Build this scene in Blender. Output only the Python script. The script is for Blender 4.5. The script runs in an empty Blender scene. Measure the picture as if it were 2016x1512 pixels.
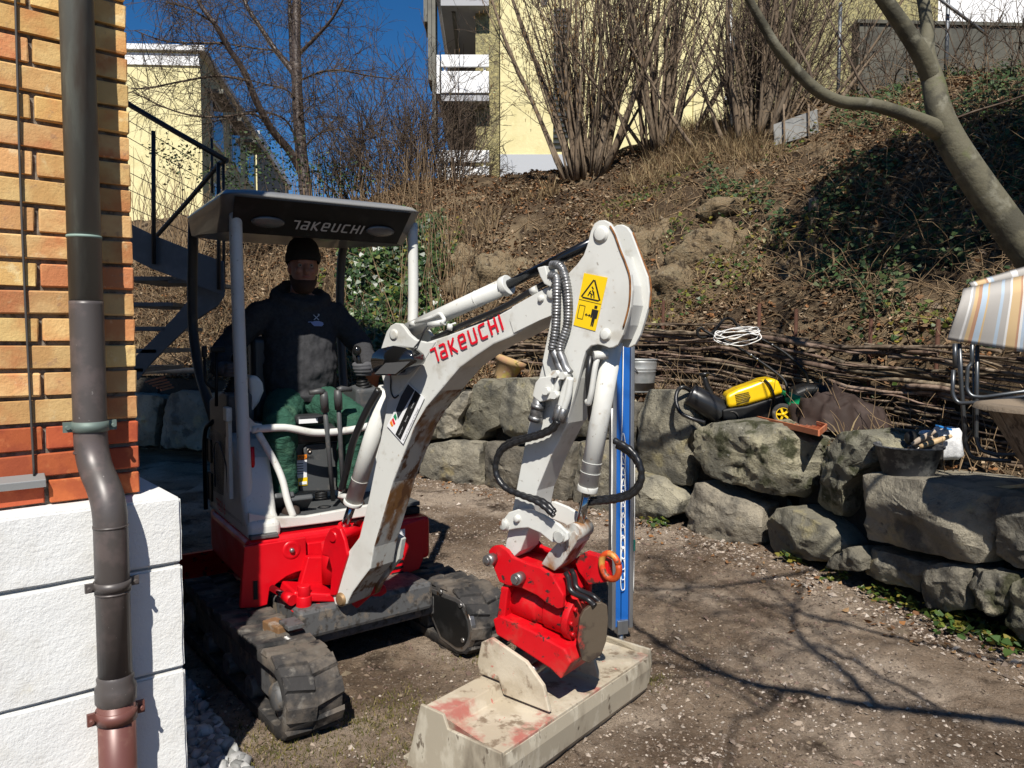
import bpy, bmesh, math, random
import numpy as np
from mathutils import Vector, Matrix, noise as mnoise
random.seed(7); RNG = np.random.default_rng(7)
V = Vector
SC = bpy.context.scene
COL = SC.collection
R = math.radians
# ------------------------------------------------------------------ camera, sky, sun, exposure
CAM_H, PITCH, FPX = 1.60, R(3.44), 1514.0
cam = bpy.data.objects.new('camera', bpy.data.cameras.new('camera')); COL.objects.link(cam)
cam.location = (0, 0, CAM_H); cam.rotation_euler = (R(90) - PITCH, 0, 0)
cam.data.sensor_width = 36; cam.data.lens = 36 * FPX / 2016
cam.data.clip_end = 600; cam.data.clip_start = .05
SC.camera = cam
SUN_A, SUN_EL = R(0), R(48)          # heading the light travels in plan (0 = +Y) and elevation
LD = V((math.sin(SUN_A) * math.cos(SUN_EL), math.cos(SUN_A) * math.cos(SUN_EL), -math.sin(SUN_EL)))
w = bpy.data.worlds.new('World'); SC.world = w; w.use_nodes = True
nt = w.node_tree; nt.nodes.clear()
sky = nt.nodes.new('ShaderNodeTexSky'); sky.sky_type = 'NISHITA'; sky.sun_disc = False
sky.sun_elevation = SUN_EL; sky.sun_rotation = R(180) + SUN_A
sky.altitude = 600; sky.air_density = 1.0; sky.dust_density = 0; sky.ozone_density = 8
bg = nt.nodes.new('ShaderNodeBackground'); bg.inputs[1].default_value = .06
wo = nt.nodes.new('ShaderNodeOutputWorld')
hsw = nt.nodes.new('ShaderNodeHueSaturation'); hsw.inputs['Saturation'].default_value = 1.2
nt.links.new(sky.outputs[0], hsw.inputs['Color']); nt.links.new(hsw.outputs[0], bg.inputs[0]); nt.links.new(bg.outputs[0], wo.inputs[0])
sun = bpy.data.objects.new('sun', bpy.data.lights.new('sun', 'SUN')); COL.objects.link(sun)
sun.data.energy = 5.0; sun.data.angle = R(.53); sun.data.color = (1, .955, .88)
sun.rotation_euler = LD.to_track_quat('-Z', 'Y').to_euler(); sun.location = (2, -6, 12)
vs = SC.view_settings; vs.view_transform = 'Standard'; vs.look = 'None'; vs.exposure = .5; vs.gamma = 1
vs.use_curve_mapping = False
SC.cycles.use_denoising = True
SC.cycles.max_bounces = 6
# ------------------------------------------------------------------ measuring helpers: photograph pixel -> place
CP, SP = math.cos(PITCH), math.sin(PITCH)
CAMP = V((0, 0, CAM_H))
def ray(px, py):
    u = (px - 1008) / FPX; v = -(py - 756) / FPX
    return V((u, CP + v * SP, -SP + v * CP))
def U(px, py, y):
    d = ray(px, py); return CAMP + d * (y / d.y)
def Gd(px, py, h=0.0):
    d = ray(px, py); return CAMP + d * ((h - CAM_H) / d.z)
def onplane(px, py, p, n):
    d = ray(px, py); return CAMP + d * ((p - CAMP).dot(n) / d.dot(n))
# ------------------------------------------------------------------ scene graph helpers
def wl(o):
    p = V((0, 0, 0))
    while o is not None:
        p += o.location; o = o.parent
    return p
def tag(o, label=None, cat=None, group=None, kind=None):
    if label: o['label'] = label
    if cat: o['category'] = cat
    if group: o['group'] = group
    if kind: o['kind'] = kind
    return o
def empty(name, loc, label=None, cat=None, group=None):
    o = bpy.data.objects.new(name, None); COL.objects.link(o); o.location = loc
    o.empty_display_size = .2
    return tag(o, label, cat, group)
def orth(d):
    d = d.normalized(); a = V((0, 0, 1)) if abs(d.z) < .9 else V((1, 0, 0))
    x = d.cross(a).normalized(); return x, d.cross(x).normalized()
class MB:
    def __init__(s): s.v = []; s.f = []; s.sm = []; s.mi = []; s.m = 0
    def add(s, vs_, fs, smooth=False):
        n = len(s.v); s.v.extend(tuple(p) for p in vs_)
        for f in fs:
            s.f.append(tuple(n + i for i in f)); s.sm.append(smooth); s.mi.append(s.m)
        return s
    def box(s, c, size, ax=None):
        c = V(c); sx, sy, sz = (k / 2 for k in size)
        X, Y, Z = ax if ax else (V((1, 0, 0)), V((0, 1, 0)), V((0, 0, 1)))
        p = [c + X * (sx * i) + Y * (sy * j) + Z * (sz * k) for k in (-1, 1) for j in (-1, 1) for i in (-1, 1)]
        fl = [(0, 2, 3, 1), (4, 5, 7, 6), (0, 1, 5, 4), (2, 6, 7, 3), (0, 4, 6, 2), (1, 3, 7, 5)]
        if X.cross(Y).dot(Z) < 0: fl = [f[::-1] for f in fl]
        return s.add(p, fl)
    def bar(s, a, b, w_, h_, up=(0, 0, 1)):
        a, b = V(a), V(b); d = (b - a); L = d.length; d = d / L
        u = V(up); x = d.cross(u)
        x = x.normalized() if x.length > 1e-4 else orth(d)[0]
        z = x.cross(d).normalized()
        return s.box((a + b) / 2, (w_, L, h_), (x, d, z))
    def tube(s, pts, r, n=10, cap=True, smooth=True):
        pts = [V(p) for p in pts]; k = len(pts)
        rr = r if isinstance(r, (list, tuple)) else [r] * k
        vs_ = []; px_ = None
        for i, p in enumerate(pts):
            d = (pts[min(i + 1, k - 1)] - pts[max(i - 1, 0)])
            if d.length < 1e-9: d = V((0, 0, 1))
            d.normalize()
            if px_ is None: px_ = orth(d)[0]
            else:
                px_ = px_ - d * px_.dot(d)
                px_ = px_.normalized() if px_.length > 1e-5 else orth(d)[0]
            y = d.cross(px_)
            for j in range(n):
                t = 2 * math.pi * j / n
                vs_.append(p + (px_ * math.cos(t) + y * math.sin(t)) * rr[i])
        fs = [(i * n + j, i * n + (j + 1) % n, (i + 1) * n + (j + 1) % n, (i + 1) * n + j) for i in range(k - 1) for j in range(n)]
        s.add(vs_, fs, smooth)
        if cap:
            b = len(s.v) - len(vs_)
            s.f.append(tuple(b + j for j in range(n))[::-1]); s.sm.append(False); s.mi.append(s.m)
            s.f.append(tuple(b + (k - 1) * n + j for j in range(n))); s.sm.append(False); s.mi.append(s.m)
        return s
    def cyl(s, a, b, r, n=20, r2=None): return s.tube([a, b], [r, r if r2 is None else r2], n)
    def prism(s, poly, ext, smooth=False):
        poly = [V(p) for p in poly]; ext = V(ext); n = len(poly)
        nr = V((0, 0, 0))
        for i in range(n): nr += poly[i].cross(poly[(i + 1) % n])
        if nr.dot(ext) > 0: poly = poly[::-1]
        vs_ = poly + [p + ext for p in poly]
        fs = [tuple(range(n)), tuple(range(2 * n - 1, n - 1, -1))]
        b = len(s.v); s.add(vs_, fs)
        s.add([], [])
        for i in range(n):
            j = (i + 1) % n
            s.f.append((b + j, b + i, b + n + i, b + n + j)); s.sm.append(smooth); s.mi.append(s.m)
        return s
    def lathe(s, c, prof, n=24, ax=(0, 0, 1), smooth=True):
        c = V(c); z = V(ax).normalized(); x, y = orth(z); k = len(prof)
        vs_ = [c + z * h + (x * math.cos(2 * math.pi * j / n) + y * math.sin(2 * math.pi * j / n)) * r for r, h in prof for j in range(n)]
        fs = [(i * n + j, i * n + (j + 1) % n, (i + 1) * n + (j + 1) % n, (i + 1) * n + j) for i in range(k - 1) for j in range(n)]
        return s.add(vs_, fs, smooth)
    def rings(s, rings, smooth=True, cap=(True, True)):
        n = len(rings[0]); k = len(rings)
        vs_ = [p for r_ in rings for p in r_]
        fs = [(i * n + j, i * n + (j + 1) % n, (i + 1) * n + (j + 1) % n, (i + 1) * n + j) for i in range(k - 1) for j in range(n)]
        b = len(s.v); s.add(vs_, fs, smooth)
        if cap[0]: s.f.append(tuple(b + j for j in range(n))[::-1]); s.sm.append(smooth); s.mi.append(s.m)
        if cap[1]: s.f.append(tuple(b + (k - 1) * n + j for j in range(n))); s.sm.append(smooth); s.mi.append(s.m)
        return s
    def sphere(s, c, r, nu=16, nv=10, sc=(1, 1, 1), ax=None):
        c = V(c); X, Y, Z = ax if ax else (V((1, 0, 0)), V((0, 1, 0)), V((0, 0, 1)))
        rg = []
        for i in range(nv + 1):
            t = math.pi * (i + .02) / (nv + .04)
            rg.append([c + X * (r * sc[0] * math.sin(t) * math.cos(2 * math.pi * j / nu)) + Y * (r * sc[1] * math.sin(t) * math.sin(2 * math.pi * j / nu)) - Z * (r * sc[2] * math.cos(t)) for j in range(nu)])
        return s.rings(rg)
    def mesh(s, name, off=V((0, 0, 0))):
        me = bpy.data.meshes.new(name)
        me.from_pydata([(p[0] - off.x, p[1] - off.y, p[2] - off.z) for p in s.v], [], s.f)
        me.polygons.foreach_set('use_smooth', s.sm); me.polygons.foreach_set('material_index', s.mi)
        me.update(); return me
    def build(s, name, mat, parent=None, bevel=0, seg=2, loc=None, fixn=False):
        off = wl(parent) if parent is not None else (V(loc) if loc is not None else V((0, 0, 0)))
        me = s.mesh(name, off)
        if fixn:
            bm = bmesh.new(); bm.from_mesh(me); bmesh.ops.recalc_face_normals(bm, faces=bm.faces); bm.to_mesh(me); bm.free()
        o = bpy.data.objects.new(name, me); COL.objects.link(o)
        for m in (mat if isinstance(mat, (list, tuple)) else [mat]): me.materials.append(m)
        if parent is not None: o.parent = parent
        else: o.location = off
        if bevel:
            b = o.modifiers.new('bevel', 'BEVEL'); b.width = bevel; b.segments = seg; b.limit_method = 'ANGLE'; b.angle_limit = R(35)
            b.harden_normals = False
        return o
def npmesh(name, verts, faces, mat, parent=None, smooth=False, k=4, loc=None):
    """verts (n,3) array, faces (m,k) int array"""
    verts = np.asarray(verts, dtype=np.float32).reshape(-1, 3); faces = np.asarray(faces, dtype=np.int32)
    off = wl(parent) if parent is not None else (V(loc) if loc is not None else V((0, 0, 0)))
    verts = verts - np.array(off, dtype=np.float32)
    me = bpy.data.meshes.new(name); m = len(faces); k = faces.shape[1]
    me.vertices.add(len(verts)); me.vertices.foreach_set('co', verts.ravel())
    me.loops.add(m * k); me.loops.foreach_set('vertex_index', faces.ravel())
    me.polygons.add(m); me.polygons.foreach_set('loop_start', np.arange(m, dtype=np.int32) * k)
    me.polygons.foreach_set('loop_total', np.full(m, k, dtype=np.int32))
    me.polygons.foreach_set('use_smooth', np.full(m, smooth)); me.update(calc_edges=True); me.validate()
    o = bpy.data.objects.new(name, me); COL.objects.link(o); me.materials.append(mat)
    if parent is not None: o.parent = parent
    else: o.location = off
    return o
def fillet(pts, rad, n=5):
    """round the corners of an open 3D polyline"""
    pts = [V(p) for p in pts]; out = [pts[0]]
    for i in range(1, len(pts) - 1):
        a, b, c = pts[i - 1], pts[i], pts[i + 1]
        r_ = min(rad, (a - b).length * .45, (c - b).length * .45)
        p0 = b + (a - b).normalized() * r_; p2 = b + (c - b).normalized() * r_
        for k in range(n + 1):
            t = k / n; out.append(p0 * (1 - t) ** 2 + b * (2 * t * (1 - t)) + p2 * t ** 2)
    out.append(pts[-1]); return out
def spline(pts, n=6):
    pts = [V(p) for p in pts]; out = []
    for i in range(len(pts) - 1):
        p0 = pts[max(i - 1, 0)]; p1 = pts[i]; p2 = pts[i + 1]; p3 = pts[min(i + 2, len(pts) - 1)]
        for k in range(n):
            t = k / n
            out.append(.5 * ((2 * p1) + (p2 - p0) * t + (2 * p0 - 5 * p1 + 4 * p2 - p3) * t * t + (3 * p1 - p0 - 3 * p2 + p3) * t ** 3))
    out.append(pts[-1]); return out
# ------------------------------------------------------------------ materials
def mat(name, base, rough=.6, metal=0, var=(), bump=(), spec=.5, coat=0, trans=0, sub=None, rvar=None, stretch=None, rand=0, objrand=0):
    m = bpy.data.materials.new(name); m.use_nodes = True; t = m.node_tree; N = t.nodes; L = t.links
    b = N['Principled BSDF']
    tc = N.new('ShaderNodeTexCoord'); co = tc.outputs['Object']
    if objrand:
        oi = N.new('ShaderNodeObjectInfo'); ad = N.new('ShaderNodeVectorMath'); ad.operation = 'ADD'
        ml = N.new('ShaderNodeMath'); ml.operation = 'MULTIPLY'; ml.inputs[1].default_value = 37
        L.new(oi.outputs['Random'], ml.inputs[0]); L.new(co, ad.inputs[0]); L.new(ml.outputs[0], ad.inputs[1]); co = ad.outputs[0]
    if stretch:
        mp = N.new('ShaderNodeMapping'); mp.inputs['Scale'].default_value = stretch; L.new(co, mp.inputs[0]); co = mp.outputs[0]
    def noise_(scale, detail=5, rg=.6):
        n = N.new('ShaderNodeTexNoise'); n.inputs['Scale'].default_value = scale; n.inputs['Detail'].default_value = detail
        n.inputs['Roughness'].default_value = rg; L.new(co, n.inputs['Vector']); return n.outputs['Fac']
    def ramp(src, lo, hi):
        mr = N.new('ShaderNodeMapRange'); mr.interpolation_type = 'SMOOTHSTEP'
        mr.inputs['From Min'].default_value = lo; mr.inputs['From Max'].default_value = hi; L.new(src, mr.inputs['Value']); return mr.outputs[0]
    c4 = lambda c: (c[0], c[1], c[2], 1)
    rgb = N.new('ShaderNodeRGB'); rgb.outputs[0].default_value = c4(base); cur = rgb.outputs[0]
    rsock = None
    for lay in var:
        col, sc_, lo, hi = lay[:4]; amt = lay[4] if len(lay) > 4 else 1
        f = ramp(noise_(sc_), lo, hi)
        if amt != 1:
            q = N.new('ShaderNodeMath'); q.operation = 'MULTIPLY'; q.inputs[1].default_value = amt; L.new(f, q.inputs[0]); f = q.outputs[0]
        mx = N.new('ShaderNodeMix'); mx.data_type = 'RGBA'; L.new(f, mx.inputs[0]); L.new(cur, mx.inputs[6]); mx.inputs[7].default_value = c4(col); cur = mx.outputs[2]
    if rand or objrand:
        if rand:
            g = N.new('ShaderNodeNewGeometry'); src = g.outputs['Random Per Island']; a_ = rand
        else:
            src = oi.outputs['Random']; a_ = objrand
        hs = N.new('ShaderNodeHueSaturation'); mr = N.new('ShaderNodeMapRange'); L.new(src, mr.inputs[0])
        mr.inputs['To Min'].default_value = 1 - a_; mr.inputs['To Max'].default_value = 1 + a_; L.new(mr.outputs[0], hs.inputs['Value'])
        m2 = N.new('ShaderNodeMapRange'); ms = N.new('ShaderNodeMath'); ms.operation = 'FRACT'; mm = N.new('ShaderNodeMath'); mm.operation = 'MULTIPLY'; mm.inputs[1].default_value = 7.31
        L.new(src, mm.inputs[0]); L.new(mm.outputs[0], ms.inputs[0]); L.new(ms.outputs[0], m2.inputs[0])
        m2.inputs['To Min'].default_value = .5 - .05 * a_; m2.inputs['To Max'].default_value = .5 + .05 * a_; L.new(m2.outputs[0], hs.inputs['Hue'])
        L.new(cur, hs.inputs['Color']); cur = hs.outputs[0]
    L.new(cur, b.inputs['Base Color'])
    b.inputs['Roughness'].default_value = rough; b.inputs['Metallic'].default_value = metal
    b.inputs['Specular IOR Level'].default_value = spec; b.inputs['Coat Weight'].default_value = coat
    b.inputs['Transmission Weight'].default_value = trans
    if rvar:
        mr = N.new('ShaderNodeMapRange'); L.new(noise_(rvar[0]), mr.inputs[0]); mr.inputs[1].default_value = .3; mr.inputs[2].default_value = .7
        mr.inputs['To Min'].default_value = rvar[1]; mr.inputs['To Max'].default_value = rvar[2]; L.new(mr.outputs[0], b.inputs['Roughness'])
    prev = None
    for lay in bump:
        sc_, st, ds = lay[:3]
        bp = N.new('ShaderNodeBump'); bp.inputs['Strength'].default_value = st; bp.inputs['Distance'].default_value = ds
        L.new(noise_(sc_, 6, .65), bp.inputs['Height'])
        if prev: L.new(prev, bp.inputs['Normal'])
        prev = bp.outputs[0]
    if prev: L.new(prev, b.inputs['Normal'])
    return m
def leafmat(name, cols, rough=.5, spec=.4, tr=.25, val=.35):
    """colour picked per leaf; a little light passes through"""
    m = bpy.data.materials.new(name); m.use_nodes = True; t = m.node_tree; N = t.nodes; L = t.links
    b = N['Principled BSDF']; g = N.new('ShaderNodeNewGeometry'); rp = N.new('ShaderNodeValToRGB'); rp.color_ramp.interpolation = 'CONSTANT'
    e = rp.color_ramp.elements
    while len(e) < len(cols): e.new(.5)
    for i, c in enumerate(cols): e[i].position = i / len(cols); e[i].color = (*c, 1)
    L.new(g.outputs['Random Per Island'], rp.inputs[0])
    fr = N.new('ShaderNodeMath'); fr.operation = 'FRACT'; mu = N.new('ShaderNodeMath'); mu.operation = 'MULTIPLY'; mu.inputs[1].default_value = 17.7
    L.new(g.outputs['Random Per Island'], mu.inputs[0]); L.new(mu.outputs[0], fr.inputs[0])
    mr = N.new('ShaderNodeMapRange'); mr.inputs['To Min'].default_value = 1 - val; mr.inputs['To Max'].default_value = 1 + val; L.new(fr.outputs[0], mr.inputs[0])
    hs = N.new('ShaderNodeHueSaturation'); L.new(rp.outputs[0], hs.inputs['Color']); L.new(mr.outputs[0], hs.inputs['Value'])
    L.new(hs.outputs[0], b.inputs['Base Color']); b.inputs['Roughness'].default_value = rough; b.inputs['Specular IOR Level'].default_value = spec
    if tr:
        tl = N.new('ShaderNodeBsdfTranslucent'); L.new(hs.outputs[0], tl.inputs[0]); mx = N.new('ShaderNodeMixShader'); mx.inputs[0].default_value = tr
        L.new(b.outputs[0], mx.inputs[1]); L.new(tl.outputs[0], mx.inputs[2]); L.new(mx.outputs[0], N['Material Output'].inputs[0])
    return m
def fbm(p, oct=4):
    s_ = 0; a = 1
    for _ in range(oct):
        s_ += a * mnoise.noise(p); p = p * 2.03; a *= .5
    return s_
# smooth value noise on arrays
_T = RNG.random((256, 256))
def vnoise(x, y, sc):
    x = np.asarray(x) * sc + 91.7; y = np.asarray(y) * sc + 13.1
    xi = np.floor(x).astype(int); yi = np.floor(y).astype(int); fx = x - xi; fy = y - yi
    fx = fx * fx * (3 - 2 * fx); fy = fy * fy * (3 - 2 * fy)
    g = lambda i, j: _T[i & 255, j & 255]
    return (g(xi, yi) * (1 - fx) + g(xi + 1, yi) * fx) * (1 - fy) + (g(xi, yi + 1) * (1 - fx) + g(xi + 1, yi + 1) * fx) * fy - .5
# ------------------------------------------------------------------ the lie of the land
WALL = [V((4.3, 1.2, 0)), V((3.2, 2.75, 0)), V((2.52, 3.9, 0)), V((1.86, 5.65, 0)), V((1.02, 6.66, 0)), V((-.42, 8.2, 0)), V((-2.6, 9.5, 0)), V((-5.2, 10.7, 0)), V((-12, 13.2, 0)), V((-22, 16, 0))]
WTOP = [.5, .6, .72, .86, 1.08, 1.12, 1.1, 1.12, 1.12, 1.12]
def wall_q(x, y):
    """signed distance behind the stone wall (positive uphill) and wall-top height there"""
    x = np.asarray(x, float); y = np.asarray(y, float)
    best = np.full(x.shape, 1e9); sg = np.zeros(x.shape); tp = np.zeros(x.shape)
    for i in range(len(WALL) - 1):
        a, b = WALL[i], WALL[i + 1]; d = b - a; L2 = d.length_squared
        t = np.clip(((x - a.x) * d.x + (y - a.y) * d.y) / L2, 0, 1)
        dx = x - (a.x + d.x * t); dy = y - (a.y + d.y * t); ds = np.hypot(dx, dy)
        cr = dx * d.y - dy * d.x
        m = ds < best
        best = np.where(m, ds, best); sg = np.where(m, np.where(cr > 0, 1, -1), sg); tp = np.where(m, WTOP[i] * (1 - t) + WTOP[i + 1] * t, tp)
    return best * sg, tp
def sstep(a, b, x):
    t = np.clip((x - a) / (b - a), 0, 1); return t * t * (3 - 2 * t)
def hill(x, y):
    x = np.asarray(x, float); y = np.asarray(y, float)
    q, tp = wall_q(x, y)
    right = sstep(-1.2, .4, x)                    # where the woven fence holds the bank
    step = right * (.62 * sstep(1.42, 1.62, q)) + (1 - right) * (.5 * sstep(.5, 1.6, q))
    bank = np.interp(q, [0, 1.6, 2.6, 3.6, 4.8, 6.0, 7.5, 30], [0, 0, .8, 1.75, 2.45, 3.1, 3.3, 3.6])
    rough = .12 * vnoise(x, y, 1.3) + .3 * vnoise(x, y, .45) * sstep(1.5, 3, q) + .1 * vnoise(x, y, 3.1) + .075 * vnoise(x, y, 5.7)
    ledge = .22 * vnoise(x + y * .3, y, .9) * sstep(1.8, 3, q) * sstep(6.4, 4.6, q)
    far = sstep(9, 16, y) * sstep(-1.5, -6, x)    # falls a little towards the stairs
    return tp - .07 + step + bank + rough * sstep(.25, .8, q) + ledge - far * .35 * sstep(1, 4, q) + .4 * sstep(1.5, 5, x) * sstep(2, 6, q)
def hill_hit(px, py, y0=5.0, y1=32.0):
    d = ray(px, py); ys = np.arange(y0, y1, .04); t = ys / d.y; hz = CAM_H + d.z * t; k = np.nonzero(hz < hill(d.x * t, ys))[0]
    if not len(k): return hill_hit(px, py + 6, y0, y1)
    y = ys[k[0]]
    return U(px, py, float(y))
def soil_h(x, y):
    x = np.asarray(x, float); y = np.asarray(y, float)
    return .045 * vnoise(x, y, .8) + .03 * vnoise(x, y, 2.7) + .02 * vnoise(x, y, 7)
def grid(x0, x1, nx, y0, y1, ny):
    X, Y = np.meshgrid(np.linspace(x0, x1, nx), np.linspace(y0, y1, ny)); X = X.ravel(); Y = Y.ravel()
    i = np.arange((ny - 1) * (nx - 1)); r_ = i // (nx - 1); c = i % (nx - 1); k = r_ * nx + c
    return X, Y, np.stack([k, k + 1, k + nx + 1, k + nx], 1)
M_soil = mat('soil', (.14, .097, .065), .95, var=[((.25, .185, .13), 1.3, .4, .58), ((.42, .335, .255), .9, .48, .62, .85), ((.06, .041, .028), 2.2, .54, .68), ((.34, .28, .22), 60, .55, .66, .6), ((.05, .035, .025), 38, .57, .67, .75)],
             bump=[(9, .6, .06), (40, .9, .035), (110, 1, .018), (260, .7, .006)], spec=.15)
M_bank = mat('bank_soil', (.08, .055, .034), .95, var=[((.19, .14, .085), .9, .44, .62), ((.035, .023, .015), 2.2, .5, .64), ((.2, .165, .115), 26, .58, .7, .6)],
             bump=[(3, .8, .12), (18, .9, .05), (90, .8, .015)], spec=.1)
# one sheet to the horizon with a finely worked patch where the machine stands
X, Y, Fc = grid(-3.4, 4.2, 300, 1.2, 10.5, 360)
q, _ = wall_q(X, Y)
Z = soil_h(X, Y) + .03 * vnoise(X, Y, 19) * .6 + .012 * vnoise(X, Y, 40)
dist = np.minimum(np.minimum(X + 3.4, 4.2 - X), np.minimum(Y - 1.2, 10.5 - Y)); Z = Z * sstep(0, .4, dist)
keep = (q[Fc].max(1) < .9)
yard = npmesh('yard', np.stack([X, Y, Z], 1), Fc[keep], M_soil, smooth=True); tag(yard, kind='structure')
gb = MB(); gb.add([(-300, -300, -.07), (300, -300, -.07), (300, 300, -.07), (-300, 300, -.07)], [(0, 1, 2, 3)])
tag(gb.build('ground', M_soil), kind='structure')
X, Y, Fc = grid(-26, 16, 470, .6, 34, 420)
q, tp = wall_q(X, Y); Z = hill(X, Y)

keep = (q[Fc].min(1) > .3)
hs_ = npmesh('hillside', np.stack([X, Y, Z], 1), Fc[keep], M_bank, smooth=True); tag(hs_, kind='structure')

# ------------------------------------------------------------------ boulder retaining wall
M_stone = mat('boulder', (.2, .182, .14), .9, var=[((.29, .262, .195), 2.2, .45, .6), ((.11, .103, .085), 4, .5, .66), ((.4, .33, .16), 3.1, .58, .7, .55), ((.06, .057, .05), 14, .6, .72, .7), ((.28, .265, .22), 30, .66, .74, .6)],
              bump=[(5, .4, .06), (20, .6, .03), (70, .8, .014), (190, .6, .006)], spec=.2, objrand=.28)
M_stone_moss = mat('mossy boulder', (.17, .158, .122), .92, var=[((.29, .26, .18), 3, .45, .62), ((.055, .055, .03), 5, .5, .62), ((.34, .32, .28), 24, .62, .72, .8), ((.05, .045, .035), 11, .56, .68)],
              bump=[(6, .5, .06), (20, .8, .035), (70, .9, .016), (190, .6, .006)], spec=.2, objrand=.2)
def wall_pt(px, py, back=0.0):
    d = ray(px, py); a2 = math.atan2(d.x, d.y); best = None
    for i in range(len(WALL) - 1):
        a, b = WALL[i], WALL[i + 1]; e = b - a
        den = d.x * e.y - d.y * e.x
        if abs(den) < 1e-9: continue
        t = (a.x * e.y - a.y * e.x) / den; s_ = (a.x * d.y - a.y * d.x) / den
        if t > 0 and -.001 <= s_ <= 1.001 and (best is None or t < best[0]): best = (t, e)
    t, e = best; n = V((e.y, -e.x, 0)).normalized()
    p = CAMP + d * t
    # batter: the face leans back uphill
    off = back + .13 * p.z
    dn = V((d.x, d.y, 0)).dot(n)
    return CAMP + d * (t + off / dn), n
wall_e = empty('retaining_wall', (.9, 6.9, 0), 'low dry-stone retaining wall of huge rough grey boulders below the bank', 'wall')
def dens(poly, m=60):
    P = [V((p[0], p[1], 0)) for p in poly]; n = len(P)
    # round corners by chaikin twice
    for _ in range(1):
        Q = []
        for i in range(len(P)):
            a, b = P[i], P[(i + 1) % len(P)]; Q += [a * .93 + b * .07, a * .07 + b * .93]
        P = Q
    L = [0]
    for i in range(len(P)): L.append(L[-1] + (P[(i + 1) % len(P)] - P[i]).length)
    out = []; k = 0
    for j in range(m):
        s_ = L[-1] * j / m
        while L[k + 1] < s_: k += 1
        t = (s_ - L[k]) / max(1e-9, L[k + 1] - L[k]); out.append(P[k % len(P)].lerp(P[(k + 1) % len(P)], t))
    return out
def boulder(poly, back=0.0, depth=.5, bulge=.05, seed=0, m=M_stone, rough=.035, topback=0.0):
    pts = dens(poly, 72)
    cx = sum(p.x for p in pts) / 72; cy = sum(p.y for p in pts) / 72
    c, n = wall_pt(cx, cy, back)
    W = [onplane(p.x, p.y, c, (n + V((0, 0, .12))).normalized()) for p in pts]
    W = [p if p.z > -.06 else V((p.x, p.y, -.06)) for p in W]
    size = max((p - c).length for p in W)
    mb = MB(); rg = []
    for f, d in [(.02, -.6), (.12, -.59), (.24, -.57), (.36, -.54), (.48, -.5), (.6, -.46), (.71, -.4), (.81, -.33), (.89, -.24), (.95, -.08), (.985, .15), (1, .4), (1, .8)]:
        rg.append([c + (p - c) * f + n * (bulge * d) for p in W])
    for k in range(1, 7):
        t = k / 6
        rg.append([c + (p - c) * (1 - .12 * t * t) + n * (bulge * .8 + depth * t) for p in W])
    rg.append([c + (p - c) * .05 + n * (bulge * .8 + depth) for p in W])
    sv = V((seed * 3.7, seed * 1.3, seed * 7.9)); rs = random.Random(seed * 17)
    cc = c + n * depth * .45; allp = [p - cc for r_ in rg for p in r_]; planes = []
    for _ in range(26):
        d_ = V((rs.gauss(0, 1), rs.gauss(0, 1), rs.gauss(0, 1))).normalized()
        d_ = (d_ * rs.uniform(.25, .75) - n).normalized()
        planes.append((d_, max(p.dot(d_) for p in allp) * rs.uniform(.76, .97)))
    for r_ in rg:
        for i, p in enumerate(r_):
            v_ = p - cc
            for d_, k_ in planes:
                ex = v_.dot(d_) - k_
                if ex > 0: v_ = v_ - d_ * ex
            p = cc + v_; dirv = v_.normalized() if v_.length > 1e-6 else n
            a = fbm(p * 2.1 + sv, 3) * rough * .5; bn = -abs(mnoise.noise(V((p.x * 3, p.y * 3, p.z * 7)) + sv)) * rough * .8
            r_[i] = p + dirv * (a + bn + fbm(p * 15 + sv, 2) * rough * .3)
    mb.rings(rg); o = mb.build('boulder', m, wall_e, fixn=True); o.data.set_sharp_from_angle(angle=R(24)); return o
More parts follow.
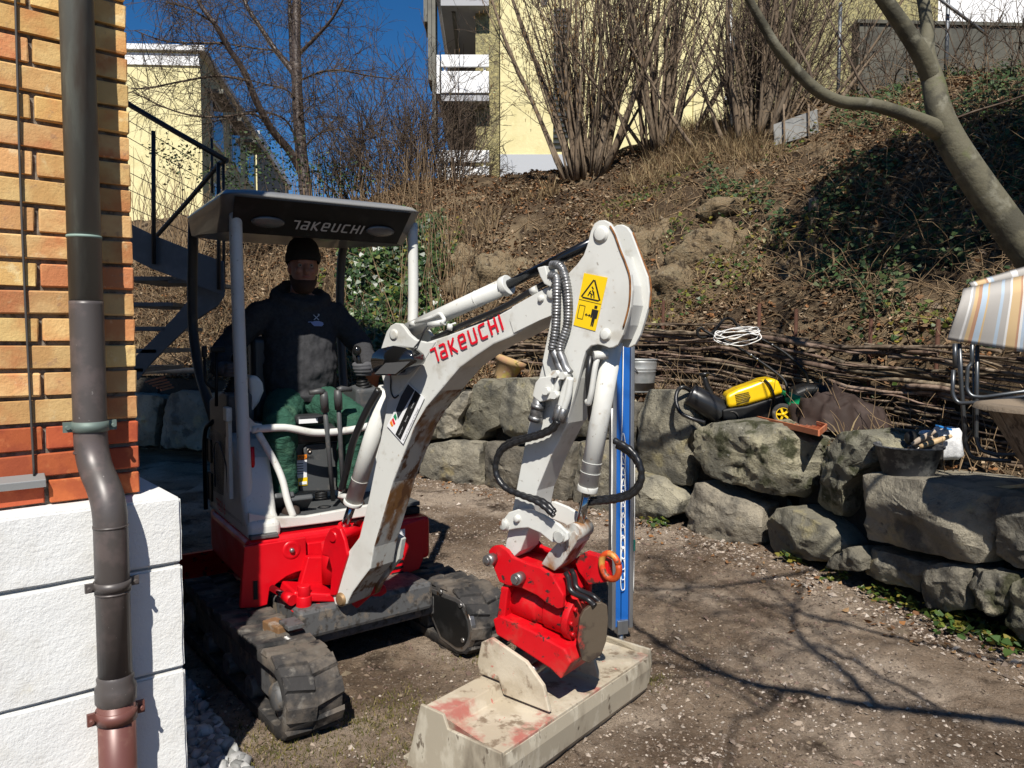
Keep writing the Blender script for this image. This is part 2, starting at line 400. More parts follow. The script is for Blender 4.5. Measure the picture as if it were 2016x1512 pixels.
BL = [  # outline in the photograph, set-back, depth, bulge
 ([(1258, 765), (1300, 766), (1348, 776), (1352, 832), (1358, 845), (1344, 880), (1350, 940), (1344, 963), (1300, 948), (1247, 927), (1252, 815)], 0, .5, .05, 0),
 ([(1222, 792), (1250, 795), (1248, 860), (1245, 922), (1222, 918)], .05, .4, .03, 0),
 ([(1222, 924), (1286, 944), (1333, 987), (1326, 1016), (1286, 1030), (1222, 1034)], 0, .5, .05, 0),
 ([(1357, 841), (1406, 830), (1475, 828), (1527, 845), (1593, 879), (1592, 910), (1572, 974), (1553, 988), (1501, 972), (1441, 963), (1372, 937), (1355, 901)], -.1, .7, .12, 1),
 ([(1346, 953), (1372, 950), (1424, 974), (1497, 1000), (1492, 1030), (1488, 1074), (1441, 1080), (1372, 1070), (1329, 1038), (1338, 1000)], .02, .5, .06, 0),
 ([(1501, 1000), (1540, 1000), (1587, 1021), (1617, 1047), (1643, 1080), (1617, 1110), (1565, 1107), (1510, 1090), (1500, 1051)], 0, .5, .05, 0),
 ([(1630, 1090), (1664, 1077), (1690, 1099), (1688, 1126), (1647, 1124), (1617, 1116)], -.05, .3, .04, 0),
 ([(1617, 854), (1664, 841), (1716, 858), (1737, 892), (1690, 930), (1656, 957), (1650, 1008), (1634, 1028), (1589, 998), (1596, 944), (1606, 892)], .02, .6, .07, 1),
 ([(1655, 937), (1676, 929), (1759, 940), (1866, 957), (1948, 974), (1952, 1030), (1933, 1086), (1909, 1114), (1845, 1101), (1737, 1079), (1686, 1066), (1651, 1032), (1647, 978)], -.12, .75, .09, 0),
 ([(1953, 972), (1990, 978), (2060, 982), (2070, 1120), (2010, 1134), (1940, 1112), (1955, 1030)], -.1, .6, .07, 0),
 ([(1694, 1079), (1737, 1086), (1830, 1112), (1806, 1142), (1800, 1178), (1737, 1152), (1690, 1126)], .02, .4, .04, 0),
 ([(1802, 1137), (1815, 1112), (1860, 1108), (1897, 1116), (1892, 1200), (1845, 1206), (1798, 1186)], -.02, .4, .05, 0),
 ([(1899, 1118), (1940, 1122), (1985, 1133), (1995, 1165), (1968, 1215), (1897, 1208)], -.02, .4, .06, 1),
 ([(1990, 1138), (2060, 1140), (2080, 1290), (2010, 1270), (1970, 1222)], -.03, .4, .06, 1),
 ([(868, 811), (900, 771), (919, 773), (916, 798), (897, 828), (896, 862), (850, 866), (850, 840)], 0, .5, .04, 0),
 ([(919, 760), (932, 743), (953, 743), (979, 754), (979, 837), (950, 851), (945, 862), (926, 870), (898, 866), (896, 828), (915, 798)], 0, .5, .04, 0),
 ([(980, 746), (1020, 742), (1075, 748), (1118, 770), (1112, 868), (1050, 882), (1032, 881), (996, 875), (979, 837)], 0, .5, .04, 0),
 ([(825, 873), (880, 868), (939, 872), (938, 902), (944, 960), (926, 968), (862, 950), (815, 940)], -.04, .5, .05, 0),
 ([(940, 872), (960, 868), (989, 879), (1036, 887), (1042, 965), (1015, 982), (968, 976), (944, 962)], -.02, .5, .05, 0),
 ([(1040, 886), (1085, 872), (1120, 872), (1118, 905), (1112, 990), (1042, 985)], 0, .5, .04, 0),
 ([(1118, 772), (1170, 774), (1222, 788), (1222, 862), (1180, 866), (1114, 862)], 0, .5, .04, 0),
 ([(1120, 870), (1190, 866), (1222, 870), (1220, 922), (1215, 1030), (1116, 1005), (1116, 920)], .0, .5, .04, 0),
 ([(312, 779), (345, 769), (378, 772), (404, 815), (404, 888), (300, 884), (308, 830)], 0, .5, .05, 0),
 ([(240, 772), (310, 780), (303, 832), (298, 884), (240, 880)], 0, .5, .05, 0),
 ([(380, 776), (450, 770), (520, 774), (526, 890), (405, 888), (404, 820)], 0, .5, .05, 0),
 ([(523, 776), (640, 768), (644, 890), (527, 892)], 0, .5, .05, 0),
 ([(645, 772), (760, 764), (768, 830), (766, 900), (646, 894)], 0, .5, .05, 0),
 ([(2075, 1000), (2150, 1025), (2242, 1060), (2250, 1220), (2080, 1160)], -.05, .5, .06, 0),
 ([(2085, 1172), (2250, 1230), (2252, 1395), (2085, 1312)], -.03, .5, .06, 0),
 ([(2255, 1062), (2380, 1100), (2500, 1150), (2500, 1330), (2255, 1225)], -.05, .5, .06, 1),
 ([(2258, 1238), (2500, 1342), (2500, 1535), (2258, 1400)], -.03, .5, .06, 0),
 ([(60, 778), (150, 770), (238, 774), (238, 882), (60, 884)], 0, .5, .05, 0),
 ([(-160, 778), (-50, 770), (57, 776), (57, 886), (-160, 888)], 0, .5, .05, 0),
 ([(764, 770), (840, 772), (866, 790), (848, 840), (846, 868), (820, 872), (812, 935), (770, 920), (770, 830)], 0, .5, .05, 0),
]
for k, (poly, back, dep, bul, ms) in enumerate(BL):
    boulder(poly, back, dep, bul, k + 1, M_stone_moss if ms else M_stone, .06 if ms else .045)
# dark rubble core behind the stones so no daylight shows through the joints
core = MB()
for i in range(1, len(WALL) - 2):
    a, b = WALL[i], WALL[i + 1]; d = (b - a).normalized(); n = V((d.y, -d.x, 0))
    h0, h1 = WTOP[i] - .1, WTOP[i + 1] - .1
    p0 = a + n * .34; p1 = b + n * .34
    core.add([p0, p1, p1 + V((0, 0, h1)), p0 + V((0, 0, h0)), p0 + n * .5, p1 + n * .5, p1 + n * .5 + V((0, 0, h1)), p0 + n * .5 + V((0, 0, h0))],
             [(0, 1, 2, 3), (4, 7, 6, 5), (3, 2, 6, 7)])
core.build('rubble_core', mat('rubble', (.03, .026, .02), .95, bump=[(20, 1, .05)]), wall_e)

# ------------------------------------------------------------------ brick house corner on the left
BT = R(50.5)
BD = V((math.sin(BT), math.cos(BT), 0)); BN = V((math.cos(BT), -math.sin(BT), 0)); ZV = V((0, 0, 1))
BC = U(262, 480, 2.45); BC.z = 0                                    # foot of the brick corner in plan
house = empty('brick_house', BC, 'house corner of yellow and red facing brick above a white plinth, brown downpipe', 'building')
def HP(a, h, o=0.0):      # along wall from the corner (negative = towards the camera), height, out from brick face
    return BC + BD * a + ZV * h + BN * o
def wpx(px, py, o=0.0):
    p = onplane(px, py, BC + BN * o, BN); return (p - BC).dot(BD), p.z
M_mortar = mat('mortar', (.2, .17, .135), .95, var=[((.1, .08, .06), 30, .45, .6)], bump=[(120, .8, .006)])
M_brickY = mat('yellow brick', (.52, .3, .115), .85, var=[((.6, .4, .17), 6, .42, .6), ((.48, .2, .075), 3.5, .48, .62), ((.34, .2, .11), 30, .6, .7, .6), ((.64, .5, .28), 16, .6, .7, .6)], bump=[(24, .5, .006), (120, .6, .003)], objrand=.17, spec=.3)
M_brickR = mat('red brick', (.38, .085, .03), .8, var=[((.3, .06, .025), 9, .45, .6), ((.45, .13, .05), 20, .55, .7)], bump=[(60, .35, .004)], objrand=.15, spec=.3)
M_plinth = mat('white plinth render', (.68, .68, .66), .85, var=[((.6, .585, .54), 3, .5, .7), ((.6, .57, .48), 12, .66, .74, .5)], bump=[(26, .4, .01), (110, .5, .005)], spec=.2)
T_PL = wpx(180, 985)[1]                                             # top of the plinth
mm = MB()
def slab(mb, a0, a1, h0, h1, o0, o1):
    mb.box(HP((a0 + a1) / 2, (h0 + h1) / 2, (o0 + o1) / 2), (a1 - a0, o1 - o0, h1 - h0), (BD, -BN, ZV))
slab(mm, -3.6, -.005, 0, 9.8, -3.2, -.012); mm.build('wall_core', M_mortar, house)
CH = .0808; HL = .264                                            # course height, header length
nred = 3; c0 = T_PL + .002
vars_ = {}
def brick_mesh(L, key):
    if key in vars_: return vars_[key]
    mb = MB(); mb.box((0, 0, 0), (L, .05, CH - .0125)); me = mb.mesh('brick'); bm = bmesh.new(); bm.from_mesh(me)
    bmesh.ops.bevel(bm, geom=bm.edges[:], offset=.003, segments=1, affect='EDGES')
    for v in bm.verts: v.co += V((random.uniform(-1, 1), random.uniform(-1, 1), random.uniform(-1, 1))) * .0018
    bm.to_mesh(me); bm.free(); vars_[key] = me; return me
rot = Matrix((BD, -BN, ZV)).transposed().to_4x4()
row = 0; h = c0
while h < 3.1:
    red = row < nred
    if red and row == 0: hh = h
    a = 0.0 if row % 2 == 0 else 0.0
    first = True; a1 = -.002
    while a1 > -1.35:
        L = HL - .012 if not (first and row % 2) else HL * .5 - .012
        me0 = brick_mesh(round(L, 4), (round(L, 4), random.randrange(3), red))
        if not me0.materials: me0.materials.append(M_brickR if red else M_brickY)
        o = bpy.data.objects.new('brick', me0); COL.objects.link(o); o.parent = house
        o.matrix_local = Matrix.Translation(HP(a1 - L / 2, h + CH / 2, -.022 + random.uniform(-.0025, .0025)) - BC) @ rot @ Matrix.Rotation(random.uniform(-.012, .012), 4, 'Y')
        a1 -= L + .012; first = False
    row += 1; h += CH
PJ = [T_PL, wpx(100, 1145, .11)[1] , wpx(100, 1360, .11)[1], -.05]
PJ = [T_PL, T_PL - .213, T_PL - .553, T_PL - .9, -.1]
for i in range(4):
    if PJ[i] <= 0.02: break
    mb = MB(); e = .09 if i < 3 else .1
    h1, h0 = PJ[i] - (.0 if i == 0 else .005), max(PJ[i + 1], -.1) + .004
    nx, nz = 26, 12; oo = .122
    # a rendered block with soft uneven edges
    bm = bmesh.new(); bmesh.ops.create_cube(bm, size=1)
    cx = (-3.6 + e) / 2; wd = 3.6 + e
    for v in bm.verts:
        v.co = V((v.co.x * wd, v.co.y * 1.2, v.co.z * (h1 - h0)))
    bmesh.ops.bevel(bm, geom=bm.edges[:], offset=.007, segments=2, affect='EDGES')
    bmesh.ops.subdivide_edges(bm, edges=[x for x in bm.edges if abs(x.verts[0].co.x - x.verts[1].co.x) > .5], cuts=60, use_grid_fill=True)
    bmesh.ops.subdivide_edges(bm, edges=[x for x in bm.edges if abs(x.verts[0].co.z - x.verts[1].co.z) > .1], cuts=10, use_grid_fill=True)
    for v in bm.verts:
        p = v.co + V((i * 5, 0, 0)); v.co += V((fbm(p * 9, 3), fbm(p * 9 + V((7, 0, 0)), 3), fbm(p * 9 + V((0, 9, 0)), 3))) * .003
    me = bpy.data.meshes.new('plinth_block'); bm.to_mesh(me); bm.free(); me.materials.append(M_plinth)
    for f in me.polygons: f.use_smooth = True
    me.set_sharp_from_angle(angle=R(22))
    o = bpy.data.objects.new('plinth_block', me); COL.objects.link(o); o.parent = house
    o.matrix_local = Matrix.Translation(HP(cx, (h0 + h1) / 2, oo - .6) - BC) @ rot
mm = MB(); slab(mm, -3.6, .068, -.05, T_PL - .02, -1.3, .101); mm.build('plinth_joint', mat('plinth joint', (.42, .42, .41), .9), house)
# downpipe
M_copper = mat('weathered copper pipe', (.13, .135, .12), .55, .25, var=[((.2, .225, .2), 14, .48, .64), ((.1, .085, .07), 7, .48, .6)], stretch=(1, 1, .2), rvar=(10, .35, .6))
M_brownpipe = mat('dark brown pipe', (.07, .06, .056), .42, .1, var=[((.3, .28, .26), 70, .68, .73, .8), ((.1, .08, .075), 12, .5, .65)])
M_redpipe = mat('oxide red pipe', (.13, .05, .04), .4, .1, var=[((.17, .08, .06), 12, .5, .65)])
dp = empty('downpipe', V((0, 0, 0)), 'round downpipe, verdigris copper above, brown below, oxide red foot'); dp.parent = house
a_p = wpx(160, 300, .077)[0]; a_q = wpx(223, 1200, .196)[0]; RP = .0455
oU, oL = .077, .196
def pp(a, h, o): return HP(a, h, o)
hs1 = wpx(178, 600, oU)[1]; hs2 = wpx(175, 905, oU)[1]; hs3 = wpx(205, 985, oL)[1]; hs4 = wpx(225, 1365, oL)[1]
mb = MB(); mb.tube([pp(a_p, 4.4, oU), pp(a_p, hs1, oU)], RP, 28); mb.build('pipe_copper', M_copper, dp)
mb = MB(); hr = wpx(165, 467, oU)[1]; mb.tube([pp(a_p, hr - .004, oU), pp(a_p, hr + .004, oU)], RP + .002, 28); mb.build('solder_seam', mat('verdigris', (.2, .28, .24), .7), dp)
mb = MB(); mb.tube([pp(a_p, hs1 + .01, oU)] + fillet([pp(a_p, hs1, oU), pp(a_p, hs2, oU), pp(a_q, hs3, oL), pp(a_q, hs4, oL)], .09, 7), RP + .001, 28); mb.build('pipe_bend', M_brownpipe, dp)
for hh in (wpx(175, 890, oU)[1], wpx(220, 1035, oL)[1], wpx(222, 1165, oL)[1]):
    up = hh > (hs2 + hs3) / 2; aa, oo = (a_p, oU) if up else (a_q, oL)
    mb = MB(); mb.tube([pp(aa, hh - .003, oo), pp(aa, hh + .003, oo)], RP + .0025, 28); mb.build('pipe_seam', M_brownpipe, dp)
mb = MB(); mb.lathe(pp(a_q, hs4, oL), [(RP, .06), (RP + .006, .05), (RP + .004, .035), (RP + .011, .02), (RP + .011, -.02), (RP + .004, -.03)], 28); mb.build('pipe_collar', M_brownpipe, dp)
mb = MB(); mb.tube([pp(a_q, hs4 - .02, oL), pp(a_q, -.1, oL)], RP + .006, 28); mb.build('pipe_foot', M_redpipe, dp)
def clamp(a, h, o, r_, m, ht, oback, name='bracket'):
    mb = MB(); mb.lathe(pp(a, h, o), [(r_ + .0005, -ht / 2), (r_ + .005, -ht / 2), (r_ + .005, ht / 2), (r_ + .0005, ht / 2)], 28)
    for sd in (-1, 1):
        mb.box(pp(a + sd * (r_ + .014), h, o - .004), (.024, .012, ht), (BD, -BN, ZV))
        mb.tube([pp(a + sd * (r_ + .016), h, o - .014), pp(a + sd * (r_ + .016), h, o + .018)], .006, 8)
    mb.tube([pp(a, h, o - r_), pp(a, h, oback)], .007, 8)
    return mb.build(name, m, dp)
clamp(a_p, wpx(190, 838, oU)[1], oU, RP, mat('green copper bracket', (.13, .17, .15), .6, .3), .03, 0)
clamp(a_q, wpx(225, 1150, oL)[1], oL, RP, M_brownpipe, .026, .13)
clamp(a_q, wpx(228, 1405, oL)[1], oL, RP + .006, M_redpipe, .036, .13)
# lightning cable and the zinc ledge
M_cable = mat('grey cable', (.05, .045, .04), .6)
mb = MB(); cp = [wpx(28, -40), wpx(34, 180), wpx(38, 330), wpx(47, 560), wpx(57, 760), wpx(66, 935)]
mb.tube(spline([HP(a, h_, .012) for a, h_ in cp], 6), .0035, 8); mb.build('cable', M_cable, house)
a0, h0 = wpx(88, 948); mb = MB()
mb.prism([HP(a0, h0 - .012, 0), HP(a0, h0 - .012, .03), HP(a0, h0 + .01, .03), HP(a0, h0 + .03, 0)], BD * -.9)
mb.build('zinc_ledge', mat('zinc', (.3, .3, .29), .5, .6), house, bevel=.002)
# ------------------------------------------------------------------ mini excavator
XO = V((-1.07, 4.2, 0)); XA = R(33)
XH = V((math.sin(XA), -math.cos(XA), 0)); XS = V((math.cos(XA), math.sin(XA), 0))   # forward, machine-left (right in the photo)
def W(lx, ly, lz): return XO + XH * lx + XS * ly + ZV * lz
def ML(px, py, lx=None, ly=None, lz=None):
    if lx is not None: return onplane(px, py, XO + XH * lx, XH)
    if ly is not None: return onplane(px, py, XO + XS * ly, XS)
    return Gd(px, py, lz)
XAX = (XH, XS, ZV)
digger = empty('mini_excavator', XO, 'white and red mini excavator on rubber tracks with open canopy and tilted bucket', 'excavator')
M_white = mat('light grey machine paint', (.56, .56, .525), .42, var=[((.46, .45, .41), 3, .48, .68, .7), ((.3, .21, .12), 24, .66, .72, .6), ((.36, .33, .27), 9, .56, .7, .6), ((.2, .17, .13), 45, .66, .72, .7)], bump=[(80, .05, .003)], spec=.5, rvar=(6, .34, .55))
M_worn = mat('worn rusty paint', (.4, .4, .37), .6, var=[((.22, .1, .03), 5, .47, .6), ((.12, .05, .018), 16, .52, .62), ((.5, .5, .47), 24, .58, .7, .7)], bump=[(40, .3, .004)], stretch=(1, 1, .6))
M_red = mat('red machine paint', (.52, .002, .008), .38, var=[((.42, .003, .008), 5, .5, .7), ((.45, .12, .09), 30, .7, .76, .5)], rvar=(7, .3, .5), spec=.35)
M_redworn = mat('chipped red paint', (.5, .003, .008), .42, spec=.35, var=[((.34, .1, .07), 5, .5, .7, .45), ((.05, .026, .02), 8, .59, .65, .9), ((.03, .022, .02), 26, .61, .66), ((.2, .12, .08), 5, .62, .72, .5)], rvar=(9, .3, .6), bump=[(35, .2, .004)])
M_black = mat('black plastic', (.008, .008, .008), .5, var=[((.018, .018, .018), 12, .5, .7)], spec=.25)
M_grey = mat('charcoal plastic', (.055, .058, .06), .55, var=[((.09, .085, .08), 16, .55, .7)])
M_rubber = mat('dusty rubber track', (.035, .033, .032), .8, var=[((.12, .1, .08), 5, .44, .62), ((.16, .145, .125), 17, .55, .7, .8), ((.015, .015, .015), 9, .55, .68)], bump=[(30, .5, .01)], spec=.25)
M_steel = mat('bare steel', (.28, .27, .26), .42, .85, var=[((.16, .1, .06), 18, .56, .68)])
M_chrome = mat('polished rod', (.35, .36, .38), .12, 1)
M_dirtsteel = mat('dirty grey steel', (.1, .1, .1), .65, .3, var=[((.2, .16, .12), 12, .5, .65), ((.05, .045, .04), 30, .5, .65)])
M_hose = mat('black hose', (.012, .012, .013), .35)
M_decal_r = mat('red lettering', (.6, .006, .02), .4)
M_decal_w = mat('pale lettering', (.45, .45, .45), .5)
M_decal_k = mat('black print', (.01, .01, .01), .5)
M_yellow = mat('yellow sticker', (.75, .5, .005), .45)
M_paper = mat('white sticker', (.72, .72, .72), .5)
M_orange = mat('orange sticker', (.7, .2, .01), .5)
M_lens = mat('lamp lens', (.1, .1, .1), .1, .2, bump=[(160, .5, .004)], spec=.8)
# lettering in the maker's squared style
GLYPH = {'T': ([[(0, .92), (.46, .92), (.46, 0)]], .56), 'a': ([[(.08, .92), (.5, .92), (.57, .85), (.57, 0)], [(.49, .08), (.15, .08), (.08, .15), (.08, .41), (.15, .48), (.49, .48)]], .72),
  'K': ([[(.08, 0), (.08, 1)], [(.56, 1), (.17, .5), (.6, 0)]], .7), 'e': ([[(.58, .08), (.15, .08), (.08, .15), (.08, .85), (.15, .92), (.5, .92), (.57, .85), (.57, .48), (.16, .48)]], .72),
  'U': ([[(.08, 1), (.08, .15), (.15, .08), (.5, .08), (.57, .15), (.57, 1)]], .72), 'C': ([[(.6, .92), (.15, .92), (.08, .85), (.08, .15), (.15, .08), (.6, .08)]], .68),
  'H': ([[(.08, 0), (.08, 1)], [(.57, 0), (.57, 1)], [(.16, .5), (.49, .5)]], .72), 'I': ([[(.08, 0), (.08, 1)]], .16)}
def stroke(mb, pts, wd, f):
    n = len(pts); P = [V((p[0], p[1], 0)) for p in pts]; L = []; Rr = []
    for i in range(n):
        d0 = (P[i] - P[i - 1]).normalized() if i else None; d1 = (P[i + 1] - P[i]).normalized() if i < n - 1 else None
        d0 = d0 or d1; d1 = d1 or d0
        n0 = V((-d0.y, d0.x, 0)); n1 = V((-d1.y, d1.x, 0)); m = (n0 + n1).normalized(); k = wd / 2 / max(.35, m.dot(n0))
        L.append(P[i] + m * k); Rr.append(P[i] - m * k)
    mb.add([f(p) for p in L + Rr], [(i, n + i, n + i + 1, i + 1) for i in range(n - 1)])
def logo(name, word, o, xd, yd, height, m, parent, shear=.12, th=.155):
    mb = MB(); x = 0
    for ch in word:
        st, adv = GLYPH[ch]
        for s_ in st: stroke(mb, s_, th, lambda p: o + xd * ((x + p.x + p.y * shear) * height) + yd * (p.y * height))
        x += adv + .17
    return mb.build(name, m, parent)
def textm(name, s_, o, xd, yd, height, m, parent):
    c = bpy.data.curves.new('t', 'FONT'); c.body = s_; c.size = 1
    ob = bpy.data.objects.new('t', c); COL.objects.link(ob); bpy.context.view_layer.update()
    me = bpy.data.meshes.new_from_object(ob.evaluated_get(bpy.context.evaluated_depsgraph_get())); me.name = name
    bpy.data.objects.remove(ob); bpy.data.curves.remove(c)
    off = wl(parent)
    for v in me.vertices: v.co = o + xd * (v.co.x * height * 1.38) + yd * (v.co.y * height * 1.38) - off
    me.materials.clear(); me.materials.append(m)
    r_ = bpy.data.objects.new(name, me); COL.objects.link(r_); r_.parent = parent; return r_
# --- undercarriage
UH = V((math.sin(R(38)), -math.cos(R(38)), 0)); US = V((math.cos(R(38)), math.sin(R(38)), 0))
UA = (UH, US, ZV)
TR = .157; TW = .23; TL = 1.2
def track(p0, label):
    """p0: ground point under the front idler, middle of the belt"""
    t = empty('track', V((0, 0, 0))); t.parent = digger; t['label'] = label
    def P(a, s_, h): return p0 + UH * a + US * s_ + ZV * h
    prof = []
    N = 14
    for i in range(N + 1): an = -math.pi / 2 + math.pi * i / N; prof.append((TR * math.cos(an), TR + TR * math.sin(an)))
    for i in range(1, 8): prof.append((-TL * i / 8, 2 * TR - .018 * math.sin(math.pi * i / 8)))
    for i in range(N + 1): an = math.pi / 2 + math.pi * i / N; prof.append((-TL + TR * math.cos(an), TR + TR * math.sin(an)))
    for i in range(7, 0, -1): prof.append((-TL * i / 8, 0))
    n = len(prof); cx = -TL / 2
    def inn(p, th):
        a, h = p
        if a > 0: c_ = (0, TR)
        elif a < -TL: c_ = (-TL, TR)
        else: c_ = (a, TR)
        d = V((a - c_[0], h - c_[1], 0)); L = d.length; d = d * ((L - th) / L); return (c_[0] + d.x, c_[1] + d.y)
    mb = MB()
    rg = []
    for s_, th in ((-TW / 2, .05), (-TW / 2, .004), (-TW / 2 + .006, 0), (TW / 2 - .006, 0), (TW / 2, .004), (TW / 2, .05)):
        rg.append([P(*((lambda q_: (q_[0], s_, q_[1]))(inn(p, th)))) for p in prof])
    rg.append([P(*((lambda q_: (q_[0], -TW / 2, q_[1]))(inn(p, .05)))) for p in prof])
    mb.rings(rg, smooth=True, cap=(False, False))
    belt = mb.build('belt', M_rubber, t, fixn=True)
    # lugs: two staggered rows of blunt rubber blocks
    tot = []; acc = [0]
    for i in range(n): acc.append(acc[-1] + math.dist(prof[i], prof[(i + 1) % n]))
    def at(s_):
        s_ %= acc[-1]; i = 0
        while acc[i + 1] < s_: i += 1
        f = (s_ - acc[i]) / (acc[i + 1] - acc[i]); a, b = prof[i], prof[(i + 1) % n]
        d = V((b[0] - a[0], b[1] - a[1], 0)).normalized()
        return (a[0] + (b[0] - a[0]) * f, a[1] + (b[1] - a[1]) * f), d
    nl = 30
    for k in range(nl):
        for row in (0, 1):
            q_, d = at((k + .5 * row) * acc[-1] / nl); nd = V((d.y, -d.x, 0))
            if nd.y > 0 and False: continue
            mid = -TW / 4 + row * TW / 2; hw = TW * .27
            mb = MB(); rr = random.Random(k * 2 + row); wob = lambda: rr.uniform(-.005, .005)
            def Q(u, s_, e): return P(q_[0] + d.x * u + nd.x * e, s_, q_[1] + d.y * u + nd.y * e)
            o_ = -1 if row == 0 else 1
            base = [(-.034, mid - hw), (.034, mid - hw), (.034, mid + hw), (-.034, mid + hw)]
            sk = .012 * o_
            lo_ = [Q(u + (sk if s_ > mid else -sk), s_, -.004) for u, s_ in base]
            hi_ = [Q(u * .8 + (sk if s_ > mid else -sk) + wob(), mid + (s_ - mid) * .9 + wob(), .012 + wob() * .4) for u, s_ in base]
            mb.add(lo_ + hi_, [(4, 5, 6, 7), (0, 1, 5, 4), (1, 2, 6, 5), (2, 3, 7, 6), (3, 0, 4, 7)])
            lg = mb.build('lug', M_rubber, belt, fixn=True)
    # frame, idlers, rollers
    mb = MB(); pr = [(0.06, .1), (.1, TR), (.06, .28), (-TL - .02, .28), (-TL - .06, TR), (-TL - .02, .1)]
    mb.prism([P(a, -TW / 2 + .03, h) for a, h in pr], US * (TW - .06)); mb.build('track_frame', M_dirtsteel, t, bevel=.01)
    for a in (0, -TL):
        mb = MB(); mb.cyl(P(a, -TW / 2 + .03, TR), P(a, TW / 2 - .03, TR), TR - .052, 28); mb.build('idler', M_dirtsteel, t, bevel=.008)
        for sd in (-1, 1):
            mb = MB(); mb.lathe(P(a, sd * (TW / 2 - .03), TR), [(.0, .03), (.045, .03), (.055, .02), (.06, 0)], 24, US * sd); mb.build('hub_cap', M_dirtsteel, t, fixn=True)
    for i in range(3):
        mb = MB(); mb.cyl(P(-.3 - .3 * i, -TW / 2 + .006, .085), P(-.3 - .3 * i, TW / 2 - .006, .085), .052, 18); mb.build('roller', M_dirtsteel, t, bevel=.006)
    return t, P
pL = Gd(538, 1456) + US * (TW / 2); pR = Gd(893, 1290) + US * (TW / 2)
pL.z = pR.z = .012
_, PLt = track(pL, 'muddy rubber track nearest the house wall'); tR_, PRt = track(pR, 'muddy rubber track nearest the bucket')
# inner side plate of the far track
mb = MB(); pl = []
for i in range(15): an = -math.pi / 2 + math.pi * i / 14; pl.append((.03 + .135 * math.cos(an), TR + .135 * math.sin(an)))
pl += [(-.22, TR + .12), (-.26, TR + .02), (-.12, TR - .12)]
mb.prism([PRt(a, -TW / 2 - .004, h) for a, h in pl], US * .03); mb.build('idler_guard', M_steel, tR_, bevel=.004)
mb = MB(); pl2 = [(x * .84, (y - TR) * .84 + TR) for x, y in pl]
mb.prism([PRt(a, -TW / 2 - .009, h) for a, h in pl2], US * .006); gd = mb.build('guard_plate', M_black, tR_)
for a, h in ((.08, .27), (.1, .1), (-.1, .29)):
    mb = MB(); mb.cyl(PRt(a, -TW / 2 - .016, h), PRt(a, -TW / 2 - .005, h), .012, 10); mb.build('bolt', M_steel, tR_)
mb = MB()
mb.box(PRt(-.3, -TW / 2 - .02, .24), (.14, .06, .1), UA); mb.build('tensioner_housing', M_dirtsteel, tR_, bevel=.012)
# centre frame, cross beams, slew ring
uc = (pL + pR) / 2 - UH * (TL / 2)
mb = MB(); mb.box(uc + ZV * .27, (.7, .72, .14), UA); mb.build('centre_frame', M_dirtsteel, digger, bevel=.02)
for a in (-.25, .25):
    mb = MB(); mb.box(uc + UH * a + ZV * .2, (.12, 1.0, .1), UA); mb.build('cross_beam', M_dirtsteel, digger, bevel=.012)
mb = MB(); mb.cyl(XO + ZV * .3, XO + ZV * .43, .33, 36); mb.build('slew_ring', M_dirtsteel, digger)
# blade folded at the rear of the undercarriage
mb = MB(); bp_ = []
for i in range(9): t = i / 8; bp_.append((-.98 - .06 * math.sin(math.pi * t), .03 + .3 * t))
bp_ += [(a - .03, h) for a, h in bp_[::-1]]
mb.prism([uc + UH * a - US * .6 + ZV * h for a, h in bp_], US * 1.2); mb.build('dozer_blade', M_redworn, digger)
for sd in (-1, 1):
    mb = MB(); mb.bar(uc - UH * .3 + US * (.25 * sd) + ZV * .25, uc - UH * .97 + US * (.3 * sd) + ZV * .15, .08, .08); mb.build('blade_arm', M_redworn, digger, bevel=.008)
# telescopic cross beam end with spring, in front of the near track
a_ = ML(533, 1232, lz=.33); b_ = ML(573, 1238, lz=.33)
mb = MB(); mb.bar(Gd(530, 1228, .33), Gd(562, 1243, .33), .07, .05); mb.build('slide_beam', mat('rusty beam', (.2, .11, .05), .7, .3, var=[((.3, .25, .2), 20, .5, .65)]), digger, bevel=.006)
mb = MB(); mb.box(Gd(574, 1228, .36), (.11, .075, .02), (UH, US, ZV)); mb.build('beam_plate', M_dirtsteel, digger, bevel=.004)
sp = [Gd(561, 1256, .31) + UH * (.09 * k / 90) * 1 + US * (.0) + (UH.cross(ZV) * math.cos(k * .9) + ZV * math.sin(k * .9)) * .016 for k in range(90)]
mb = MB(); mb.tube([V(p) for p in sp], .0035, 5); mb.build('spring', M_steel, digger)
# --- house (upper structure)
mb = MB()
def loc_poly(pts, z0, z1, name, m, bev=.03, parent=digger):
    mb = MB(); mb.prism([W(a, b, z0) for a, b in pts], ZV * (z1 - z0)); return mb.build(name, m, parent, bevel=bev, seg=3)
bodyp = [(.4, -.49), (.4, .49), (-.35, .49)] + [(-.35 - .42 * math.sin(math.pi * i / 12), .49 * math.cos(math.pi * i / 12)) for i in range(1, 12)] + [(-.35, -.49)]
body = loc_poly(bodyp, .40, .635, 'lower_body', M_red, .03)
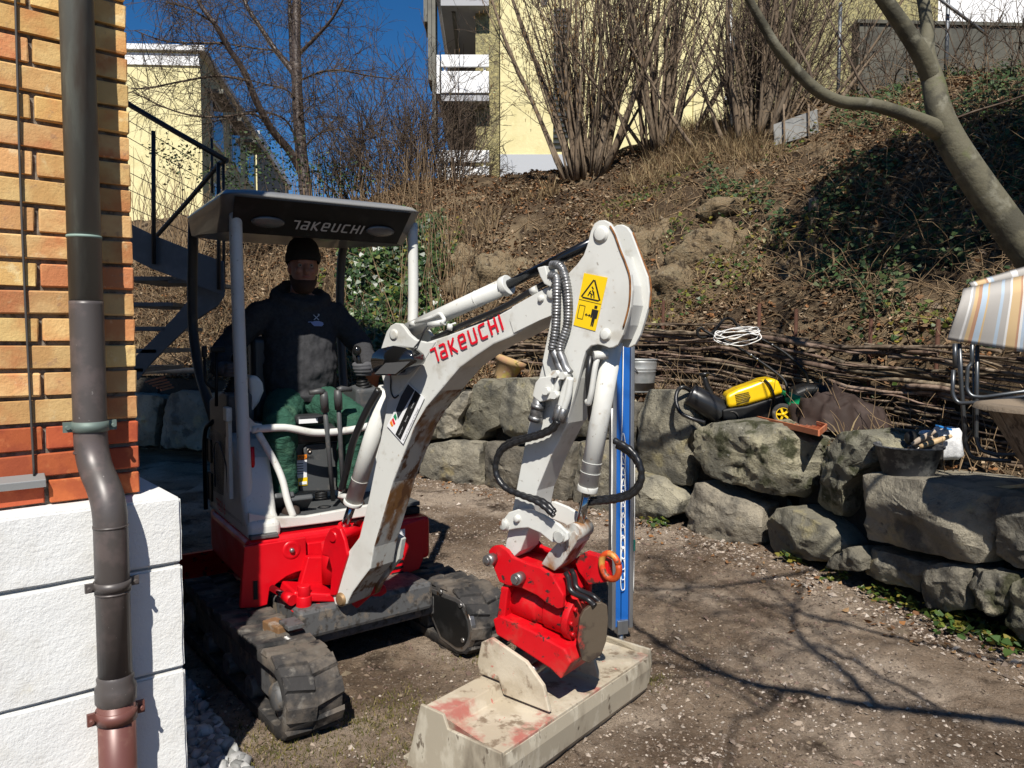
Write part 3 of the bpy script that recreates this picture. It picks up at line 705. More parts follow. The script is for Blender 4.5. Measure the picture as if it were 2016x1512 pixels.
# front skirt plates with the arched cut-out beside the swing post
fx = .405
def lp(px, py, lx=fx): return ML(px, py, lx=lx)
sk1 = [(478, 1074), (598, 1056), (601, 1118), (578, 1124), (560, 1132), (541, 1146), (527, 1160), (523, 1187), (505, 1192), (470, 1194)]
mb = MB(); mb.prism([lp(*p) for p in sk1], XH * .03); sk = mb.build('skirt_plate', M_red, digger, bevel=.004)
c_ = lp(574, 1083, fx + .03)
mb = MB(); mb.lathe(c_, [(.045, .0), (.04, .005), (.03, .003), (.0, .003)], 24, XH); mb.build('bolt_boss', M_red, sk, fixn=True)
mb = MB(); mb.lathe(c_, [(.012, 0), (.012, .014), (.008, .018), (0, .018)], 12, XH); mb.build('bolt', M_steel, sk, fixn=True)
mb = MB(); mb.box(lp(503, 1162, fx + .032), (.004, .02, .09), XAX); mb.build('hook_slot', M_black, sk)
mb = MB(); mb.prism([lp(600, 1066, .37), lp(660, 1058, .37), lp(662, 1096, .37), lp(640, 1100, .37), lp(601, 1090, .37)], XH * .04); mb.build('front_channel', M_red, digger, bevel=.006)
mb = MB(); mb.prism([lp(760, 1040, .38), lp(833, 1018, .38), lp(829, 1100, .38), lp(822, 1118, .38), lp(760, 1142, .38)], XH * .025); s2 = mb.build('skirt_plate', M_red, digger, bevel=.006)
for i in range(4):
    mb = MB(); mb.bar(lp(771, 1098 + 11 * i, .407), lp(794, 1093 + 11 * i, .407), .012, .005, XH); mb.build('vent_slot', M_black, s2)
mb = MB(); mb.prism([lp(779, 1044, .407), lp(797, 1041, .407), lp(797, 1058, .407), lp(780, 1061, .407)], XH * .002); st_ = mb.build('plate_sticker', M_paper, s2)
# black slab standing in for the dark gap, then the floor
loc_poly([(.33, -.46), (.33, .46), (-.3, .46), (-.3, -.46)], .637, .675, 'floor_gap', M_black, .006)
loc_poly([(.31, -.47), (.31, .47), (-.3, .47), (-.3, -.47)], .677, .70, 'floor_plate', M_grey, .004)
# white front sill, bent along its length
sl = [(487, 1040), (500, 1040), (560, 1037), (640, 1027), (735, 1012)]; slt = [(487, 1008), (500, 1010), (535, 1016), (600, 1014), (735, 990)]
mb = MB(); mb.prism([lp(*p, .315) for p in sl] + [lp(*p, .315) for p in slt[::-1]], XH * .03); mb.build('front_sill', M_white, digger, bevel=.006)
mb = MB(); mb.box(W(.36, -.40, .645), (.08, .13, .02), XAX); mb.build('step_pad', M_dirtsteel, digger, bevel=.004)
# machine-right side cover: white upper panel over red skirt (in the shade of the house)
def sp_(px, py, ly=-.492): return ML(px, py, ly=ly)
sidep = [(.37, .62), (.37, .70), (.30, .745), (.24, .90), (.19, 1.0), (.08, 1.08), (-.1, 1.12), (-.45, 1.12), (-.52, .62)]
mb = MB(); mb.prism([W(a, -.47, z) for a, z in sidep], XS * .16); sc_ = mb.build('side_cover', M_white, digger, bevel=.03, seg=4)
rearp = [(-.1, -.47), (-.1, .47), (-.35, .47)] + [(-.35 - .4 * math.sin(math.pi * i / 12), .47 * math.cos(math.pi * i / 12)) for i in range(1, 12)] + [(-.35, -.47)]
loc_poly(rearp, .64, 1.08, 'engine_cover', M_white, .05)
for z0, z1 in ((.9, 1.03), (.68, .84)):
    mb = MB(); mb.box(W(-.44, -.474, (z0 + z1) / 2), (.1, .012, z1 - z0), XAX); mb.build('vent', M_black, sc_, bevel=.004)
mb = MB(); mb.tube(fillet([W(-.30, -.478, .78), W(-.30, -.478, 1.02), W(-.18, -.478, 1.05), W(-.02, -.478, .95), W(-.0, -.478, .8)], .06), .004, 6); mb.build('door_seam', M_grey, sc_)
textm('model_number', 'TB216', W(-.3, -.4745, .665), XH, ZV, .06, M_decal_r, sc_)
mb = MB(); hg = [W(-.5, -.49, .62), W(-.5, -.49, 1.02), W(-.46, -.485, 1.1), W(-.34, -.47, 1.14)]; mb.tube(fillet(hg, .05), .012, 10); mb.build('guard_rail', M_black, digger)
# bolted bracket on the front post
mb = MB(); mb.box(sp_(452, 900, -.49) + V((0, 0, 0)), (.05, .02, .42), XAX); mb.build('door_bracket', M_white, digger, bevel=.004)
mb = MB(); mb.box(sp_(448, 815, -.5), (.07, .03, .07), XAX); mb.build('door_latch', M_white, digger, bevel=.006)
# --- canopy posts
PR = .031
fp = [ML(463, 408, lx=.13), ML(470, 640, lx=.17), ML(480, 880, lx=.22), ML(489, 1035, lx=.25)]
mb = MB(); mb.tube(spline(fp, 5), PR, 16); postA = mb.build('post', M_white, digger)
bot = ML(812, 640, lx=.15)
fp2 = [ML(812, 440, lx=.10), ML(813, 620, lx=.13), ML(800, 800, lx=.2), ML(745, 1000, lx=.28)]
mb = MB(); mb.tube(spline(fp2[:3], 5), PR * .95, 16); mb.build('post', M_white, digger)
rp = [ML(381, 430, ly=-.46), ML(378, 560, ly=-.46), ML(379, 650, ly=-.45), ML(392, 735, ly=-.44), ML(425, 835, ly=-.42)]
mb = MB(); mb.tube(fillet(rp, .15, 6), .03, 14); mb.build('post', M_grey, digger)
rp2 = [ML(694, 440, ly=.44), ML(678, 480, ly=.44), ML(671, 530, ly=.44), ML(670, 640, ly=.44), ML(678, 780, ly=.44)]
mb = MB(); mb.tube(spline(rp2, 5), .028, 14); mb.build('post', M_grey, digger)
# gusset, cross rail and brace on the front
g0 = [ML(482, 780, lx=.2), ML(488, 820, lx=.2), ML(500, 832, lx=.2), ML(514, 834, lx=.2), ML(513, 848, lx=.2), ML(484, 850, lx=.2)]
mb = MB(); mb.prism(g0, XH * .02); mb.build('gusset', M_white, digger, bevel=.003)
rl = [ML(496, 846, lx=.215), ML(560, 842, lx=.225), ML(620, 852, lx=.235), ML(680, 848, lx=.235), ML(735, 836, lx=.235), ML(790, 815, lx=.2)]
mb = MB(); mb.tube(spline(rl, 5), .0195, 14); mb.build('cross_rail', M_white, digger)
br = [ML(508, 852, lx=.218), ML(540, 908, lx=.24), ML(556, 945, lx=.27), ML(566, 985, lx=.3), ML(578, 1018, lx=.325)]
mb = MB(); mb.tube(spline(br, 5), .0175, 14); mb.build('brace', M_white, digger)
# --- canopy roof
roof = MB(); NP = 64
def rr_plan(inset, fx0=.265, bx=-.78, hy=.53, rad=.12):
    pts = []; x0, x1, y0, y1 = bx + inset, fx0 - inset, -hy + inset + .01, hy - inset + .015; r_ = max(.02, rad - inset * .4)
    for (cx, cy, a0) in ((x1 - r_, y1 - r_, 0), (x0 + r_, y1 - r_, 90), (x0 + r_, y0 + r_, 180), (x1 - r_, y0 + r_, 270)):
        for i in range(NP // 4): an = R(a0 + 90 * i / (NP // 4 - 1)); pts.append((cx + r_ * math.cos(an), cy + r_ * math.sin(an)))
    return pts
def sst(a, b, x):
    t = min(1, max(0, (x - a) / (b - a))); return t * t * (3 - 2 * t)
def roofz(x): return .03 * max(0, 1 - abs((x + .26) / .55) ** 3)
rg = []
for ins, z in ((.42, 2.322), (.25, 2.322), (.1, 2.316), (.03, 2.305), (.008, 2.299), (0, 2.293), (.004, 2.286)):
    rg.append([W(a, b, z + roofz(a) * (ins > .01)) for a, b in rr_plan(ins)])
# undercut visor at the front, flat underside
rg.append([W(a - .17 * sst(.0, .12, a), b * .985, 2.19 - .058 * sst(0, .12, a)) for a, b in rr_plan(.012)])
rg.append([W(a - .18 * sst(.0, .12, a), b * .9, 2.165 + .01 * (a < 0)) for a, b in rr_plan(.08)])
roof.rings(rg); ro = roof.build('canopy_roof', mat('grey canopy shell', (.2, .2, .195), .35, var=[((.15, .15, .145), 4, .5, .7)], coat=.2), digger, fixn=True)
# dark visor panel just proud of the undercut
mb = MB(); va = [];
top = [(.258, -.475, 2.284), (.26, 0, 2.284), (.258, .452, 2.284)]; botv = [(.085, -.455, 2.134), (.085, 0, 2.134), (.085, .445, 2.134)]
ptsT = [W(*p) + XH * .006 - ZV * .008 for p in top]; ptsB = [W(*p) + XH * .006 - ZV * .008 for p in botv]
mb.add(ptsT + ptsB, [(0, 3, 4, 1), (1, 4, 5, 2)]); vis = mb.build('visor_panel', M_black, ro)
vx = XS; vy = (W(.246, 0, 2.262) - W(.085, 0, 2.134)).normalized(); vn = vx.cross(vy).normalized()
if vn.dot(XH) < 0: vn = -vn
vb = W(.085, 0, 2.134) + XH * .006 - ZV * .008; VH = (W(.246, 0, 2.262) - W(.085, 0, 2.134)).length
logo('roof_lettering', 'TaKeUCHI', vb + vx * -.17 + vy * (VH * .29) + vn * .006, vx, vy, VH * .3, M_decal_w, vis, shear=.1)
for yy in (-.29, .315):
    mb = MB(); mb.sphere(vb + vx * yy + vy * (VH * .42) + vn * .0, .085, 20, 10, (1, .45, .2), (vx, vy, vn)); mb.build('roof_lamp', M_lens, ro)
# seat, console, levers, lock panel
M_vinyl = mat('black vinyl', (.02, .02, .021), .45)
mb = MB(); mb.box(W(-.14, -.06, 1.08), (.44, .42, .1), XAX); mb.build('seat', M_vinyl, digger, bevel=.04, seg=4)
mb = MB(); mb.box(W(-.42, -.04, 1.36), (.1, .42, .5), XAX); mb.build('seat_back', M_vinyl, digger, bevel=.04, seg=4)
c_ = ML(606, 825, lx=.1); mb = MB(); mb.box(c_, (.12, .16, .05), XAX); mb.build('seat_lip', M_vinyl, digger, bevel=.02, seg=3)
mb = MB(); mb.box(ML(607, 829, lx=.17), (.004, .1, .022), XAX); mb.build('seat_label', M_paper, digger)
mb = MB(); pn = [ML(598, 884, lx=.05), ML(604, 876, lx=.05), ML(668, 870, lx=.05), ML(690, 872, lx=.05), ML(690, 965, lx=.05), ML(590, 968, lx=.05)]
mb.prism(pn, -XH * .03); pan = mb.build('seat_base_panel', M_grey, digger, bevel=.006)
mb = MB(); mb.lathe(ML(608, 887, lx=.05), [(.013, 0), (.013, .008), (.009, .01), (.009, .004), (0, .004)], 16, XH); mb.build('key_lock', M_steel, pan, fixn=True)
def dec(p4, lx, name, m, parent=digger, th=.0015):
    mb = MB(); mb.prism([ML(a, b, lx=lx) for a, b in p4], XH * th); return mb.build(name, m, parent)
s0 = dec([(573, 908), (604, 905), (604, 940), (576, 942)], .053, 'warning_sticker', M_paper)
dec([(573, 897), (604, 894.5), (604, 903.5), (573, 906.5)], .053, 'warning_header', M_orange)
textm('warning_word', 'WARNUNG', ML(575, 905, lx=.056), XS, ZV, .016, M_decal_k, digger)
for i in range(5): dec([(577, 913 + 5 * i), (597, 911.6 + 5 * i), (597, 913 + 5 * i), (577, 914.4 + 5 * i)], .0555, 'print_line', M_decal_k)
s1 = dec([(582, 942), (605, 939), (605, 955), (584, 957)], .053, 'caution_sticker', M_yellow)
dec([(588, 949), (604, 947.5), (604, 953), (589, 954.5)], .0555, 'caution_text_field', M_paper)
# travel levers
for (tx, ty, bx_, by_, sx) in ((637, 776, 656, 985, -1), (665, 772, 676, 980, 1)):
    a = ML(tx, ty, lx=.28); b = ML(bx_, by_, lx=.2)
    lv = empty('travel_lever', V((0, 0, 0))); lv.parent = digger
    mb = MB(); mb.tube([a, a.lerp(b, .5), b], .0125, 12); mb.build('rod', M_grey, lv)
    mb = MB(); tp_ = a + ZV * .012
    mb.tube([a.lerp(b, .16), a.lerp(b, .05), tp_], [.02, .022, .019], 14)
    mb.tube([tp_ - ZV * .006, tp_ + XS * (.02 * sx) + ZV * .004, tp_ + XS * (.075 * sx) - ZV * .002], [.019, .017, .011], 12)
    mb.build('grip', mat('grey grip', (.05, .05, .05), .5), lv)
for (px, py, w_, h_) in ((555, 985, .1, .12), (588, 990, .12, .1)):
    mb = MB(); mb.box(ML(px, py, lx=.2), (.13, w_, .03), (XH * .8 + ZV * .6, XS, (ZV * .8 - XH * .6))); mb.build('foot_pedal', M_grey, digger, bevel=.008)
mb = MB()
for k in range(3): mb.lathe(ML(632, 978, lx=.22) + ZV * (k * .012 - .01), [(.03, 0), (.034, .004), (.03, .009)], 16)
mb.build('pedal_boot', M_black, digger)
# side consoles and joysticks
def console(ly, name):
    p = [(-.45, 1.26), (-.08, 1.33), (.0, 1.31), (-.01, 1.2), (-.12, .74), (-.45, .72)]
    mb = MB(); mb.prism([W(a, ly - .07, z) for a, z in p], XS * .14); return mb.build(name, M_grey, digger, bevel=.02, seg=3)
console(.30, 'control_console'); console(-.40, 'control_console')
jb = ML(716, 765, lx=-.06); jt = ML(703, 692, lx=-.02)
js = empty('joystick', V((0, 0, 0))); js.parent = digger
mb = MB(); ax = (jt - jb).normalized(); prof = []
for k in range(5): z = .012 + k * .016; r_ = .055 - k * .007; prof += [(r_ - .008, z - .006), (r_, z), (r_ - .008, z + .006)]
prof_j = list(prof)
mb.lathe(jb - ax * .01, [(.06, 0)] + prof + [(.018, .1), (.014, .15)], 20, ax); mb.build('bellows', M_black, js)
mb = MB(); mb.tube([jb + ax * .08, jt], [.016, .013], 12); mb.sphere(jt + ax * .005, .0255, 18, 12, (1, 1, 1.2)); mb.build('knob', mat('glossy black knob', (.01, .01, .01), .15), js)
mb = MB(); cc = ML(505, 770, lx=.0); mb.prism([ML(490, 742, lx=.0), ML(505, 738, lx=.0), ML(519, 752, lx=.0), ML(521, 770, lx=.0), ML(512, 792, lx=.0), ML(495, 815, lx=0)], -XH * .2); mb.build('console_cover', M_white, digger, bevel=.02, seg=3)
# mirror and lock lever stalks on the machine-right rear
mb = MB(); mb.tube(fillet([ML(402, 700, lx=-.05), ML(404, 755, lx=-.05), ML(424, 768, lx=-.05)], .03), .007, 8); mb.tube([ML(426, 690, lx=-.05), ML(426, 800, lx=-.05)], .009, 8)
mb.build('lock_lever', M_black, digger)
mb = MB(); mb.box(ML(428, 688, lx=-.05), (.04, .07, .03), XAX); mb.box(ML(402, 693, lx=-.05), (.03, .025, .06), XAX); mb.build('lever_grip', M_black, digger, bevel=.006)
mb = MB(); mb.tube([ML(495, 880, lx=.2), ML(497, 930, lx=.2)], .014, 10); mb.build('red_safety_handle', M_red, digger)
# ------------------------------------------------------------------ boom, stick, bucket : planar linkage
BA = R(54); BF = V((math.sin(BA), -math.cos(BA), 0)); BS = V((math.cos(BA), math.sin(BA), 0))   # reach direction; away from camera side
BP0 = U(672, 1180, 3.53)                                # on the near face of the boom
def BPn(px, py, o=0.0): return onplane(px, py, BP0 + BS * o, BS)   # o: depth behind near face
BW = .15
def bplate(poly, o0, o1, name, m, parent=digger, bev=.004):
    mb = MB(); pts = [BPn(a, b, 0) + BS * o0 for a, b in poly]; mb.prism(pts, BS * (o1 - o0)); return mb.build(name, m, parent, bevel=bev)
boom = empty('boom', V((0, 0, 0))); boom.parent = digger
side = [(707, 1058), (679, 1095), (667, 1146), (655, 1174), (659, 1190), (671, 1196), (683, 1189), (693, 1168), (709, 1146), (729, 1120), (736, 1078), (757, 1006), (773, 950), (801, 878), (815, 842), (838, 803), (866, 770), (905, 724), (935, 702), (971, 678), (1007, 663), (1063, 630), (1093, 613), (1096, 559), (1063, 575), (1014, 602), (967, 628), (878, 661), (832, 676), (790, 712), (762, 772), (761, 800), (742, 900), (725, 985)]
mb = MB(); mb.m = 0
pts = [BPn(a, b) for a, b in side]; mb.prism(pts, BS * BW)
nb_ = len(side)
# worn underside: the faces between outline points 9..22 take the rusty material
for k in range(2, 2 + nb_): pass
o = mb.build('boom_beam', [M_white, M_worn], boom, bevel=.006)
for f in o.data.polygons:
    nr = f.normal
    if len(f.vertices) == 4:
        if nr.dot(BF) > .25 and f.center.z + wl(boom).z < 1.35: f.material_index = 1
ear = [(746, 711), (750, 690), (762, 653), (770, 641), (779, 636), (789, 637), (797, 645), (806, 658), (818, 668), (840, 674), (860, 672), (830, 720), (790, 770), (766, 790), (760, 770), (752, 738)]
bplate(ear, -.004, .018, 'boom_ear', M_white, boom); bplate(ear, BW - .018, BW + .004, 'boom_ear', M_white, boom)
# reinforcing cast end plate and weld lines
bplate([(1009, 604), (1063, 574), (1098, 556), (1108, 585), (1095, 618), (1063, 631), (1012, 656), (1004, 630)], -.004, .0, 'boom_end_plate', M_white, boom, .002)
def pin(px, py, o, r_, ln, name='pin', m=None, parent=boom, ring=True):
    mb = MB(); c = BPn(px, py) + BS * o; mb.lathe(c, [(r_ * 1.25, 0), (r_ * 1.25, ln * .4), (r_, ln * .5), (r_, ln), (r_ * .85, ln * 1.15), (0, ln * 1.15)], 20, -BS); return mb.build(name, m or M_white, parent, fixn=True)
pin(777, 659, -.004, .02, .006); pin(753, 720, -.004, .018, .006); pin(1089, 578, -.004, .018, .012); pin(1067, 588, -.004, .011, .01)
pin(672, 1180, 0, .026, .012, m=mat('rusty pin', (.25, .16, .08), .6, .5))
mb = MB(); c = BPn(767, 690) - BS * .005; mb.lathe(c, [(.018, 0), (.018, .002), (0, .002)], 18, -BS); mb.build('lifting_eye', M_worn, boom, fixn=True)
# lower foot cheeks (fork over the swing bracket)
bplate([(655, 1174), (667, 1146), (679, 1095), (707, 1058), (736, 1078), (729, 1120), (709, 1146), (693, 1168), (683, 1189), (671, 1196), (659, 1190)], BW + .03, BW + .06, 'foot_cheek', M_worn, boom)
# boom lettering
o0 = BPn(856, 716) - BS * .0065; ox = (BPn(992, 650) - BPn(856, 716)).normalized(); oy = (ZV - ox * ox.dot(ZV)).normalized()
LW = (BPn(996, 648) - BPn(856, 716)).length
# total advance of the word
adv = sum(GLYPH[c][1] + .17 for c in 'TaKeUCHI') - .17
lh = LW / adv * .99
lg = logo('boom_lettering', 'TaKeUCHI', o0, ox, oy, lh, M_decal_r, boom, shear=.0)
# hire company sticker
sq = [(800, 777), (837, 784), (796, 873), (764, 839)]
sb = [(829, 753), (837, 783), (797, 874), (764, 838)]
st_ = bplate([(806, 754), (838, 783), (796, 874), (764, 838)], -.0075, -.006, 'hire_sticker', M_paper, boom, 0)
bplate([(820, 768), (831, 778), (791, 866), (781, 855)], -.0085, -.0077, 'sticker_band', M_decal_k, st_, 0)
bplate([(806, 756), (819, 768), (786, 825), (782, 806), (792, 780)], -.0085, -.0077, 'sticker_dark_field', mat('slate grey', (.03, .035, .042), .5), st_, 0)  # dark slate patch on the upper part of the sticker
tx = (BPn(838, 790) - BPn(800, 870)).normalized(); ty = (BS.cross(tx)).normalized()
if ty.z < 0: ty = -ty
tyy = (BPn(806, 756) - BPn(838, 783)).normalized()
textm('sticker_text', 'Service /// Vermietung /// Verkauf', BPn(797.5, 868) - BS * .0087, tx, tyy, .009, mat('grey print', (.25, .25, .25), .5), st_)
for k in range(3): textm('band_text', ('Reparatur', 'Service', 'Verkauf')[k], BPn(789 + 12 * k, 857 - 26 * k) - BS * .009, tx, tyy, .008, M_decal_w, st_)
for q_, mm_ in (([(770, 832), (773, 826), (777, 838), (774, 840)], M_orange), ([(774, 826), (777, 822), (781, 834), (778, 837)], M_decal_r), ([(777, 820), (781, 813), (784, 822), (782, 828)], mat('green print', (.02, .22, .09), .5))):
    bplate(q_, -.0085, -.0077, 'logo_mark', mm_, st_, 0)
# work lamp on the boom side
lamp = empty('work_lamp', V((0, 0, 0))); lamp.parent = boom
LC = BPn(810, 712) - BS * .09
def LPt(px, py, o): return BPn(px, py, 0) + BS * o
back = [(772, 708), (776, 696), (788, 686), (815, 680), (838, 684), (852, 696), (856, 708), (852, 716), (838, 724), (822, 737), (784, 737), (774, 722)]
mb = MB(); rg = []
for s_, o_ in ((.4, -.03), (.8, -.035), (.96, -.05), (1, -.075), (1, -.12), (.985, -.128)):
    cx, cy = 813, 708; rg.append([LPt(cx + (a - cx) * s_, cy + (b - cy) * s_, 0) + BS * o_ for a, b in back])
mb.rings(rg); mb.build('housing', mat('glossy black lamp', (.006, .006, .006), .14, coat=.5), lamp, fixn=True)
mb = MB(); mb.prism([LPt(*p, -.1285) for p in ((781, 734), (803, 713), (851, 710), (840, 720), (822, 734))], -BS * .004)
mb.build('lens', M_lens, lamp)
mb = MB(); mb.tube([BPn(790, 730) - BS * .01, LC], .012, 8); mb.build('bracket', M_black, lamp)
mb = MB(); mb.tube(spline([BPn(786, 726) - BS * .06, BPn(776, 745) - BS * .02, BPn(772, 768) - BS * .008, BPn(778, 783) - BS * .006, BPn(786, 778) - BS * .005], 5), .0035, 8); mb.build('lamp_cable', M_hose, lamp)
# arm cylinder above the boom
def mid(px, py, o=BW / 2): return onplane(px, py, BP0 + BS * o, BS)
ac = empty('arm_cylinder', V((0, 0, 0))); ac.parent = digger
A0, A1, A2, A3 = mid(790, 657), mid(812, 647), mid(1000, 561), mid(1187, 466)
mb = MB(); mb.tube([A0, A1.lerp(A2, .98)], .034, 22); mb.build('barrel', M_white, ac)
mb = MB(); mb.tube([A1.lerp(A2, .955), A1.lerp(A2, 1.01)], .041, 22); mb.build('gland', M_white, ac, bevel=.003)
mb = MB(); mb.tube([A1.lerp(A2, .7), A1.lerp(A2, .705)], .0355, 22); mb.build('weld_ring', M_white, ac)
mb = MB(); mb.tube([A2, A3], .019, 18); mb.build('rod', mat('shaded rod', (.05, .052, .056), .18, .9), ac)  # shadow on this rod is put into its darker colour
mb = MB(); pipe = [BPn(797, 637, 0) + BS * .05, BPn(840, 624, 0) + BS * .04, BPn(856, 616, 0) + BS * .035, BPn(866, 630, 0) + BS * .03, BPn(862, 637) + BS * .02]
mb.tube(fillet(pipe, .02), .009, 10); mb.tube([BPn(838, 640, 0) + BS * .02, BPn(866, 634, 0) + BS * .03], .013, 10); mb.cyl(BPn(793, 638) + BS * .05, BPn(803, 636) + BS * .05, .014, 12)
mb.build('oil_pipe', M_white, ac)
for off, yo in ((.03, 0), (.09, 5)):
    mb = MB(); mb.tube(spline([BPn(842, 668 + yo, 0) + BS * off, BPn(900, 640 + yo, 0) + BS * off, BPn(980, 605 + yo) + BS * off, BPn(1050, 572 + yo - 8) + BS * off, BPn(1088, 548 + yo) + BS * off], 6), .011, 10); mb.build('hose', M_hose, ac)
mb = MB(); mb.tube([BPn(1040, 574) + BS * .02, BPn(1052, 568) + BS * .02], .015, 12); mb.tube([BPn(1055, 541) + BS * .06, BPn(1068, 534) + BS * .06], .015, 12); mb.build('hose_fitting', M_white, ac)
mb = MB(); mb.tube([BPn(885, 650) - BS * .002, BPn(887, 638) - BS * .0], .012, 10); mb.tube([BPn(880, 642), BPn(897, 636)], .004, 6); mb.build('grease_block', M_white, ac)
mb = MB(); mb.tube(spline([BPn(838, 640) + BS * .01, BPn(835, 655) - BS * .004, BPn(828, 672) - BS * .006, BPn(820, 690) - BS * .03], 5), .004, 8); mb.build('lamp_lead', M_hose, ac)
# bundle bracket on boom end + guarded hoses down the stick
hb = [(1066, 528), (1082, 524), (1086, 540), (1096, 555), (1092, 566), (1080, 560), (1072, 546)]
bplate(hb, -.03, .05, 'hose_clip', M_white, boom)
M_coil = mat('spring guard', (.24, .24, .24), .4, .7, var=[((.12, .12, .12), 30, .5, .6)])
def coilhose(name, path, r_, m=M_coil, pitch=.011, parent=digger):
    pth = spline(path, 10); mb = MB(); mb.tube(pth, r_ * .8, 10); tot = 0; P_ = []; rr = []
    # ribbed guard: alternating radii
    L = [0]
    for i in range(1, len(pth)): L.append(L[-1] + (pth[i] - pth[i - 1]).length)
    n = int(L[-1] / (pitch / 4)); k = 0
    for j in range(n):
        s_ = L[-1] * j / n
        while k < len(L) - 2 and L[k + 1] < s_: k += 1
        P_.append(pth[k].lerp(pth[k + 1], (s_ - L[k]) / max(1e-9, L[k + 1] - L[k]))); rr.append(r_ * (1, 1.0, .86, .86)[j % 4])
    mb.tube(P_, rr, 10); return mb.build(name, m, parent)
coilhose('hose', [BPn(1086, 522) - BS * .0, BPn(1105, 524) - BS * .01, BPn(1118, 545) - BS * .02, BPn(1126, 590) - BS * .025, BPn(1124, 640) - BS * .025, BPn(1112, 680) - BS * .03, BPn(1112, 696) - BS * .03], .017)
coilhose('hose', [BPn(1090, 543) - BS * .02, BPn(1104, 548) - BS * .03, BPn(1108, 575) - BS * .04, BPn(1106, 640) - BS * .04, BPn(1098, 690) - BS * .04], .017)
for pa in ([(1098, 688), (1104, 700), (1112, 722), (1124, 738)], [(1112, 694), (1118, 708), (1124, 724), (1132, 735)]):
    mb = MB(); P_ = [BPn(a, b) - BS * .035 for a, b in pa]; mb.tube(spline(P_, 4), [.016] * 13, 12); mb.build('hose_ferrule', M_coil, digger)
# --- stick
stick = empty('stick', V((0, 0, 0))); stick.parent = digger
lever = [(1182, 435), (1193, 434), (1203, 439), (1212, 452), (1221, 476), (1233, 509), (1245, 541), (1248, 572), (1245, 605), (1237, 634), (1229, 660), (1219, 679), (1210, 684), (1202, 685), (1192, 681), (1180, 678), (1166, 681), (1156, 692), (1150, 712), (1137, 765), (1118, 833), (1090, 800), (1071, 712), (1088, 628), (1108, 560), (1123, 538), (1140, 520), (1152, 503), (1159, 484), (1166, 456), (1173, 441)]
SWd = .125
bplate(lever, -.012, .006, 'lever_plate', M_white, stick, .003)
bplate(lever, SWd - .006, SWd + .012, 'lever_plate', M_white, stick, .003)
shaft = [(1071, 704), (1092, 615), (1145, 690), (1140, 745), (1118, 833), (1083, 902), (1057, 966), (1043, 1036), (1024, 1085), (1008, 1100), (992, 1092), (997, 1062), (1012, 987), (1034, 870), (1060, 747)]
bplate(shaft, 0, SWd, 'stick_beam', M_white, stick, .004)
# front closing web between the lever plates and rust-bleeding edge beads
def web(pairs, name, m, o0=.004, o1=SWd - .004, th=.006):
    mb = MB()
    A = [BPn(a, b) for a, b in pairs]
    for i in range(len(A) - 1):
        mb.add([A[i] + BS * o0, A[i + 1] + BS * o0, A[i + 1] + BS * o1, A[i] + BS * o1], [(0, 1, 2, 3)])
    return mb.build(name, m, stick)
web([(1214, 500), (1232, 560), (1236, 600), (1226, 640), (1214, 668)], 'lever_web', M_white)
M_rust = mat('rust bleed', (.23, .09, .02), .85, var=[((.12, .045, .012), 30, .45, .6)])
mb = MB(); mb.tube(spline([BPn(a, b) - BS * .0145 for a, b in ((1205, 446), (1214, 462), (1224, 490), (1236, 520), (1244, 548), (1244, 585), (1240, 612), (1231, 645))], 4), .0035, 6); mb.build('rust_streak', M_rust, stick)
mb = MB(); mb.tube(spline([BPn(a, b) + BS * (SWd + .005) for a, b in ((1212, 450), (1221, 476), (1233, 509), (1245.5, 541), (1248.5, 572), (1245.5, 605))], 4), .004, 6); mb.build('rust_streak', M_rust, stick)
pin(1187, 462, -.012, .024, .01, parent=stick); pin(1196, 659, -.012, .018, .01, parent=stick)
# yellow danger sticker
ys = [(1154, 538), (1200, 547), (1176, 652), (1133, 640)]
yst = bplate(ys, -.0145, -.0125, 'danger_sticker', M_yellow, stick, 0)
def ysn(u, v):  # u right, v down in sticker space
    a = V((1154, 538, 0)); b = V((1200, 547, 0)); c = V((1176, 652, 0)); d = V((1133, 640, 0))
    return a.lerp(b, u).lerp(d.lerp(c, u), v)
def ydec(poly, name, m=M_decal_k, lvl=1):
    bplate([tuple(ysn(u, v)[:2]) for u, v in poly], -.0145 - .0012 * lvl, -.0143 - .0012 * (lvl - 1), name, m, yst, 0)
def yline(p, q_, wd, name):
    p = V((*p, 0)); q_ = V((*q_, 0)); d = (q_ - p); d = V((d.x, d.y * 2.3, 0)).normalized(); n_ = V((-d.y, d.x / 2.3, 0)) * wd
    ydec([(p + n_)[:2], (q_ + n_)[:2], (q_ - n_)[:2], (p - n_)[:2]], name)
for p, q_ in (((.5, .09), (.9, .44)), ((.86, .45), (.14, .45)), ((.1, .44), (.47, .09))): yline(p, q_, .03, 'triangle_edge')
for p, q_ in (((.36, .40), (.44, .3)), ((.5, .28), (.6, .36)), ((.45, .22), (.53, .26)), ((.38, .33), (.55, .37)), ((.56, .3), (.64, .42)), ((.48, .38), (.52, .42))): yline(p, q_, .022, 'crush_symbol')
yline((.02, .5), (.98, .5), .008, 'divider')
ydec([(.74, .545), (.86, .545), (.86, .6), (.74, .6)], 'figure_head'); ydec([(.66, .62), (.94, .62), (.94, .78), (.87, .78), (.87, .67), (.86, .93), (.81, .93), (.80, .8), (.79, .93), (.74, .93), (.73, .67), (.72, .78), (.66, .78)], 'figure_body')
for p, q_ in (((.1, .6), (.34, .6)), ((.34, .6), (.34, .85)), ((.34, .85), (.1, .85)), ((.1, .85), (.1, .6))): yline(p, q_, .01, 'machine_outline')
yline((.44, .75), (.62, .75), .014, 'arrow_shaft'); ydec([(.40, .75), (.48, .72), (.48, .78)], 'arrow_head'); ydec([(.66, .75), (.58, .72), (.58, .78)], 'arrow_head')
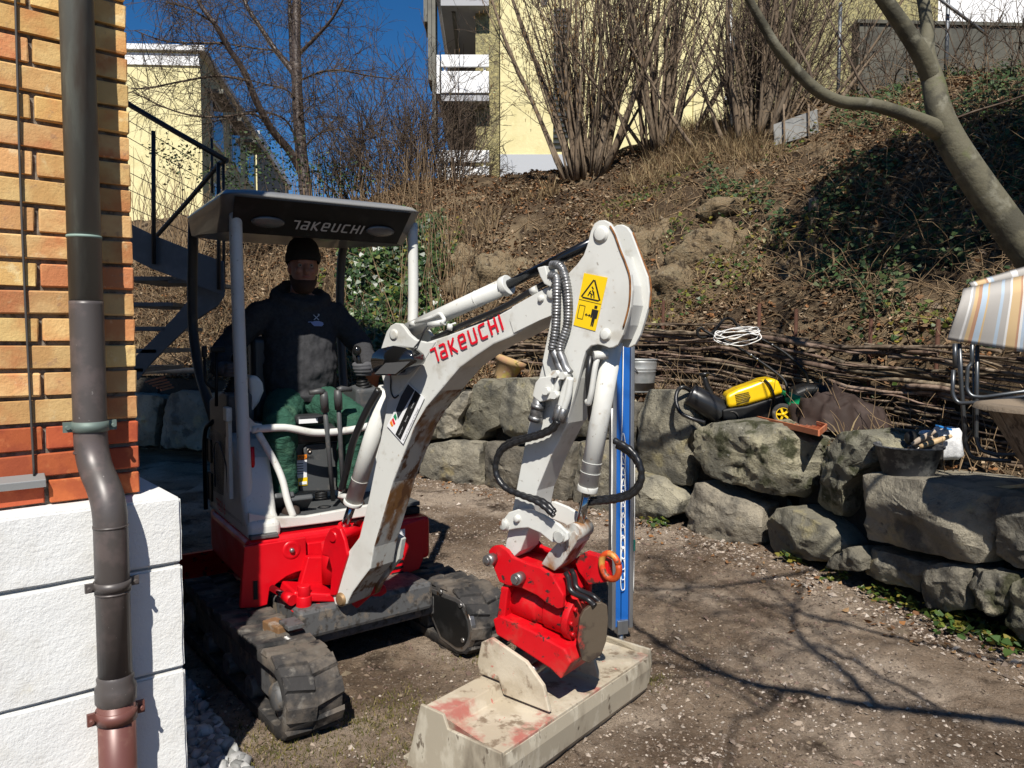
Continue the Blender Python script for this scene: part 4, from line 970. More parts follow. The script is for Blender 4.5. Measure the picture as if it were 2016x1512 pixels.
# hydraulic block and couplings on the stick face
vb_ = [(1078, 742), (1104, 738), (1106, 770), (1100, 784), (1078, 790), (1064, 778), (1070, 752)]
bplate(vb_, -.055, -.0, 'valve_block', M_white, stick)
mb = MB(); mb.cyl(BPn(1072, 782) - BS * .03, BPn(1062, 828) - BS * .03, .024, 18); mb.cyl(BPn(1069, 795) - BS * .03, BPn(1067, 803) - BS * .03, .027, 18); mb.cyl(BPn(1064, 818) - BS * .03, BPn(1062, 826) - BS * .03, .027, 18); mb.build('quick_coupling', M_coil, stick)
for pa in ([(1132, 740), (1124, 770), (1116, 800)], [(1136, 742), (1132, 775), (1122, 806)], [(1112, 742), (1110, 760), (1104, 776)]):
    mb = MB(); mb.tube(spline([BPn(a, b) - BS * .045 for a, b in pa], 4), .0125, 12); mb.build('steel_pipe', M_white, stick)
for pt in ((1094, 768), (1110, 776), (1112, 735), (1127, 738)):
    mb = MB(); mb.cyl(BPn(*pt) - BS * .03, BPn(*pt) - BS * .072, .015, 6); mb.build('hex_fitting', M_white, stick)
for pa in ([(1116, 796), (1112, 812), (1108, 826)], [(1124, 802), (1120, 814), (1116, 828)]):
    mb = MB(); mb.tube([BPn(a, b) - BS * .045 for a, b in pa], .0165, 12); mb.build('hose_ferrule', M_coil, stick)
# black hoses from block to tilt motor
for off, pa in ((-.04, [(1108, 824), (1100, 838), (1078, 850), (1050, 858), (1020, 866), (998, 882), (988, 910), (992, 936), (1010, 958), (1042, 972), (1072, 980), (1090, 990), (1104, 1005)]),
                (-.06, [(1116, 826), (1106, 842), (1082, 854), (1054, 862), (1024, 872), (1004, 886), (994, 912), (998, 936), (1014, 956), (1044, 970), (1074, 982), (1094, 996), (1108, 1010)])):
    coilhose('hose', [BPn(a, b) + BS * off for a, b in pa], .0125, M_hose, .03)
for off, pa in ((.08, [(1188, 872), (1214, 886), (1232, 905), (1242, 932), (1240, 960), (1222, 982), (1190, 992), (1150, 996), (1120, 1000)]), (.11, [(1186, 884), (1208, 898), (1224, 915), (1234, 938), (1230, 960), (1214, 978), (1186, 988), (1150, 992), (1120, 996)])):
    coilhose('hose', [BPn(a, b) + BS * off for a, b in pa], .0125, M_hose, .03)
mb = MB(); mb.tube([BPn(1160, 700) + BS * .01, BPn(1155, 740) + BS * .01, BPn(1152, 790) + BS * .03, BPn(1150, 830) + BS * .05], .0115, 10); mb.build('hose', M_hose, stick)
mb = MB(); mb.tube(fillet([BPn(1176, 699) + BS * .01, BPn(1172, 720) + BS * .0, BPn(1164, 775) + BS * .0, BPn(1156, 796) + BS * .01, BPn(1150, 790) + BS * .02], .03), .0105, 10); mb.cyl(BPn(1170, 700) - BS * .005, BPn(1188, 698) + BS * .03, .016, 12); mb.build('steel_pipe', M_white, stick)
# bucket cylinder
bc = empty('bucket_cylinder', V((0, 0, 0))); bc.parent = digger
SM = SWd / 2
C0, C1, C2 = mid(1207, 672, SM), mid(1156, 966, SM), mid(1141, 1036, SM)
mb = MB(); mb.tube([C0, C1], .036, 24); mb.build('barrel', M_white, bc)
mb = MB(); mb.tube([C0.lerp(C1, .965), C0.lerp(C1, 1.004)], .0385, 24); mb.build('gland', M_white, bc, bevel=.002)
for f in (.8, .87): mb = MB(); mb.tube([C0.lerp(C1, f), C0.lerp(C1, f + .004)], .0372, 24); mb.build('weld_ring', M_white, bc)
mb = MB(); mb.tube([C1, C2], .0165, 18); mb.build('rod', M_chrome, bc)
mb = MB(); mb.cyl(mid(1141, 1043, SM) - BS * .05, mid(1141, 1043, SM) + BS * .05, .033, 20); mb.build('rod_eye', M_worn, bc)
# links
lk = [(1001, 1018), (1010, 1006), (1028, 1000), (1052, 1000), (1078, 1011), (1108, 1029), (1126, 1046), (1126, 1060), (1112, 1068), (1094, 1064), (1072, 1046), (1048, 1036), (1024, 1038), (1006, 1042), (998, 1034)]
bplate(lk, -.03, -.014, 'link', M_white, stick); bplate(lk, SWd + .014, SWd + .03, 'link', M_white, stick)
lk2 = [(1110, 1052), (1128, 1046), (1136, 1056), (1130, 1072), (1104, 1112), (1088, 1126), (1062, 1112), (1076, 1090)]
bplate(lk2, .01, SWd - .01, 'bucket_link', M_worn, stick)
mb = MB(); mb.cyl(BPn(1112, 1053) - BS * .045, BPn(1112, 1053) + BS * (SWd + .045), .02, 18); mb.build('link_pin', M_worn, stick)
for pt in ((1002, 1030), (1109, 1053)): pin(*pt, -.03, .019, .012, m=M_worn, parent=stick)
pin(1028, 1018, -.03, .012, .012, parent=stick)
# --- tilting coupler
tc_ = empty('tilt_coupler', V((0, 0, 0))); tc_.parent = digger
ck = [(975, 1080), (983, 1070), (997, 1069), (1011, 1078), (1022, 1092), (1056, 1106), (1076, 1112), (1100, 1128), (1122, 1166), (1120, 1190), (1110, 1192), (1088, 1180), (1070, 1166), (1040, 1152), (1010, 1146), (996, 1140), (988, 1120), (982, 1105)]
bplate(ck, -.045, -.025, 'coupler_cheek', M_redworn, tc_, .004); bplate(ck, SWd + .025, SWd + .045, 'coupler_cheek', M_redworn, tc_, .004)
bplate([(1000, 1100), (1060, 1118), (1100, 1140), (1112, 1176), (1070, 1158), (1010, 1138)], -.025, SWd + .025, 'coupler_web', M_redworn, tc_, .006)
for pt in ((985, 1094), (1040, 1130)):
    mb = MB(); mb.cyl(BPn(*pt) - BS * .045, BPn(*pt) - BS * .085, .022, 16); mb.cyl(BPn(*pt) - BS * .085, BPn(*pt) - BS * .095, .016, 6); mb.build('coupler_pin', M_steel, tc_)
# lifting eye
mb = MB(); le = BPn(1175, 1128, 0) + BS * .1; x_, y_ = BF, ZV
ring = [le + (BF * .7 + ZV * .25).normalized() * (.036 * math.cos(t)) + (ZV - BF * .3).normalized() * (.048 * math.sin(t)) for t in [2 * math.pi * k / 20 for k in range(21)]]
mb.tube(ring, .0125, 10); mb.build('lifting_hook', mat('worn orange-red hook', (.5, .06, .01), .5, var=[((.5, .25, .05), 16, .5, .62), ((.1, .04, .02), 22, .58, .66)]), tc_)
bplate([(1100, 1115), (1122, 1100), (1148, 1108), (1168, 1120), (1170, 1160), (1130, 1166), (1110, 1140)], SWd - .02, SWd + .02, 'hook_plate', M_redworn, tc_, .004)
# rotary tilt motor: stepped barrel lying along the reach direction
ta, tb = mid(1006, 1166, SM), mid(1140, 1216, SM)
mb = MB(); ax = (tb - ta).normalized(); L_ = (tb - ta).length
mb.lathe(ta, [(0, -.01), (.06, -.01), (.066, 0), (.066, L_ * .1), (.076, L_ * .12), (.076, L_ * .5), (.07, L_ * .52), (.07, L_ * .62), (.078, L_ * .64), (.078, L_ * .9), (.088, L_ * .92), (.088, L_), (0, L_ + .002)], 28, ax); mb.build('tilt_motor', M_redworn, tc_, bevel=.002, fixn=True)
for k in range(8):
    an = 2 * math.pi * k / 8; x_, y_ = orth(ax); c = tb + x_ * (.068 * math.cos(an)) + y_ * (.068 * math.sin(an)); mb = MB(); mb.cyl(c, c + ax * .014, .009, 6); mb.build('bolt', M_redworn, tc_)
# motor end plates
bplate([(998, 1150), (1012, 1152), (1004, 1218), (990, 1214)], -.04, SWd + .04, 'end_plate', M_redworn, tc_, .005)
ep = [(1142, 1218), (1150, 1202), (1166, 1190), (1184, 1186), (1196, 1192), (1198, 1220), (1194, 1262), (1184, 1290), (1160, 1306), (1146, 1300), (1138, 1262)]
epc = onplane(1166, 1245, BP0 + BS * .02, BS)
epw = [onplane(a, b, epc, (BF * .75 - BS * .66).normalized()) for a, b in ep]
mb = MB(); mb.prism(epw, -(BF * .75 - BS * .66).normalized() * .018); mb.build('end_plate', mat('scraped end plate', (.1, .075, .05), .6, .3, var=[((.05, .035, .025), 10, .48, .6), ((.4, .04, .03), 7, .6, .68)], bump=[(30, .3, .004)]), tc_, bevel=.003)
mf = [(985, 1212), (1000, 1206), (1060, 1234), (1126, 1270), (1138, 1296), (1118, 1328), (1098, 1308), (1036, 1268), (992, 1242)]
bplate(mf, -.05, SWd + .03, 'mount_frame', M_redworn, tc_, .006)
for off in (.02, .06):
    mb = MB(); mb.tube(spline([BPn(1040, 1085) + BS * off, BPn(1060, 1066) + BS * (off - .03), BPn(1108, 1130) + BS * off, BPn(1130, 1160) + BS * (off - .04), BPn(1150, 1182) + BS * off, BPn(1166, 1196) + BS * off], 6)[12:], .011, 10); mb.build('hose', M_hose, tc_)
# --- ditching bucket
bk = empty('ditching_bucket', V((0, 0, 0))); bk.parent = digger
M_buck = mat('dusty scraped bucket steel', (.4, .34, .25), .75, .1, var=[((.5, .44, .34), 6, .45, .62), ((.36, .06, .05), 4.2, .52, .62, .75), ((.2, .15, .1), 13, .55, .66), ((.42, .09, .07), 30, .66, .72, .8)], bump=[(25, .35, .006), (120, .3, .003)])
M_buckf = mat('scoured bucket steel', (.4, .35, .265), .65, .2, var=[((.22, .185, .135), 5, .5, .66), ((.52, .47, .37), 11, .5, .62), ((.13, .1, .07), 22, .6, .68)], bump=[(30, .3, .004)], stretch=(1, 1, .5))
KD = V((.62, .785, 0)).normalized(); KF = V((KD.y, -KD.x, 0))      # along the width (away from camera), forward
K0 = U(989, 1482, 2.50)                                            # near top front corner
KL = 1.02; tl = ZV * .02
def KP(a, s_, h): return V((K0.x, K0.y, 0)) + KF * a + KD * s_ + ZV * h + ZV * (s_ * .02)
zt = K0.z
fr = [(0, zt), (.008, zt - .06), (-.005, zt - .15), (-.05, zt - .215), (-.14, max(.012, zt - .25))]
mb = MB()
th = .012
outer = [(-.36, zt + .055), (-.265, zt + .05), (-.245, zt + .005), (0, zt)]
prof = outer + fr[1:] + [(-.30, .012)]
inner = [(a - (.014 if i > 2 else 0) , h - (.012 if i < 4 else -.004 if i > 6 else 0)) for i, (a, h) in enumerate(prof)]
mb.prism([KP(a, 0, h) for a, h in outer] + [KP(a, 0, h - .014) for a, h in outer[::-1]], KD * KL); mb.build('top_plate', M_buck, bk, bevel=.003)
f2 = [(.002, zt - .012)] + fr[1:] + [(-.3, .012)]
mb = MB(); mb.prism([KP(a, 0, h) for a, h in f2] + [KP(a - .015, 0, h + .004) for a, h in f2[::-1]], KD * KL); mb.build('back_shell', M_buckf, bk, bevel=.002)
endp = [(-.372, zt + .06), (-.26, zt + .056), (-.238, zt + .01), (.004, zt + .004), (.012, zt - .06), (-.002, zt - .15), (-.05, zt - .22), (-.14, max(.008, zt - .255)), (-.45, .008)]
for s_ in (-.014, KL + .001):
    mb = MB(); mb.prism([KP(a, s_, h) for a, h in endp], KD * .013); mb.build('end_cheek', M_buckf, bk, bevel=.003)
for s_ in (.30, .64):
    gz = [(-.372, zt + .1), (-.35, zt + .19), (-.30, zt + .22), (-.13, zt + .17), (-.05, zt + .1), (-.02, zt + .008), (-.24, zt + .012), (-.26, zt + .058), (-.36, zt + .062)]
    mb = MB(); mb.prism([KP(a, s_, h) for a, h in gz], KD * .018); mb.build('gusset_ear', M_buck, bk, bevel=.004)
mb = MB(); mb.cyl(KP(-.16, .31, zt + .1), KP(-.16, .65, zt + .107), .022, 16); mb.build('hinge_pin', M_steel, bk)
mb = MB(); mb.box(KP(-.42, KL / 2, .018), (.12, KL, .014), (KF, KD, ZV)); mb.build('cutting_edge', M_buckf, bk, bevel=.003)
# --- swing bracket between body and boom
sb_ = empty('swing_bracket', V((0, 0, 0))); sb_.parent = digger
def rpl(poly, lx, th, name, bev=.006, m=M_red):
    mb = MB(); mb.prism([ML(a, b, lx=lx) for a, b in poly], XH * th); return mb.build(name, m, sb_, bevel=bev, seg=2)
rpl([(600, 1092), (640, 1092), (668, 1100), (650, 1110), (636, 1130), (632, 1150), (640, 1170), (596, 1168), (584, 1150)], .42, .05, 'bracket_web')
mb = MB(); lowf = [Gd(563, 1172, .47), Gd(668, 1176, .47), Gd(690, 1168, .47), Gd(688, 1140, .47), Gd(610, 1150, .47)]
mb.prism([ML(580, 1165, lx=.62), ML(664, 1170, lx=.66), ML(668, 1186, lx=.66), ML(574, 1184, lx=.62)], -XH * .2); mb.build('lower_flange', M_red, sb_, bevel=.008)
mb = MB(); mb.prism([ML(574, 1206, lx=.64), ML(630, 1188, lx=.64), ML(664, 1196, lx=.66), ML(720, 1180, lx=.66), ML(760, 1152, lx=.66), ML(764, 1166, lx=.66), ML(716, 1206, lx=.66), ML(672, 1222, lx=.66), ML(620, 1216, lx=.64)], -XH * .16); mb.build('bottom_casting', M_red, sb_, bevel=.012, seg=3)
mb = MB(); mb.prism([ML(690, 1190, lx=.68), ML(712, 1168, lx=.68), ML(740, 1150, lx=.68), ML(752, 1140, lx=.68), ML(756, 1158, lx=.68), ML(730, 1176, lx=.68), ML(704, 1200, lx=.68)], -XH * .06); mb.build('casting_rib', M_red, sb_, bevel=.012, seg=3)
# tall cheeks holding the boom cylinder eye
ch = [(636, 1092), (642, 1060), (652, 1040), (664, 1034), (674, 1040), (682, 1062), (688, 1092), (676, 1130), (664, 1172), (652, 1172), (656, 1120), (650, 1096)]
chw = [onplane(a, b, BP0 + BS * -.0, BS) for a, b in ch]
for o_ in (.0, BW + .0):
    mb = MB(); mb.prism([p + BS * (o_ - .012) for p in chw], BS * .022); mb.build('bracket_cheek', M_red, sb_, bevel=.008, seg=3)
mb = MB(); mb.cyl(BPn(660, 1055) - BS * .02, BPn(660, 1055) + BS * (BW + .02), .024, 20); mb.build('cheek_pin', M_red, sb_)
mb = MB(); mb.cyl(ML(598, 1152, lx=.62), ML(598, 1152, lx=.62) - ZV * .05, .03, 20); mb.cyl(ML(598, 1172, lx=.62), ML(598, 1206, lx=.62), .036, 20); mb.build('swing_pin', M_red, sb_, bevel=.004)
mb = MB(); mb.tube([ML(536, 1158, lx=.46), ML(570, 1178, lx=.6)], .017, 14); mb.build('swing_rod', M_chrome, sb_)
mb = MB(); mb.tube([ML(562, 1173, lx=.57), ML(576, 1182, lx=.63)], .026, 14); mb.build('rod_eye', M_red, sb_)
mb = MB(); mb.cyl(W(.5, -.105, .40), W(.5, -.105, .60), .05, 20); mb.build('king_post', M_red, sb_)
# boom cylinder in front of the cab
bm_ = empty('boom_cylinder', V((0, 0, 0))); bm_.parent = digger
mO = BW / 2
D0, D1, D2 = mid(668, 1052, mO), mid(696, 990, mO), mid(768, 722, mO)
D0 = onplane(672, 1056, BP0 + BS * mO, BS); D1 = onplane(694, 992, BP0 + BS * mO, BS); D2 = onplane(762, 765, BP0 + BS * mO, BS)
mb = MB(); mb.tube([D1, D2], .04, 24); mb.build('barrel', M_white, bm_)
mb = MB(); mb.tube([D1, D1.lerp(D2, .03)], .046, 24); mb.build('gland', M_white, bm_, bevel=.003)
mb = MB(); mb.tube([D1.lerp(D2, .22), D1.lerp(D2, .225)], .0412, 24); mb.build('weld_ring', M_white, bm_)
mb = MB(); mb.tube([D0, D1], .02, 18); mb.build('rod', M_chrome, bm_)
mb = MB(); mb.tube([D0.lerp(D1, -.1), D0.lerp(D1, .35)], .034, 18); mb.build('rod_eye', M_red, bm_, bevel=.004)
mb = MB(); nn = (ZV.cross(BS)).normalized()
hp = [D1.lerp(D2, .12) - BF * .07 - BS * .03, D1.lerp(D2, .3) - BF * .065 - BS * .04, D1.lerp(D2, .55) - BF * .055 - BS * .06, D1.lerp(D2, .8) - BF * .03 - BS * .06, D1.lerp(D2, 1.0) + BF * .0 - BS * .05]
mb.tube(spline(hp, 6), [.0165] * 25, 12); mb.build('hose', M_hose, bm_)
mb = MB(); mb.tube([D1.lerp(D2, .06) - BS * .01, D1.lerp(D2, .07) - BF * .07 - BS * .03, D1.lerp(D2, .13) - BF * .07 - BS * .03], .0145, 12); mb.build('oil_port', M_white, bm_)

# second joystick, on the house side
js2 = empty('joystick', V((0, 0, 0))); js2.parent = digger
jb2 = W(-.08, -.42, 1.32); jt2 = W(-.06, -.41, 1.49); ax = (jt2 - jb2).normalized()
mb = MB(); mb.lathe(jb2 - ax * .01, [(.06, 0)] + prof_j + [(.018, .1), (.014, .14)], 20, ax); mb.build('bellows', M_black, js2)
mb = MB(); mb.tube([jb2 + ax * .08, jt2], [.016, .013], 12); mb.sphere(jt2 + ax * .005, .0255, 18, 12, (1, 1, 1.2)); mb.build('knob', M_black, js2)
# ------------------------------------------------------------------ seated operator
person = empty('person', W(-.2, -.03, .7), 'person in black beanie, dark hoodie and green work trousers operating the excavator', 'person')
M_skin = mat('skin', (.28, .13, .09), .55, var=[((.36, .13, .09), 14, .5, .7)])
M_hood = mat('dark grey sweatshirt', (.042, .042, .045), .95, var=[((.035, .035, .037), 60, .45, .6)], bump=[(260, .3, .002), (9, .3, .02)], spec=.1)
M_trous = mat('green work trousers', (.03, .085, .058), .9, var=[((.05, .11, .07), 6, .5, .7), ((.1, .12, .08), 9, .62, .74, .6)], bump=[(16, .7, .03), (45, .6, .01), (300, .2, .001)], spec=.1, stretch=(1, 1, 2.2))
M_beanie = mat('black knit', (.008, .008, .009), .95, bump=[(160, .6, .004)])
M_beard = mat('beard', (.05, .022, .011), .9, bump=[(220, .8, .004)])
M_glove = mat('grey work glove', (.07, .07, .075), .8, bump=[(200, .3, .002)])
M_boot = mat('work boot', (.04, .025, .018), .7, bump=[(30, .3, .01)])
def ell(c, a, b, n=24, X=XH, Y=XS): return [c + X * (a * math.cos(2 * math.pi * k / n)) + Y * (b * math.sin(2 * math.pi * k / n)) for k in range(n)]
def remesh(o, vox, sm=4, disp=None):
    m = o.modifiers.new('remesh', 'REMESH'); m.mode = 'VOXEL'; m.voxel_size = vox; m.use_smooth_shade = True
    if sm:
        s_ = o.modifiers.new('smooth', 'SMOOTH'); s_.iterations = sm; s_.factor = .5
    if disp:
        tx = bpy.data.textures.new('folds', 'CLOUDS'); tx.noise_scale = disp[1]; tx.noise_depth = 2
        d = o.modifiers.new('folds', 'DISPLACE'); d.texture = tx; d.strength = disp[0]; d.mid_level = .5; d.texture_coords = 'LOCAL'
    return o
KP_ = 1.045
def PW(a, b, z, k=KP_): return CAMP + (W(a, b, z) - CAMP) * k        # he sits well back under the roof
def PL(a, b, z): return PW(a, b, z, 1.02)
SHR, SHL = PW(-.21, .185, 1.735), PW(-.21, -.235, 1.735)
ELR, ELL = PW(-.15, .325, 1.54), PW(-.19, -.43, 1.54)
gR = jt - ax * 0; axj = (jt - jb).normalized()
GR = jb + axj * .115; GL = jb2 + (jt2 - jb2).normalized() * .115
WRR = GR + XS * .075 - XH * .07 + ZV * .015; WRL = GL - XS * .06 - XH * .08 + ZV * .01
mb = MB()
spn = [(-.2, -.03, 1.25, .15, .19), (-.19, -.03, 1.33, .175, .215), (-.18, -.03, 1.42, .18, .215), (-.19, -.028, 1.55, .165, .212), (-.2, -.025, 1.66, .15, .22), (-.205, -.025, 1.74, .13, .235), (-.2, -.024, 1.8, .105, .19), (-.19, -.023, 1.845, .085, .11)]
mb.rings([ell(PW(a, b, z), r1, r2) for a, b, z, r1, r2 in spn])
for sh, el_, wr in ((SHR, ELR, WRR), (SHL, ELL, WRL)):
    inn = PW(-.2, -.025, 1.74)
    mb.tube([inn.lerp(sh, .5), sh, sh.lerp(el_, .4), el_.lerp(sh, .08), el_, el_.lerp(wr, .3), el_.lerp(wr, .7), wr], [.075, .082, .078, .07, .07, .068, .06, .05], 16)
    mb.tube([el_.lerp(wr, .86), wr, wr.lerp(el_, -.06)], [.05, .053, .046], 14)
mb.tube(spline([PW(-.27, -.13, 1.86), PW(-.30, -.02, 1.9), PW(-.27, .09, 1.86), PW(-.17, .11, 1.82), PW(-.1, -.02, 1.775), PW(-.17, -.15, 1.82), PW(-.27, -.13, 1.86)], 5), .036, 10)
mb.tube([PW(-.2, -.03, 1.285), PW(-.19, -.03, 1.33)], [.2, .205], 20)
hood = remesh(mb.build('hoodie', M_hood, person), .010, 3, (.028, .06))
# legs
mb = MB(); legs = []
for hp_, kn, an in ((PW(-.16, -.12, 1.235), PL(.20, -.265, 1.15), PL(.17, -.235, .80)), (PW(-.16, .06, 1.235), PL(.22, .125, 1.165), PL(.2, .10, .80))):
    mb.tube([hp_, hp_.lerp(kn, .35), hp_.lerp(kn, .75), kn, kn.lerp(an, .12) + XH * .012, kn.lerp(an, .45), kn.lerp(an, .85), an], [.115, .112, .096, .088, .086, .078, .072, .076], 18); legs.append(an)
mb.rings([ell(PW(-.2, -.03, z), r1, r2) for z, r1, r2 in ((1.16, .14, .19), (1.24, .17, .205), (1.32, .165, .2), (1.37, .16, .19))])
remesh(mb.build('trousers', M_trous, person), .010, 3, (.02, .045))
for an in legs:
    mb = MB(); mb.tube([an + ZV * .02, an - ZV * .05, an - ZV * .07 + XH * .05, an - ZV * .075 + XH * .12, an - ZV * .075 + XH * .165], [.055, .056, .05, .045, .03], 14)
    remesh(mb.build('boot', M_boot, person), .008, 2)
# head and body under the clothes, one continuous skin
HC = PW(-.125, -.022, 1.985); hd = (XH * .985 - XS * .15).normalized(); hs2 = ZV.cross(hd).normalized()
mb = MB()
prof = [(-.125, .03, .055, .02), (-.115, .045, .07, .03), (-.095, .056, .082, .045), (-.06, .066, .09, .07), (-.02, .072, .093, .088), (.02, .075, .092, .098), (.06, .075, .09, .1), (.1, .066, .078, .088), (.13, .045, .055, .06), (.145, .015, .02, .02)]
rg = []
for z, wx, fy, by in prof:
    r_ = []
    for k in range(28):
        t = 2 * math.pi * k / 28; c_, s_ = math.cos(t), math.sin(t); fb = fy if c_ > 0 else by
        r_.append(HC + hd * (fb * abs(c_) ** .9 * (1 if c_ > 0 else -1)) + hs2 * (wx * s_) + ZV * z)
    rg.append(r_)
mb.rings(rg)
mb.tube([HC - hd * .02 - ZV * .06, PW(-.185, -.023, 1.84), PW(-.2, -.025, 1.76)], [.062, .06, .075], 18)
mb.rings([ell(PW(a, b, z), r1 * .8, r2 * .8) for a, b, z, r1, r2 in spn])
# brow, nose, cheeks, ears, lips
mb.tube([HC + hd * .085 + ZV * .022, HC + hd * .1 - ZV * .005, HC + hd * .112 - ZV * .025, HC + hd * .095 - ZV * .036], [.009, .012, .016, .01], 10)
mb.tube([HC + hd * .08 + hs2 * -.045 + ZV * .03, HC + hd * .09 + ZV * .034, HC + hd * .08 + hs2 * .045 + ZV * .03], [.009, .011, .009], 8)
for sd in (-1, 1):
    mb.sphere(HC + hs2 * (sd * .077) - hd * .012 - ZV * .002, .03, 12, 8, (.35, .8, 1.15), (hs2, hd, ZV))
    mb.sphere(HC + hs2 * (sd * .035) + hd * .075 - ZV * .02, .022)
    for q_ in ((WRR, ELR) if sd > 0 else (WRL, ELL),): mb.tube([PW(-.2, -.025, 1.74).lerp(SHR if sd > 0 else SHL, .5), SHR if sd > 0 else SHL, q_[1], q_[0]], [.05, .045, .035, .028], 10)
remesh(mb.build('body', M_skin, person), .006, 2)
for sd in (-1, 1):
    mb = MB(); mb.sphere(HC + hs2 * (sd * .032) + hd * .081 + ZV * .008, .0125, 12, 8); ey = mb.build('eye', mat('eye', (.25, .23, .21), .25), person)
    mb = MB(); mb.sphere(HC + hs2 * (sd * .032) + hd * .0885 + ZV * .008, .006, 10, 6); mb.build('iris', mat('iris', (.03, .025, .02), .2), ey)
mb = MB(); mb.tube([HC + hd * .096 + hs2 * -.022 - ZV * .056, HC + hd * .103 - ZV * .057, HC + hd * .096 + hs2 * .022 - ZV * .056], [.004, .0065, .004], 8); mb.build('lips', mat('lips', (.3, .1, .08), .5), person)
mb = MB(); rg = []
for z, wx, fy in ((-.04, .079, .02), (-.06, .079, .05), (-.075, .075, .088), (-.095, .07, .102), (-.12, .06, .1), (-.14, .045, .085), (-.15, .02, .06)):
    rg.append([HC + hd * (-.01 + (fy + .01) * math.sin(math.pi * k / 20)) + hs2 * (wx * math.cos(math.pi * k / 20)) + ZV * z for k in range(21)] + [HC + hd * (-.012 + (fy - .02) * math.sin(math.pi * k / 20)) + hs2 * (wx * .8 * math.cos(math.pi * k / 20)) + ZV * z for k in range(20, -1, -1)])
mb.rings(rg); mb.build('beard', M_beard, person, fixn=True)
mb = MB(); rg = []
for z, r_ in ((.035, .1), (.028, .106), (.04, .111), (.075, .111), (.083, .107), (.087, .104), (.12, .099), (.15, .082), (.172, .055), (.182, .02)):
    rg.append([HC + ZV * (z - .03 * math.cos(2 * math.pi * k / 28) * (z < .09) * -.4) + hd * (r_ * 1.02 * math.cos(2 * math.pi * k / 28) - .004) + hs2 * (r_ * .9 * math.sin(2 * math.pi * k / 28)) for k in range(28)])
mb.rings(rg, cap=(False, True)); mb.build('beanie', M_beanie, person)
# gloved hands closed on the joysticks
def hand(G_, axis, wr, sg):
    f_ = XH; s_ = XS * sg; u = axis
    mb = MB()
    palm = G_ + s_ * .045 - f_ * .012
    mb.tube([wr, wr.lerp(palm, .45), palm + u * .004, palm + s_ * -.006 + f_ * .022], [.034, .036, .04, .03], 14)
    for i in range(4):
        z = .028 - i * .0185; ln = (1, 1.08, 1.02, .85)[i]
        mb.tube(spline([palm + f_ * .01 + u * z, palm + f_ * (.045 * ln) + u * (z * .98) - s_ * .004, G_ + f_ * (.04 * ln) + u * (z * .95) - s_ * .006, G_ + f_ * .012 + u * (z * .9) - s_ * (.032 * ln), G_ - f_ * .01 + u * (z * .9) - s_ * (.026 * ln)], 4), [.0115] * 14 + [.0095] * 3, 10)
    mb.tube(spline([palm - f_ * .02 + u * .02, G_ - f_ * .03 + u * .035, G_ - f_ * .022 - s_ * .022 + u * .03, G_ - s_ * .034 + f_ * .002 + u * .026], 4), [.013] * 10 + [.0105] * 3, 10)
    o = mb.build('glove', M_glove, person); return remesh(o, .0035, 2)
hand(GR, axj, WRR, 1); hand(GL, (jt2 - jb2).normalized(), WRL, -1)
# chest emblem, laid on the cloth
bpy.context.view_layer.update()
dg = bpy.context.evaluated_depsgraph_get(); he = hood.evaluated_get(dg)
def oncloth(px, py):
    off = wl(person); ok, p, n, _ = he.ray_cast(CAMP - off, ray(px, py).normalized())
    return (p + off + n * .004) if ok else None
def emb(poly, name, m):
    P_ = [oncloth(*p) for p in poly]
    if all(P_): mb = MB(); mb.add(P_, [tuple(range(len(P_)))]); mb.build(name, m, hood)
M_emb = mat('embroidery', (.25, .3, .5), .8); M_emb2 = mat('pale embroidery', (.4, .42, .45), .8)
emb([(616.5, 621), (618, 620), (628, 630), (626.5, 631)], 'emblem_tool', M_emb2); emb([(627, 620), (628.5, 621), (618.5, 631), (617, 630)], 'emblem_tool', M_emb2)
emb([(625, 618), (629, 619), (628, 623), (626, 621)], 'emblem_axe_head', M_emb2)
emb([(611, 635), (620, 632.5), (628, 632.5), (635, 635), (636, 639), (633, 642.5), (618, 642.5), (614, 639)], 'emblem_vehicle', M_emb)
emb([(606, 634), (613, 633.6), (613, 634.8), (606, 635.2)], 'emblem_barrel', M_emb)
# ------------------------------------------------------------------ buildings on the hill
def facing(c0, c1, h0, h1, th):
    """upright slab from plan point c0 to c1"""
    pass
M_yel = mat('pale yellow stucco', (.66, .59, .33), .9, var=[((.6, .53, .28), 2, .45, .65), ((.72, .65, .36), 9, .55, .7)], bump=[(14, .35, .03), (60, .4, .01)], spec=.1)
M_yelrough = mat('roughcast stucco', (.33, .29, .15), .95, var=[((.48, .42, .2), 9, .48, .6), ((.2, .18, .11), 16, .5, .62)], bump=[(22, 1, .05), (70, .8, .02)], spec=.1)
M_greyst = mat('grey render and shade', (.16, .155, .13), .9, var=[((.12, .115, .1), 3, .45, .65)], bump=[(40, .3, .01)])
M_wht = mat('white painted board', (.72, .72, .72), .6, var=[((.6, .6, .58), 6, .55, .75)])
M_glass = mat('window glass', (.03, .035, .04), .05, spec=.8)
M_frame = mat('window frame', (.55, .55, .53), .5)
M_soffit = mat('grey soffit', (.34, .34, .35), .8)  # even grey on the balcony floor slabs
M_darkm = mat('dark metal', (.03, .032, .035), .5, .3)
